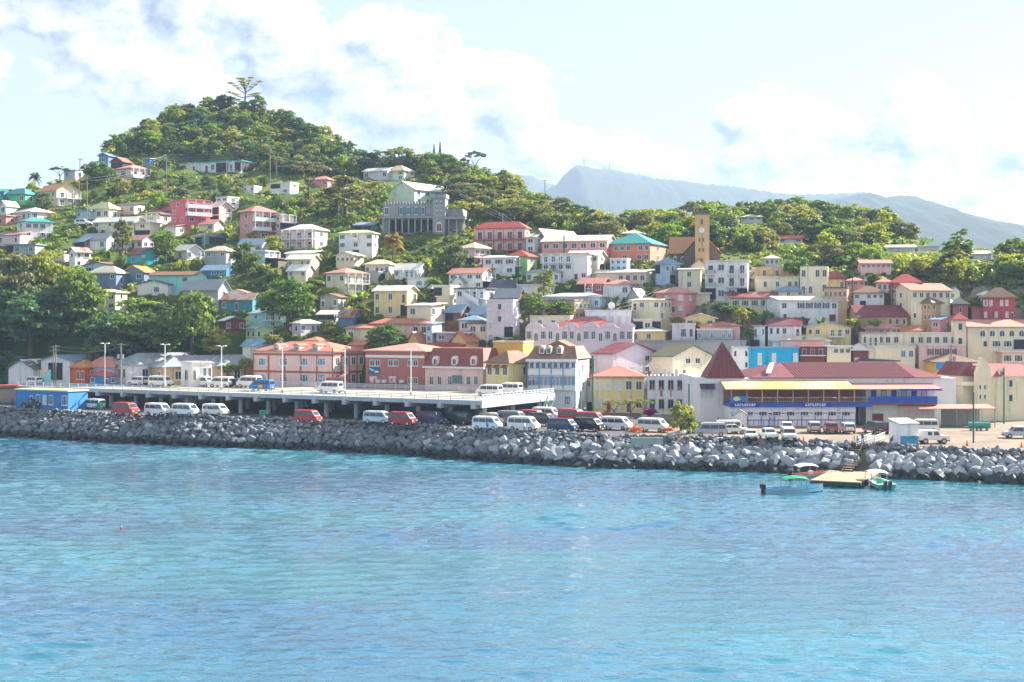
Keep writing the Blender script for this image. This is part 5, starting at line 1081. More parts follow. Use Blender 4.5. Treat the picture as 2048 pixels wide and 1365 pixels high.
T('conifer', 880, 326, 281, 10, 'blu', 'right and taller of the two thin conifers on the skyline')
T('umbrella', 800, 345, 292, 66, 'oli', 'feathery tall tree on the skyline above the mint green house')
T('umbrella', 760, 340, 296, 48, 'dark', 'thin-leaved dark tree at the saddle right of the wooded hill')
T('palm', 1295, 466, 438, 22, 'oli', 'single palm on the slope left of the church tower')
T('tall', 1705, 448, 404, 34, 'oli', 'wispy tall tree alone on the far ridge crest')
T('tall', 1742, 458, 418, 44, 'oli', 'wispy pair-like tree right of the lone ridge tree')
T('tall', 1560, 440, 396, 46, 'mid', 'tall hazy tree above the far white house')
T('tall', 1520, 440, 402, 44, 'mid', 'tall hazy tree left of the far ridge summit')
T('tall', 1598, 438, 392, 48, 'mid', 'tall hazy tree on the far ridge summit, left one')
T('tall', 1640, 438, 400, 56, 'oli', 'broad hazy tree on the far ridge summit, right one')
T('round', 1622, 700, 676, 36, 'yel', 'round light green bush behind the cyan building') if 0 else None
T('round', 1675, 712, 686, 24, 'mid', 'small round tree between ribbed cream roof and cream flat house')
T('round', 1475, 640, 606, 40, 'mid', 'bushy tree below the low maroon-roofed house with lantern')
T('round', 1445, 632, 598, 56, 'dark', 'dark shrubbery tree under the apartment block')
T('round', 1484, 652, 612, 40, 'yel', 'rounded yellow-green bush tree left of the long white hall')
T('palm', 1500, 682, 648, 30, 'mid', 'short palm in front of the narrow white house')
T('round', 720, 690, 668, 40, 'mid', 'small tree behind the pink dormered building') if 0 else T('round', 690, 690, 664, 34, 'mid', 'small green tree above the terracotta roof of the dormered building')
T('round', 660, 672, 640, 36, 'yel', 'light green tree right of the lavender bungalow')
T('bush', 545, 690, 664, 44, 'oli', 'flowering grey-green bush beside the lime green hut')
T('bush', 620, 700, 672, 70, 'mid', 'wide green bush behind the pink dormered roof')
T('tall', 545, 706, 660, 40, 'oli', 'half bare tree beside the lime green hut')
T('bush', 490, 745, 704, 40, 'yel', 'bright green shrub left of the pink dormered building')
T('bush', 455, 752, 712, 44, 'mid', 'green shrub on the bank left of the pink dormered building')
T('bush', 1840, 650, 636, 20, 'mid', 'small green shrub in front of the dusty pink house') if 0 else None
i_ = 0
for px, b_, t_, w2, pal, where in ((1530, 648, 604, 60, 'blu', 'left of the long white hall'), (1606, 655, 620, 46, 'mid', 'in front of the long white hall, left one'), (1644, 655, 620, 44, 'mid', 'in front of the long white hall, right one'), (1712, 658, 622, 54, 'yel', 'left of the low stone house with skylight'),
                             (1750, 658, 626, 56, 'mid', 'in front of the low stone house with skylight'), (655, 530, 492, 46, 'yel', 'left of the four-arched house'), (388, 470, 438, 34, 'mid', 'at the foot of the hot pink block'), (412, 472, 446, 30, 'yel', 'right at the foot of the hot pink block'),
                             (660, 592, 562, 50, 'yel', 'below the stacked verandas'), (720, 604, 572, 44, 'mid', 'left of the big yellow house'), (700, 632, 600, 40, 'yel', 'above the blue-grey shack'), (285, 545, 510, 34, 'yel', 'below the turquoise house'), (215, 522, 486, 40, 'mid', 'behind the narrow tall white house'),
                             (190, 534, 500, 40, 'yel', 'left of the turquoise house'), (238, 540, 500, 36, 'mid', 'just left of the turquoise house walls'), (372, 540, 508, 44, 'yel', 'below the small white balcony house'), (530, 545, 515, 36, 'yel', 'below the pale blue house with side porch'), (850, 540, 500, 50, 'yel', 'left of the leafy tree beside tan hip roof'),
                             (1290, 545, 515, 40, 'yel', 'right of the small white cube house'), (1350, 650, 622, 46, 'yel', 'left of the ochre bungalow'), (1395, 656, 632, 34, 'yel', 'right of the dusty pink house'), (1610, 690, 662, 20, 'mid', 'behind the yellow bungalow')):
    T('banana', px, b_, t_, w2, pal, 'clump of banana plants ' + where, group='banana clumps')
# --- forests: hill, saddle, left bank and far ridge
FOREST = [('hill', [(203, 328), (215, 303), (260, 268), (310, 243), (350, 218), (470, 211), (520, 221), (600, 252), (680, 288), (727, 319), (738, 348), (690, 354), (600, 352), (530, 345), (500, 316), (350, 312), (300, 308), (240, 318)], 95, 14, (4.5, 7.5), (.85, 1.1), ['mid', 'dark', 'oli', 'mid', 'yel', 'blu'], ['round', 'round', 'round', 'round', 'tall'],
           'leafy tree in the dense forest covering the upper hill', 'trees of the hill forest'),
          ('saddle', [(736, 347), (728, 322), (850, 324), (900, 332), (960, 350), (1010, 370), (1060, 399), (1120, 433), (1180, 454), (1215, 466), (1180, 470), (1110, 462), (1060, 446), (960, 442), (935, 420), (885, 390), (838, 348), (800, 330)], 70, 14, (4.5, 7.5), (.9, 1.15), ['mid', 'oli', 'dark', 'oli', 'yel'], ['round', 'round', 'round', 'umbrella', 'round', 'tall'],
           'leafy tree on the wooded spur running down behind the mansion', 'trees of the wooded spur'),
          ('slope', [(540, 392), (620, 388), (720, 366), (772, 385), (764, 462), (700, 458), (660, 452), (590, 446), (562, 420)], 26, 19, (2.5, 5.), (1., 1.3), ['yel', 'mid', 'dark', 'oli'], ['round', 'bush', 'bush'], 'shrubby tree on the open green slope between hotel and mansion', 'shrubs of the open green slope'),
          ('bank', [(-60, 560), (140, 540), (180, 590), (235, 630), (420, 650), (445, 690), (470, 720), (440, 742), (300, 738), (0, 740), (-60, 740)], 46, 26, (7., 12.), (.9, 1.1), ['dark', 'blu', 'mid', 'dark'], ['round'], 'dark tree in the steep woods at the left behind the waterfront', 'trees of the left woods'),
          ('ridge', [(1180, 458), (1330, 445), (1480, 433), (1640, 423), (1700, 437), (1760, 457), (1880, 500), (2048, 521), (2240, 528), (2280, 640), (2140, 640), (2080, 575), (2048, 575), (1950, 572), (1860, 560), (1700, 536), (1560, 512), (1440, 498), (1340, 490), (1240, 482)], 150, 17, (5., 8.5), (.9, 1.2), ['mid', 'oli', 'dark', 'mid', 'yel'], ['round', 'round', 'round', 'tall', 'round', 'umbrella'],
           'hazy tree on the far wooded ridge right of the church', 'trees of the far ridge'),
          ('left_top', [(0, 398), (60, 390), (130, 358), (200, 332), (300, 318), (420, 352), (530, 372), (520, 392), (440, 392), (330, 400), (180, 400), (60, 404)], 40, 20, (2.5, 5.), (.9, 1.2), ['mid', 'dark', 'yel', 'oli'], ['round', 'round', 'bush'], 'small garden tree on the upper left slope below the forest', 'garden trees on the upper left slope'),
          ('town', [(0, 440), (240, 400), (480, 398), (560, 470), (760, 480), (900, 470), (1080, 520), (1300, 520), (1500, 600), (1960, 620), (1960, 660), (1400, 650), (1060, 690), (860, 690), (620, 690), (470, 640), (230, 620), (0, 520)], 120, 17, (2., 4.5), (.9, 1.3), ['mid', 'yel', 'dark', 'mid', 'blu'], ['round', 'bush', 'round', 'bush', 'palm'],
           'small garden tree squeezed between the houses of the hillside town', 'garden trees between the houses')]
fr_ = random.Random(21)
CN = dict(mid='green', dark='dark green', yel='yellow-green', oli='olive', blu='blue-green'); KN = dict(round='round', tall='slender', umbrella='flat-topped', bush='bushy', palm='palm-like')
USED = set()
def short(l):
    for cut in (' with ', ' on ', ' in ', ' and ', ' behind ', ' under ', ' below ', ' above ', ' right of ', ' left of ', ' among ', ' cropped ', ' beside '):
        if len(l.split(cut)[0].split()) >= 3: l = l.split(cut)[0]
    return ' '.join(l.split()[:8])
def tlabel(nm, P_, px, py, k, pal, h):
    sz = 'small' if h < 3.6 else 'tall' if h > 7 else 'medium'
    if nm in ('town', 'left_top', 'slope'):
        near = sorted(HOUSES, key=lambda q_: (max(q_[0] - px, 0, px - q_[1])) ** 2 + (2 * (py - q_[2])) ** 2)
        for hh in near[:4]:
            l = '%s %s %s tree %s the %s' % (sz, CN[pal], KN[k], 'left of' if px < hh[0] + 3 else 'right of' if px > hh[1] - 3 else 'in front of' if py > hh[2] else 'behind', short(hh[11]))
            if l not in USED: break
    else:
        xs_ = [p[0] for p in P_]; u = (px - min(xs_)) / (max(xs_) - min(xs_)); sr = py - skyrow(px)
        l = '%s %s %s tree at %s of %s, %s' % (sz, CN[pal], KN[k], ('far left', 'left', 'middle', 'right', 'far right')[min(4, int(u * 5))], dict(hill='the hill forest', saddle='the wooded spur', ridge='the far ridge', bank='the left woods')[nm], ('on its skyline' if sr < 9 else 'high up' if sr < 35 else 'low down') if nm != 'bank' else ('high up' if py < 640 else 'low down'))
    USED.add(l); return l
for nm, P_, cnt, gap, hr, wr, pals, kinds, lab, grp in FOREST:
    xs_ = [p[0] for p in P_]; ys_ = [p[1] for p in P_]; pts_ = []; tries = 0
    while len(pts_) < cnt and tries < cnt * 60:
        tries += 1; px, py = fr_.uniform(min(xs_), max(xs_)), fr_.uniform(min(ys_), max(ys_))
        if not inpoly(px, py, P_) or any((px - a) ** 2 + ((py - c) * 1.6) ** 2 < gap * gap for a, c in pts_): continue
        Y = Ymap(px, py); h = fr_.uniform(*hr); k = fr_.choice(kinds)
        if k == 'umbrella': h *= .85
        if k == 'bush': h *= .6
        wd = h * fr_.uniform(*wr) * (1.25 if nm == 'bank' else 1.2 if nm in ('hill', 'saddle', 'ridge') else 1.); sp_ = F / Y
        if in_house((px - CX) * Y / F, Y, 1.) or hides(px, py, py - h * sp_, wd * WID[k] * sp_ * .8, Y, .3): continue
        pts_.append((px, py)); tree(k, (lambda q_: (q_.x, q_.y, pad(q_.x, q_.y, q_.z)))(pt(px, py, Y)), h, wd, (lambda pl_: (pl_, tlabel(nm, P_, px, py, k, pl_, h)))(fr_.choice(pals)), None, grp, v=fr_.randrange(4), sink=.5 + .1 * h)
# --- low growth covering the slopes
ug = np.random.RandomState(11); cs = []
fr2 = random.Random(5)
while len(cs) < 8600:
    px = fr2.uniform(-220, 2320); sr = skyrow(px); py = sr + 2 + (fr2.random() ** .85) * (735 - sr)
    if px > 1250 and py > 600 and fr2.random() < .6: continue
    Y = Ymap(px, py); X_ = (px - CX) * Y / F
    if in_house(X_, Y, .3): continue
    s = fr2.uniform(.5, 1.15) * (1.25 if py < 470 else .8)
    if hides(px, py, py - 1.3 * s * F / Y, 2 * s * F / Y, Y, .25): continue
    cs.append((X_, Y, pad(X_, Y, ground(X_, Y)) + .15 * s, s, s * .8))
for i, pal in enumerate(('mid', 'yel', 'oli', 'dark')):
    V, q_ = quads(cs[i::4], 15, .62, 40 + i)
    o = ob('undergrowth', leafmesh('undergrowth', V, q_, LM[pal]), kind='stuff')
    tag(o, 'low %s scrub and grass growing between the houses on the slopes' % dict(mid='green', yel='yellow-green', oli='olive', dark='dark green')[pal], 'scrub')

# --- closed canopy of the woods, filling in between the trees one can pick out
for nm, P_, cnt, gap, hr, wr, pals, kinds, lab, grp in FOREST:
    if nm not in ('hill', 'saddle', 'ridge', 'bank', 'slope'): continue
    xs_ = [p[0] for p in P_]; ys_ = [p[1] for p in P_]; cs = []; tries = 0; want = dict(hill=620, saddle=460, ridge=1000, bank=380, slope=120)[nm]
    while len(cs) < want and tries < want * 40:
        tries += 1; px, py = fr2.uniform(min(xs_), max(xs_)), fr2.uniform(min(ys_), max(ys_))
        if not inpoly(px, py, P_): continue
        Y = Ymap(px, py); X_ = (px - CX) * Y / F; s = fr2.uniform(1., 2.3)
        if nm == 'slope': s *= .6
        if in_house(X_, Y, .6) or hides(px, py, py - 1.6 * s * F / Y, 2 * s * F / Y, Y, .25): continue
        cs.append((X_, Y, ground(X_, Y) + .5 * s, s, s * .95))
    for i, pal in enumerate(('mid', 'oli', 'dark') if nm != 'bank' else ('dark', 'mid', 'blu')):
        V, q_ = quads(cs[i::3], 46, .75, 90 + i)
        tag(ob('forest_canopy', leafmesh('forest_canopy', V, q_, LM[pal]), kind='stuff'), 'closed leafy canopy of ' + dict(hill='the hill forest', saddle='the wooded spur', ridge='the far ridge', bank='the left woods', slope='the open green slope')[nm], 'woodland')
# ================================================================ waterfront ground and boulders
def strip(name, pxs, y0, y1, dz, m, rows=6):
    V = []
    for px in pxs:
        for k in range(rows + 1):
            Y = y0(px) + (y1(px) - y0(px)) * k / rows; X_ = (px - CX) * Y / F; V.append((X_, Y, float(glev(px)) + dz))
    n = rows + 1
    return ob(name, mesh(name, V, [(i * n + k, (i + 1) * n + k, (i + 1) * n + k + 1, i * n + k + 1) for i in range(len(pxs) - 1) for k in range(rows)], m), kind='structure')
asph = mat('asphalt', (.075, .078, .082, 1), .9, .2, .3, .2, 4.)
strip('road', list(range(-240, 1281, 20)), lambda p: float(shoreY(p)) + 7.4, lambda p: yknots(p)[0] - 12.5, .03, asph)
strip('car_park', list(range(1280, 2341, 20)), lambda p: float(shoreY(p)) + 7.4, lambda p: 234., .03, mat('dirt_lot', lin('a8937e', .62), .95, .15, .25, .2, 3., base2=lin('8f8274', .62), patch=.12))
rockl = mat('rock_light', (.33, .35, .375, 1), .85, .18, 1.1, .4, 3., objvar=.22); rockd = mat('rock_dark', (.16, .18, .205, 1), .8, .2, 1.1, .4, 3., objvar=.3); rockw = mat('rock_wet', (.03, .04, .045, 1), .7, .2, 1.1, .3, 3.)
def rockmesh(seed, m):
    g_ = random.Random(seed); bm = bmesh.new()
    for _ in range(22):
        v = Vector((g_.gauss(0, 1), g_.gauss(0, 1), g_.gauss(0, 1))).normalized() * g_.uniform(.85, 1.1); bm.verts.new((v.x * .56, v.y * .5, v.z * .42))
    r = bmesh.ops.convex_hull(bm, input=bm.verts); bmesh.ops.delete(bm, geom=[v for v in bm.verts if not v.link_faces], context='VERTS')
    me = bpy.data.meshes.new('boulder'); bm.to_mesh(me); bm.free(); me.materials.append(m); return me
RP = [rockmesh(s, rockl) for s in range(8)]
pxs = list(range(-240, 2341, 20)); V = []
for px in pxs:
    for t in (-.35, 1.): Y = float(shoreY(px)) + 7.6 * t; V.append(((px - CX) * Y / F, Y, -1.6 + (float(glev(px)) + 1.35) * max(0, t) + (t < 0) * -1.2))
rev = ob('rock_revetment', mesh('rock_revetment', V, [(i * 2, i * 2 + 2, i * 2 + 3, i * 2 + 1) for i in range(len(pxs) - 1)], rockw), kind='structure')
rk = random.Random(3); rocks = []
px = -70.
for row in range(9):
    px = -230. + rk.uniform(0, 10); t = row / 8.
    while px < 2320:
        ys_ = float(shoreY(px)); g0 = float(glev(px)); s = rk.uniform(1.35, 2.5) * (1. if t < .7 else .58) * (.85 if px < 900 else 1.); Y = ys_ + 7.2 * (t ** 1.1) + rk.uniform(-.4, .4) - .3
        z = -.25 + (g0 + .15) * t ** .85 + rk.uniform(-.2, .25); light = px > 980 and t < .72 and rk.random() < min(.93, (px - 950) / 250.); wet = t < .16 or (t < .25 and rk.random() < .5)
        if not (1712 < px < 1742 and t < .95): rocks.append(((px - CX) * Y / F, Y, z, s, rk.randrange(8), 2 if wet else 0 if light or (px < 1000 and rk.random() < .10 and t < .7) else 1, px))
        px += s * F / Y * rk.uniform(.62, .86)
rocks.sort(key=lambda r: -r[3] / r[1] * (1.3 if r[5] == 0 else 1.) * (-20 < r[6] < 2068))
MR = [rockl, rockd, rockw]; JV, JF, JM = [], [], []
for i, (x, y, z, s, v, mi, px) in enumerate(rocks):
    eu = (rk.uniform(-.5, .5), rk.uniform(-.5, .5), rk.uniform(0, 6.28)); sc_ = (s * rk.uniform(.8, 1.2), s * rk.uniform(.8, 1.1), s * rk.uniform(.8, 1.15))
    if i < 298:
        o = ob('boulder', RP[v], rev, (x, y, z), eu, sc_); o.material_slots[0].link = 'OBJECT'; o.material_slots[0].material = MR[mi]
    else:
        from mathutils import Euler
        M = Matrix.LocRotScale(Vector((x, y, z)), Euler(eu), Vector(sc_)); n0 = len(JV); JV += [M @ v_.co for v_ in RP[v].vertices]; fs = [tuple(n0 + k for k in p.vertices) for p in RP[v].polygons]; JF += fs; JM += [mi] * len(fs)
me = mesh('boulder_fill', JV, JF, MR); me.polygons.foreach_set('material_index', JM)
ob('boulder_fill', me, rev, kind='stuff')
# ================================================================ vehicles
tyrem = mat('tyre', (.02, .02, .022, 1), .8); rimm = mat('rim', lin('b8bcc2'), .3, metal=.6); lampm = mat('headlamp', lin('f2f4f6'), .15); redm = mat('tail_lamp', (.45, .02, .02, 1), .2); cgl = mat('car_glass', (.03, .045, .06, 1), .06, .2, .5, spec=.8); bumpm = mat('bumper', (.05, .05, .055, 1), .6)
def paint(h): return mat('paint_' + h, lin(h, .9), .35, .03, .8, spec=.4)
VK = dict(
    van=dict(W=1.8, prof=[(-2.4, .35), (-2.42, 1.1), (-2.34, 1.95), (-2.15, 2.1), (.95, 2.12), (1.35, 1.98), (2.02, 1.2), (2.4, 1.0), (2.45, .38)], side=[[(-2.2, 1.22), (-1.2, 1.22), (-1.2, 1.82), (-2.15, 1.82)], [(-1.12, 1.22), (.05, 1.22), (.05, 1.82), (-1.12, 1.82)], [(.13, 1.22), (1.65, 1.22), (1.25, 1.82), (.13, 1.82)]], ws=(5, 6), rw=(1, 2), wb=1.5, r=.34, H=2.12),
    suv=dict(W=1.8, prof=[(-2.1, .4), (-2.15, 1.0), (-1.9, 1.65), (-1.7, 1.74), (.35, 1.74), (.6, 1.66), (1.15, 1.08), (2.0, .95), (2.15, .8), (2.15, .4)], side=[[(-1.85, 1.08), (-.75, 1.08), (-.75, 1.58), (-1.65, 1.58)], [(-.67, 1.08), (1.0, 1.08), (.55, 1.58), (-.67, 1.58)]], ws=(5, 6), rw=(1, 2), wb=1.32, r=.36, H=1.75),
    sedan=dict(W=1.7, prof=[(-2.15, .35), (-2.2, .85), (-1.6, .95), (-1.1, 1.4), (-.9, 1.46), (.2, 1.46), (.4, 1.4), (1.0, .95), (2.1, .8), (2.2, .4)], side=[[(-1.4, .95), (-.35, .95), (-.35, 1.35), (-1.0, 1.35)], [(-.28, .95), (.85, .95), (.35, 1.35), (-.28, 1.35)]], ws=(6, 7), rw=(2, 3), wb=1.3, r=.31, H=1.46),
    pickup=dict(W=1.75, prof=[(-2.5, .5), (-2.5, 1.05), (-.75, 1.05), (-.7, 1.68), (-.5, 1.74), (.45, 1.74), (.65, 1.66), (1.2, 1.08), (2.2, 1.0), (2.3, .5)], side=[[(-.6, 1.1), (1.0, 1.1), (.6, 1.6), (-.6, 1.6)]], ws=(6, 7), rw=(2, 3), wb=1.5, r=.37, H=1.74),
    jeep=dict(W=1.8, prof=[(-2.3, .55), (-2.32, 1.2), (-2.28, 1.95), (-2.2, 2.0), (.45, 2.0), (.55, 1.95), (.85, 1.25), (2.1, 1.15), (2.2, 1.05), (2.2, .55)], side=[[(-1.0, 1.3), (-.4, 1.3), (-.4, 1.8), (-1.0, 1.8)], [(-.1, 1.3), (.7, 1.3), (.5, 1.8), (-.1, 1.8)]], ws=(5, 6), rw=(1, 2), wb=1.35, r=.42, H=2.0))
VP = {}
def vproto(k):
    if k in VP: return VP[k]
    d = VK[k]; W = d['W'] / 2; H_ = d['H']; P_ = d['prof']; n = len(P_)
    yw = lambda z: W if z < 1.05 else W - .13 * (z - 1.05) / max(.1, H_ - 1.05)
    V = [(x, sg * yw(z), z) for sg in (-1, 1) for x, z in P_]
    pm_ = paint('ffffff'); parts = [('body', mesh('body', V, [tuple(range(n)), tuple(range(2 * n - 1, n - 1, -1))] + [(i, n + i, n + (i + 1) % n, (i + 1) % n) for i in range(n)], pm_), True)]
    for sd in d['side']:
        for sg in (-1, 1):
            pts_ = [(x, sg * (yw(z) + .012), z) for x, z in sd]; parts.append(('side_window', mesh('side_window', pts_ if sg < 0 else pts_[::-1], [tuple(range(len(pts_)))], cgl), False))
    for nm, (a, c), o_ in (('windscreen', d['ws'], .012), ('rear_window', d['rw'], -.012)):
        (xa, za), (xb, zb_) = P_[a], P_[c]; f0, f1 = .14, .86
        if nm == 'rear_window' and k in ('van', 'jeep', 'suv'): f0, f1 = .2, .85
        q1, q2 = (xa + (xb - xa) * f0, za + (zb_ - za) * f0), (xa + (xb - xa) * f1, za + (zb_ - za) * f1)
        nx, nz = (zb_ - za), -(xb - xa); l_ = math.hypot(nx, nz); nx, nz = -nx / l_ * .014, -nz / l_ * .014
        if nm == 'windscreen' and nx < 0 or nm == 'rear_window' and nx > 0: nx, nz = -nx, -nz
        parts.append((nm, mesh(nm, [(q1[0] + nx, -yw(q1[1]) * .88, q1[1] + nz), (q1[0] + nx, yw(q1[1]) * .88, q1[1] + nz), (q2[0] + nx, yw(q2[1]) * .88, q2[1] + nz), (q2[0] + nx, -yw(q2[1]) * .88, q2[1] + nz)], [(0, 1, 2, 3)], cgl), False))
    xf, xr = max(p[0] for p in P_), min(p[0] for p in P_)
    for sg in (-1, 1):
        parts.append(('headlight', bxs('headlight', [(xf - .12, xf + .02, sg * W * .72 - .16, sg * W * .72 + .16, .72, .9)], lampm), False)); parts.append(('tail_light', bxs('tail_light', [(xr - .03, xr + .08, sg * W * .82 - .09, sg * W * .82 + .09, .75, 1.15)], redm), False))
    parts.append(('bumper', bxs('bumper', [(xf - .1, xf + .06, -W * .97, W * .97, .36, .56)], bumpm), False)); parts.append(('bumper', bxs('bumper', [(xr - .06, xr + .1, -W * .97, W * .97, .36, .56)], bumpm), False))
    parts.append(('number_plate', bxs('number_plate', [(xf + .06, xf + .075, -.25, .25, .4, .52), (xr - .075, xr - .06, -.25, .25, .6, .72)], mat('yellow_plate', lin('e0c040'))), False))
    VP[k] = parts; return parts
def vehicle(kind, loc, rz, col, label, group=None, sc_=1.):
    nm, cat = dict(van=('minibus', 'minibus'), suv=('parked_car', 'car'), sedan=('parked_car', 'car'), pickup=('pickup_truck', 'pickup'), jeep=('off_road_car', 'car'))[kind]
    sc_ *= rnd.uniform(.95, 1.06); r = empty(nm, loc, rz + rnd.uniform(-.07, .07), label, cat, group); r.scale = (sc_, sc_, sc_ * rnd.uniform(.96, 1.08))
    for n_, me, bodyp in vproto(kind):
        o = ob(n_, me, r)
        if bodyp: o.material_slots[0].link = 'OBJECT'; o.material_slots[0].material = paint(col)
    d = VK[kind]
    for sx in (-1, 1):
        for sy in (-1, 1):
            wq = ob('wheel', ucyl(tyrem, 14), r, (sx * d['wb'], sy * (d['W'] / 2 - .2), d['r']), (R(-90 * sy), 0, 0), (d['r'], d['r'], .22)); ob('rim', ucyl(rimm, 10), wq, (0, 0, .96), (0, 0, 0), (.6, .6, .08))
    return r
RT, LT, CM, AW = -R(28.8), R(151.2), -R(95), R(85)
def VG(kind, a, c, base, hd, col, label, group=None, z=None, Y=None):
    p = ground_pt((a + c) / 2, base, z)
    return vehicle(kind, (p.x, p.y + 1., p.z + .03), hd, col, label, group)
G1 = 'minibuses on the lower waterfront road'; G2 = 'vehicles on the parking deck'; G3 = 'cars parked before the market hall'
for a, c, base, hd, col, lab in ((163, 207, 819, LT, 'f2f2f0', 'white minibus in the shade under the deck beside a green bin'), (222, 275, 832, RT, 'c0393b', 'red minibus leftmost on the waterfront road'), (287, 340, 832, RT, 'eef0f2', 'white minibus right behind the leftmost red one'), (341, 397, 833, RT, 'f4f4f4', 'white high-roof minibus in the middle of three white ones'), (399, 459, 833, RT, 'e8ecf0', 'white long minibus rightmost of the three white ones at left'),
        (586, 643, 847, RT, 'c23a3a', 'red minibus alone before the middle columns'), (728, 782, 848, RT, 'cdd6e0', 'silver minibus left of the red one with dark one behind'), (776, 833, 852, RT, 'b83238', 'red minibus between the silver and the navy one'), (834, 888, 851, RT, '2a3f5e', 'navy minibus right of the red one'), (890, 943, 850, LT, '1f3230', 'dark green minibus facing left under the deck corner'),
        (943, 1006, 861, RT, 'f0f2f6', 'white minibus with a person in blue at its door'), (1017, 1078, 863, RT, 'f2f2ee', 'white minibus with open front door and driver outside'), (1097, 1156, 865, RT, '24406a', 'dark blue minibus in the dense row, nearest the rocks'), (1150, 1205, 864, RT, '15191e', 'black minibus right of the dark blue one'), (1207, 1261, 861, RT, 'f4f4f6', 'white minibus rightmost of the dense row'),
        (958, 1012, 851, RT, 'e6e4d4', 'cream minibus in the second row behind the white one'), (1000, 1050, 852, RT, '7f8288', 'grey minibus in the second row'), (975, 1022, 842, RT, '4a6a90', 'slate blue minibus in the back row below the ramp'), (1058, 1108, 853, RT, '1c2530', 'black minibus in the second row behind the open-door one'), (1042, 1088, 846, RT, 'b83a40', 'red minibus in the third row, left one'), (1070, 1116, 842, RT, 'f0f0f0', 'white minibus in the back row before the green hut'),
        (1122, 1168, 846, RT, 'bb3d44', 'red minibus in the third row, middle one'), (1160, 1206, 850, RT, 'bf444a', 'red minibus in the third row, right one'), (1285, 1330, 865, RT, 'f0f0ee', 'white van half hidden behind the coral flowers')):
    VG('van', a, c, base, hd, col, lab, G1)
VG('pickup', 42, 82, 818, RT, '2a3a48', 'dark pickup before the blue office at far left', None)
def deckY(px, py): return None
for kind, a, c, base, hd, col, lab in (('suv', 48, 78, 771, LT, 'eef0f2', 'white car leftmost on the upper deck'), ('van', 295, 345, 774, RT, 'f4f4f2', 'white minibus with its tail raised on the upper deck'), ('suv', 256, 292, 772, LT, 'e8eaec', 'white car left of the minibus with raised tail'), ('van', 385, 424, 774, RT, 'eceef0', 'white minibus with dark rear on the upper deck'), ('van', 421, 462, 775, LT, 'f2f2f2', 'white minibus facing left beside the dark small car'),
                                     ('suv', 457, 478, 775, LT, '2f3a44', 'dark small car between two white minibuses on the deck'), ('van', 475, 520, 776, LT, 'f4f2ee', 'white minibus behind the bright blue one'), ('van', 500, 546, 782, LT, '2f7fc4', 'bright blue minibus with a yellow patch on the deck'), ('van', 636, 683, 787, LT, 'f4f6f6', 'white minibus driving left in the middle of the deck'), ('van', 655, 694, 776, RT, 'c4605c', 'faded red minibus behind the white one in mid-deck'),
                                     ('van', 957, 1000, 792, LT, 'f4f4f4', 'white minibus at the right end of the deck, left one'), ('van', 998, 1041, 789, LT, 'f0f4f2', 'white minibus at the right end of the deck, right one')):
    p = deck_pt((a + c) / 2, base); r = vehicle(kind, (p.x, p.y + .6, 8.41), hd, col, lab, G2)
    if col == '2f7fc4': box('yellow_patch', mat('yellow_decal', lin('e8b830')), r, -.7, .2, .905, .915, .6, 1.15)
for kind, a, c, base, hd, col, lab in (('van', 1390, 1455, 874, R(180), 'b0b6be', 'silver minivan facing left at the edge of the lot'), ('van', 1440, 1466, 868, R(190), 'f0e8e6', 'white van with red stripe behind the silver minivan'), ('sedan', 1456, 1482, 869, R(0), 'f0f2f4', 'small white car behind the silver minivan'), ('suv', 1440, 1480, 861, R(5), '33506a', 'dark blue car beside the small white hut'), ('sedan', 1485, 1522, 881, CM, 'dfe4ea', 'silver saloon facing the water beside the rocks'),
                                     ('pickup', 1520, 1558, 881, CM + .3, 'eef0f2', 'white pickup facing the water right of the saloon'), ('pickup', 1562, 1590, 867, CM, 'f4f4f4', 'white pickup facing the water before the blue-battened wall'), ('suv', 1563, 1598, 883, CM, 'c9d0d6', 'silver off-roader facing the water nearest the rocks'), ('suv', 1613, 1648, 867, AW, 'd0c8c4', 'beige car seen from behind by the battened wall'), ('suv', 1646, 1682, 868, AW, '9a5a58', 'maroon car seen from behind'),
                                     ('suv', 1680, 1714, 868, AW + .1, 'efeeea', 'white off-roader seen from behind with spare wheel'), ('suv', 1730, 1772, 868, AW + .3, '4a5662', 'dark grey car before the garage door'), ('suv', 1772, 1796, 868, AW, '2c3c50', 'black car left of the white kiosk'), ('van', 1832, 1868, 866, R(178), 'f2f2f2', 'white van behind the off-road car'), ('jeep', 1838, 1901, 889, R(0), 'f0ece6', 'boxy white off-road car with roof rack right of the kiosk'), ('suv', 2018, 2062, 878, R(175), 'b9c6d2', 'silver car cut by the right edge')):
    VG(kind, a, c, base, hd, col, lab, G3)
for px, py, col, lab in ((364, 389, '24445e', 'dark blue car on the hillside road'), (955 - 788, 452, 'f0f0f0', 'white car parked below the forked pole on the hillside')):
    Y = Ymap(px, py); vehicle('suv', pt(px, py, Y), R(-10), col, lab)
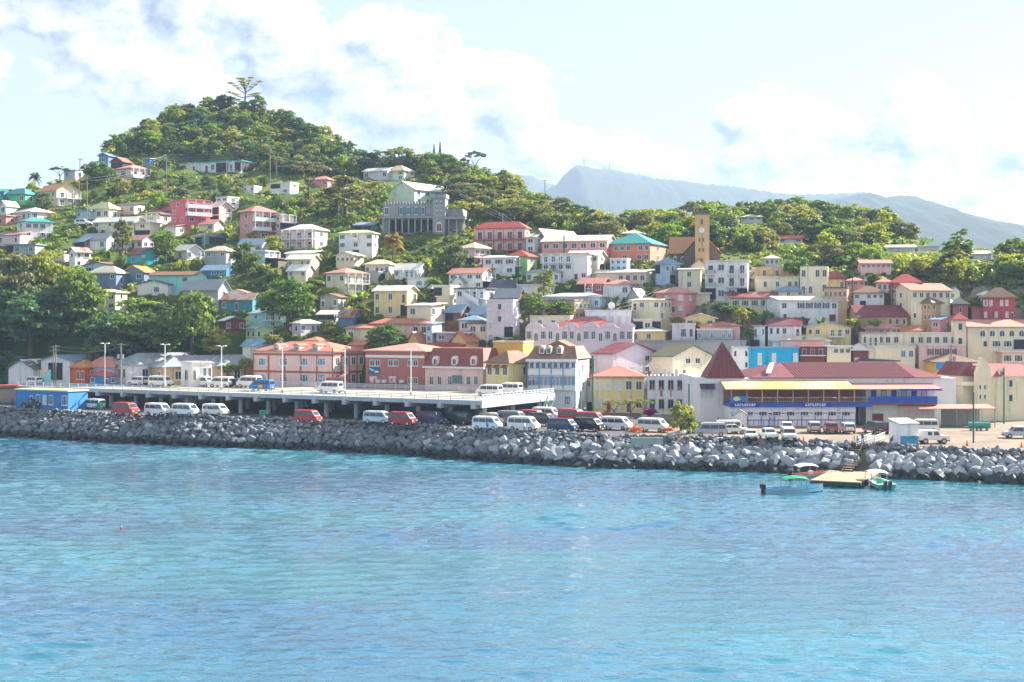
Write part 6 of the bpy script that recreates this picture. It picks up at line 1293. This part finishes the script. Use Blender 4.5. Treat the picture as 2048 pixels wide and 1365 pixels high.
# ================================================================ people
def figure(pose):
    V = [(0, 0, .95), (0, 0, 1.15), (0, 0, 1.38), (0, 0, 1.5), (0, .01, 1.58), (0, -.01, 1.68), (.17, 0, 1.40), (.22, .02, 1.13), (.22, -.06, .88), (-.17, 0, 1.40), (-.22, .02, 1.13), (-.22, -.06, .88), (.09, 0, .9), (.1, -.03 - .1 * pose, .5), (.1, .02, .08), (.1, -.12, .04), (-.09, 0, .9), (-.1, .03 + .1 * pose, .5), (-.1, .06 + .14 * pose, .08), (-.1, -.08 + .14 * pose, .04), (0, -.02, 1.76)]
    E = [(0, 1), (1, 2), (2, 3), (3, 4), (4, 5), (5, 20), (2, 6), (6, 7), (7, 8), (2, 9), (9, 10), (10, 11), (0, 12), (12, 13), (13, 14), (14, 15), (0, 16), (16, 17), (17, 18), (18, 19)]
    Rr = [.16, .15, .17, .06, .08, .1, .07, .05, .035, .07, .05, .035, .09, .065, .045, .035, .09, .065, .045, .035, .07]
    me = bpy.data.meshes.new('figure_base'); me.from_pydata(V, E, []); o = bpy.data.objects.new('tmp', me); COL.objects.link(o)
    sm_ = o.modifiers.new('s', 'SKIN'); 
    for i, r_ in enumerate(Rr): me.skin_vertices[0].data[i].radius = (r_, r_ * .8)
    me.skin_vertices[0].data[0].use_root = True
    o.modifiers.new('d', 'SUBSURF').levels = 1
    dg = bpy.context.evaluated_depsgraph_get(); ev = bpy.data.meshes.new_from_object(o.evaluated_get(dg)); bpy.data.objects.remove(o); return ev
FG = [figure(0.), figure(1.)]
skinm = mat('skin', (.12, .06, .035, 1), .6); hairm = mat('hair', (.01, .01, .01, 1), .8)
def person(p, rz, shirt, trousers, label, pose=0, lean=0.):
    me = FG[pose].copy(); me.name = 'person_body'
    for m_ in (skinm, mat('cloth_' + shirt, lin(shirt)), mat('cloth_' + trousers, lin(trousers)), hairm): me.materials.append(m_)
    for f in me.polygons:
        z = f.center.z; f.material_index = 3 if z > 1.74 else 0 if z > 1.47 or (abs(f.center.x) > .19 and z < 1.12) or z < .08 else 1 if z > .93 else 2; f.use_smooth = True
    r = empty('person', p, rz, label, 'person'); ob('body', me, r, rot=(lean, 0, 0)); return r
for px, py, rz, sh, tr_, lab, pose in ((25, 816, 0, '3a5a9a', '22242a', 'person in blue shirt and dark trousers standing left of the blue office', 0), (975, 864, .6, '2f7ac0', '2a3a5a', 'person in bright blue leaning into the white minibus', 0), (1049, 866, 1.2, 'dfe6ee', '35508a', 'person in white shirt and blue trousers beside the open-door minibus', 1), (1148, 833, 0, '2c3340', '20242a', 'person in dark clothes at the blue veranda building', 0),
                                     (1158, 832, .5, 'e8e4e0', '4a4a52', 'person in white top right of the one in dark clothes', 1), (1170, 830, .2, 'f0f0f0', '3a4658', 'person in white shirt by the green lamp post', 0), (1282, 849, 2.6, '2f7f86', '2a2c34', 'person in teal top on the garden path', 1), (1290, 848, 2.8, 'd9743a', '2a2c34', 'person in orange top on the garden path', 0), (1437, 856, 0, 'b89a6a', '3a3a40', 'person in tan shirt at the restaurant door', 0), (1778, 893, .4, '2a4f9a', '6a7a90', 'person in blue shirt stooping left of the white kiosk', 0)):
    p = ground_pt(px, py); person((p.x, p.y, p.z + .03), rz, sh, tr_, lab, pose, .5 if 'stooping' in lab else 0.)
# ================================================================ dock, gangway, boats
plankm = mat('planks', lin('b7a488', .75), .85, .15, 1.2, streak=.1, objvar=.12); pileh = mat('dark_timber', (.05, .055, .05, 1), .8)
dr = R(-25); dock = empty('floating_dock', (39.6, 185.9, 0), dr, 'flat wooden floating dock at the foot of the steps', 'dock')
for i in range(34): box('plank', plankm, dock, 0, 6.6, .385 * i, .385 * i + .35, .62, .74)
for x in (.2, 3.2, 6.1): box('float', pileh, dock, x, x + .5, .1, 12.9, -.35, .62)
box('fender', pileh, dock, 0, 6.6, -.08, 0., .1, .6); box('fender', pileh, dock, 6.6, 6.68, 0, 13, .1, .6)
gw = empty('gangway_steps', (0, 0, 0), 0, 'steep wooden steps with dark railings from dock to the car park', 'steps')
A_, B_ = Vector((46.9, 196.0, .8)), Vector((51.2, 205.8, 4.0)); dv = B_ - A_; yaw = math.atan2(dv.y, dv.x); sd = Vector((math.sin(yaw), -math.cos(yaw), 0))
for i in range(13):
    c_ = A_ + dv * (i + .5) / 13; ob('step', ubox(plankm), gw, c_, (0, 0, yaw), (.5, 1.6, .08))
for sg in (-1, 1):
    tube('handrail', [A_ + sd * .85 * sg + Vector((0, 0, 1.)), B_ + sd * .85 * sg + Vector((0, 0, 1.))], .05, pileh, parent=gw); tube('stringer', [A_ + sd * .8 * sg, B_ + sd * .8 * sg], .09, pileh, parent=gw)
    for i in range(7): c_ = A_ + dv * i / 6 + sd * .85 * sg; ob('baluster', ubox(pileh), gw, c_, (0, 0, yaw), (.07, .07, 1.))
br_ = empty('railing_bridge', (0, 0, 0), 0, 'white railed landing at the top of the wooden steps', 'railing'); whm = mat('white_rail', lin('f2f2f2'), .4)
for (p0, p1) in (((1713, 893), (1742, 881)), ((1738, 892), (1769, 879))):
    a_, c_ = ground_pt(p0[0], p0[1], 3.95), ground_pt(p1[0], p1[1], 3.95)
    for zz in (.3, .65, 1.05): tube('rail', [a_ + Vector((0, 0, zz)), c_ + Vector((0, 0, zz))], .045, whm, parent=br_)
    for i in range(7): ob('rail_post', ubox(whm), br_, a_ + (c_ - a_) * i / 6, (0, 0, 0), (.08, .08, 1.08))
a_ = ground_pt(1725, 889, 3.95); person(a_, .3, '2a5aa8', '2a4a80', 'person in blue overalls standing at the white railed landing', 0)
p = A_ + dv * .78; person((p.x, p.y, p.z + .08), .2, '26344e', '6a3a34', 'person in dark jacket walking down the wooden steps', 1)
def boat(name, loc, rz, L, Wd, hullc, stripe, inner, label, canopy=None, motors=1):
    r = empty(name, loc, rz, label, 'boat'); n = 11; V, Fc = [], []
    def half(t): return Wd / 2 * (1. if t < .45 else max(.03, 1 - ((t - .45) / .55) ** 2.2))
    def sheer(t): return .62 + .42 * t ** 2.2
    for i in range(n):
        t = i / (n - 1); x = L * (t - .5); w2 = half(t); z = sheer(t); ke = -.28 + .3 * t ** 3
        V += [(x, -w2, z), (x, -w2 * .92, z - .22), (x, -w2 * .7, ke + .15), (x, 0, ke), (x, w2 * .7, ke + .15), (x, w2 * .92, z - .22), (x, w2, z)]
    for i in range(n - 1): Fc += [(i * 7 + k, i * 7 + k + 1, i * 7 + 7 + k + 1, i * 7 + 7 + k) for k in range(6)]
    Fc.append(tuple(range(7))[::-1]); hm = paint(hullc); sm_ = paint(stripe); me = mesh('hull', V, Fc, [hm, sm_])
    for i, f in enumerate(me.polygons): f.material_index = 1 if i < 60 and i % 6 in (2, 3) else 0
    ob('hull', me, r)
    V = []; 
    for i in range(n): t = i / (n - 1); V += [(L * (t - .5) + (.04 if i == 0 else 0), -half(t) * .9, sheer(t) - .38), (L * (t - .5) + (.04 if i == 0 else 0), half(t) * .9, sheer(t) - .38)]
    ob('deck', mesh('deck', V, [(2 * i, 2 * i + 2, 2 * i + 3, 2 * i + 1) for i in range(n - 1)], paint(inner)), r)
    V = []
    for sg in (-1, 1):
        for i in range(n): t = i / (n - 1); V += [(L * (t - .5), sg * half(t) * 1.04, sheer(t) + .05), (L * (t - .5), sg * half(t) * .9, sheer(t) + .05), (L * (t - .5), sg * half(t) * .9, sheer(t) - .4), (L * (t - .5), sg * half(t) * 1.04, sheer(t) - .05)]
    ob('gunwale', mesh('gunwale', V, [tuple(b_ * 4 * n + k for k in q_) for b_ in (0, 1) for i in range(n - 1) for q_ in ((4 * i, 4 * i + 4, 4 * i + 5, 4 * i + 1), (4 * i + 1, 4 * i + 5, 4 * i + 6, 4 * i + 2), (4 * i + 3, 4 * i + 7, 4 * i + 4, 4 * i))], paint(inner)), r)
    for x in (-.22, .02, .22): box('seat', paint(inner), r, L * x - .16, L * x + .16, -half(.5) * .86, half(.5) * .86, .42, .5)
    box('console', hm, r, -.3, .2, -.3, .3, .3, 1.05)
    for k in range(motors):
        y = (k - (motors - 1) / 2) * .65; m_ = ob('outboard_motor', bxs('outboard_motor', [(-L / 2 - .5, -L / 2 - .05, y - .2, y + .2, .55, 1.1), (-L / 2 - .35, -L / 2 - .15, y - .1, y + .1, -.3, .55)], paint('20262e')), r)
    if canopy:
        cc, x0, x1 = canopy; V = []
        for i in range(7):
            x = x0 + (x1 - x0) * i / 6
            for j in range(7): u = j / 6 - .5; V.append((x, u * Wd * .98, 2.15 - .45 * u * u * 2 - .25 * (2 * i / 6 - 1) ** 2))
        n2 = len(V); V += [(a, b_, c_ - .05) for a, b_, c_ in V]; Q = [(i * 7 + j, i * 7 + j + 1, i * 7 + 8 + j, i * 7 + 7 + j) for i in range(6) for j in range(6)]
        ob('canopy', mesh('canopy', V, Q + [tuple(k + n2 for k in q_[::-1]) for q_ in Q], paint(cc), True), r)
        for x in (x0 + .2, x1 - .2):
            for y in (-.42, .42): ob('canopy_post', ucyl(metalm, 6), r, (x, y * Wd, .5), (0, 0, 0), (.05, .05, 1.35))
    return r
w1 = ground_pt(1588, 985, 0); boat('motorboat', (w1.x, w1.y, .0), R(10), 7.8, 2.1, 'd5e6f0', '2f8fb8', '7ab8dc', 'light blue open motorboat with bright green canopy and two outboards', ('1fa070', -1.6, 1.6), 2)
w2 = ground_pt(1622, 957, 0); boat('motorboat', (w2.x, w2.y, .0), R(22), 6.4, 2.0, 'e8e4e2', 'a05050', 'd08878', 'white and red motorboat with pale canopy behind the floating dock', ('eef0f4', -2.6, .6), 1)
w3 = ground_pt(1768, 978, 0); boat('motorboat', (w3.x, w3.y + 2.5, .0), R(93), 6.6, 2.5, '2aa59a', '1f8a86', 'dff0e6', 'teal green motorboat with cream canopy moored right of the dock', ('efe8d6', -.2, 2.8), 2)
by_ = ground_pt(243, 1058, 0); bu = empty('buoy', (by_.x, by_.y, .0), 0, 'tiny red buoy floating alone on the water at left', 'buoy'); ob('float', ucyl(paint('d0342c'), 10), bu, (0, 0, -.1), (0, 0, 0), (.13, .13, .25)); ob('top', ucyl(paint('f0f0f0'), 10), bu, (0, 0, .2), (0, 0, 0), (.06, .06, .12))
# ================================================================ street furniture
def lamp(p, h, label, group='twin-headed lamps on the parking deck'):
    r = empty('street_lamp', p, -R(28.8), label, 'street lamp', group); ob('pole', ucyl(whm, 8), r, (0, 0, 0), (0, 0, 0), (.08, .08, h)); box('arm', whm, r, -1., 1., -.04, .04, h - .02, h + .06)
    for sg in (-1, 1): box('lamp_head', whm, r, sg * .8 - .35, sg * .8 + .35, -.16, .16, h + .02, h + .18)
    ob('base', ucyl(concm, 8), r, (0, 0, 0), (0, 0, 0), (.22, .22, .5))
for px, b_, t_, wh in ((210, 774, 688, 'behind the kiosk'), (330, 777, 690, 'before the grey roofs'), (443, 781, 693, 'left of the pink dormered building'), (565, 786, 694, 'before the left dormer'), (690, 788, 697, 'before the pink building side'), (822, 790, 700, 'before the red brick building'), (962, 776, 701, 'between mansard and yellow house')):
    p = deck_pt(px, b_); lamp((p.x, p.y, 8.4), (b_ - t_) * p.y / F, 'tall white twin-headed lamp on the deck ' + wh)
woodm = mat('pole_wood', lin('9a9088', .8), .9, .1, 1.); greenm = mat('pole_green', lin('2f6a5a'), .6)
def pole(px, b_, t_, label, Y=None, m=woodm, arms=1, tr=0):
    Y = Y or Ymap(px, b_); p = pt(px, b_, Y); h = (b_ - t_) * Y / F
    r = empty('utility_pole', p, rnd.uniform(-.4, .4), label, 'utility pole', 'utility poles'); ob('pole', ucyl(m, 8), r, (0, 0, -1), (0, 0, 0), (.13, .13, h + 1))
    for k in range(arms): box('crossarm', m, r, -.95, .95, -.06, .06, h - .35 - .8 * k, h - .22 - .8 * k)
    for k in range(tr): ob('transformer', ucyl(metalm, 10), r, ((k - .5) * .9, -.3, h * .62), (0, 0, 0), (.3, .3, .9))
    return p + Vector((0, 0, h))
tops = {}
for key, a in dict(h1=(107, 768, 692, 'left pole of the H-frame pair at the far left', 292, woodm, 2, 0), h2=(111.5, 768, 690, 'right pole of the H-frame pair at the far left', 292, woodm, 2, 0), t1=(242, 768, 687, 'pole with two transformers behind the kiosk', 286, woodm, 1, 2), g1=(665, 768, 696, 'dark green pole before the pink dormered building', 281, greenm, 0, 0),
                   a=(160, 372, 317, 'pole on the left skyline among trees'), b=(174, 452, 357, 'forked pole among the houses at left'), c=(158, 405, 346, 'leaning pole left of the dark round tree'), d=(333, 388, 309, 'pole beside the hillside road left of the white villa'), e=(540, 368, 290, 'tall power pole with many crossarms right of the white villa', None, woodm, 4, 0), f=(553, 358, 318, 'short power pole right of the tall one', None, woodm, 1, 0),
                   g=(432, 402, 369, 'pole above the hot pink apartment block'), h=(677, 455, 408, 'pale bare pole on the green slope', None, woodm, 0, 0), i=(460, 575, 490, 'tall pole behind the grey house with big plain roof', None, woodm, 1, 0), j=(409, 500, 463, 'pole pair below the hot pink block', None, woodm, 0, 0), k=(1128, 520, 470, 'dark thin pole before the rose school', None, greenm, 0, 0), l=(985, 562, 528, 'pole right of the faded red roof', None, greenm, 0, 0),
                   m=(1185, 824, 712, 'tall green pole left of the pale yellow street house', 262, greenm, 0, 0), n=(1160, 824, 737, 'green pole before the blue veranda building', 256, greenm, 0, 0), o=(1903, 775, 690, 'pole with transformers before the yellow walled house', 262, woodm, 1, 2), p=(2008, 842, 735, 'thick green pole before the gambrel building', 246, greenm, 0, 0), q=(1947, 893, 785, 'thin green post on the right car park', 207, greenm, 0, 0), r=(1378, 872, 768, 'green lamp post right of the garden', 219, greenm, 0, 0),
                   s=(1705, 588, 541, 'dark pole in the haze right of the roofless ruin', None, greenm, 0, 0), t=(1734, 582, 550, 'hazy pole with transformer right of the dark one', None, greenm, 0, 1), u=(1085, 400, 362, 'pole high on the wooded spur') if 0 else (1090, 398, 360, 'pole high on the wooded spur', 430, woodm, 1, 0), v=(1005, 468, 428, 'pole behind the red-roofed veranda building', None, woodm, 1, 0)).items(): tops[key] = pole(*a)
wirem = mat('wire', (.35, .36, .37, 1), .6)
def wire(a, c, sag, label, n_=1):
    for k in range(n_):
        A2, C2 = Vector(a) - Vector((0, 0, .75 * k)), Vector(c) - Vector((0, 0, .75 * k)); pts_ = [A2.lerp(C2, t / 10) - Vector((0, 0, sag * 4 * (t / 10) * (1 - t / 10))) for t in range(11)]
        tag(tube('overhead_wire', pts_, .028, wirem, 4), label, 'wire', 'overhead power lines')
wire(tops['d'], tops['e'], 1.2, 'overhead wire above the long white villa', 3); wire(tops['e'], pt(735, 312, 400), 1.2, 'overhead wire from the tall power pole towards the saddle', 3); wire(tops['e'], tops['f'], .3, 'short wire between the two power poles', 2); wire(tops['a'], tops['d'], 1., 'overhead wire across the upper left slope', 2)
wire(tops['b'], tops['d'], 1.5, 'overhead wire from the forked pole up the slope', 2); wire(tops['h1'], tops['t1'], .8, 'overhead wire along the waterfront street at left', 2); wire(pt(885, 352, 410), tops['v'], 1., 'overhead wire down the wooded spur', 3); wire(tops['v'], pt(1070, 458, 345), .8, 'overhead wire behind the red-roofed veranda building', 3)
wire(pt(1360, 545, 318), pt(1240, 608, 292), 1.2, 'sunlit wire sagging past the pointed grey-blue roof', 3); wire(pt(1240, 608, 292), pt(1120, 642, 284), 1., 'sunlit wire sagging before the white parapet building', 3); wire(tops['k'], pt(985, 560, 322), 1.2, 'sunlit wire sloping down left of the rose school', 2)
for px, b_, t_, lab in ((1168, 333, 311, 'taller radio mast on the mountain crest'), (1219, 341, 321, 'shorter radio mast on the mountain crest')):
    p = pt(px, b_ + 2, 4985); r = empty('radio_mast', p, 0, lab, 'mast'); h = (b_ - t_) * 4985 / F + 6
    for sx, sy in ((-2.2, -2.2), (2.2, -2.2), (0, 2.2)): tube('mast_leg', [(sx, sy, 0), (sx * .4, sy * .4, h)], .8, metalm, 5, r)
    for k in range(6): z = h * (k + .5) / 6; box('brace', metalm, r, -1.9, 1.9, -1.9, 1.2, z, z + .8)
for px, py, wh in ((1425, 872, 'behind the silver minivan'), (1512, 881, 'beside the silver saloon'), (1607, 885, 'right of the silver off-roader'), (1934, 893, 'at the foot of the thin green post'), (2043, 896, 'at the right edge')):
    p = ground_pt(px, py); r = empty('traffic_cone', (p.x, p.y, p.z + .03), 0, 'orange traffic cone ' + wh, 'traffic cone', 'traffic cones along the rocks'); cm = paint('f0653a')
    ob('cone', mesh('cone', [(.2 * math.cos(i * .785), .2 * math.sin(i * .785), .05) for i in range(8)] + [(.04 * math.cos(i * .785), .04 * math.sin(i * .785), .85) for i in range(8)], [tuple(range(8))[::-1], tuple(range(8, 16))] + [(i, (i + 1) % 8, 8 + (i + 1) % 8, 8 + i) for i in range(8)], cm), r); box('foot', cm, r, -.25, .25, -.25, .25, 0, .05)
for px, py, wh in ((200, 820, 'beside the minibus in the shade'), (525, 836, 'under the middle of the deck')):
    p = ground_pt(px, py); r = empty('rubbish_bin', (p.x, p.y, p.z + .03), -R(28.8), 'green wheeled bin ' + wh, 'bin'); gm_ = paint('2f8a6a'); box('bin_body', gm_, r, -.45, .45, -.4, .4, .1, 1.2); box('lid', gm_, r, -.5, .5, -.45, .45, 1.2, 1.3)
kb = H('sales_kiosk', 1793, 1800, 1837, 889, 848, 839, 'shed', 'l', 'wh', '', '', -14, 'white box kiosk with a colourful blue and green banner by the rocks', cat='kiosk', Y=ground_pt(1800, 890).y, zb=3.75, d=3.2, fd=0., e=.15)
box('banner', mat('kiosk_banner', lin('3f9fd8'), .6, .1, 1.5, base2=lin('3f8a6a'), patch=1.1), kb['root'], .1, kb['w'] - .1, -.06, -.01, .1, 1.35); box('counter', trimm, kb['root'], 0, kb['w'], -.35, 0, 1.36, 1.44)
sh_ = H('small_hut', 1468, 1494, 1497, 858, 830, 822, 'gf', 'b', 'wh', '', '', 6, 'tiny white hut with blue-edged gable before the restaurant', cat='hut', Y=ground_pt(1480, 859).y, zb=3.9, d=2.6, fd=0., e=.2)
for px, wh in ((1948, 'left'), (1968, 'right')):
    p = ground_pt(px, 862); r = empty('gas_tank', (p.x, p.y, p.z), 0, 'green horizontal gas tank, %s one of the pair by the fence' % wh, 'tank'); gt = paint('3f9a88')
    ob('tank', ucyl(gt, 16), r, (-.95, 0, .9), (0, R(90), 0), (.55, .55, 1.9)); box('saddle', concm, r, -.6, -.4, -.4, .4, 0, .5); box('saddle', concm, r, .4, .6, -.4, .4, 0, .5)
# garden by the street with trees, flowers and low walls
gm1 = ground_pt(1262, 886); gw1 = box('garden_wall', concm, None, gm1.x, ground_pt(1325, 886).x, gm1.y, gm1.y + .4, 3.9, 4.9); tag(gw1, 'low mossy concrete wall below the coral flowers', 'wall')
ga, gb2 = ground_pt(1340, 877), ground_pt(1398, 862); tag(tube('kerb_wall', [ga + Vector((0, 0, .3)), gb2 + Vector((0, 0, .6))], .5, concm, 4), 'pale sloping wall round the flower garden', 'wall')
def TG(kind, px, base, top, wpx, pal, label):
    p = ground_pt(px, base); h = (base - top) * p.y / F; return tree(kind, p, h, wpx * p.y / F / WID[kind], pal, label, None, sink=.1)
TG('umbrella', 1228, 838, 798, 44, 'yel', 'small flat-topped garden tree before the yellow street house, left one'); TG('umbrella', 1262, 838, 797, 50, 'yel', 'small flat-topped garden tree before the yellow street house, middle one'); TG('umbrella', 1290, 836, 796, 44, 'mid', 'small flat-topped garden tree before the yellow street house, right one')
TG('bush', 1301, 838, 808, 32, 'mag', 'magenta bougainvillea bush before the roofless white ruin'); TG('bush', 1273, 872, 842, 24, 'cor', 'coral flowering bush above the mossy wall'); TG('bush', 1335, 866, 848, 34, 'cor', 'low coral flowers beside the garden tree'); TG('bush', 1214, 838, 812, 14, 'gold', 'small orange flowering shrub before the yellow street house')
TG('round', 1362, 872, 802, 62, 'yel', 'light green garden tree left of the green lamp post'); TG('bush', 1385, 868, 836, 40, 'mid', 'green bush at the right end of the garden'); TG('bush', 1325, 852, 830, 30, 'yel', 'yellow-green shrub in the middle of the garden')
# ================================================================ air
hz = bpy.data.materials.new('haze_air'); hz.use_nodes = True; t = hz.node_tree; t.nodes.clear(); q = NB(t)
pv = q.n('ShaderNodeVolumePrincipled', ins={'Color': (.46, .62, .86, 1), 'Density': .00016, 'Anisotropy': .1}); t.links.new(pv.outputs[0], q.n('ShaderNodeOutputMaterial').inputs['Volume'])
hb = ob('haze', bxs('haze', [(-6000, 6000, -60, 6200, -8, 640)], hz), kind='stuff'); tag(hb, 'thin bright sea haze over the whole bay', 'haze')
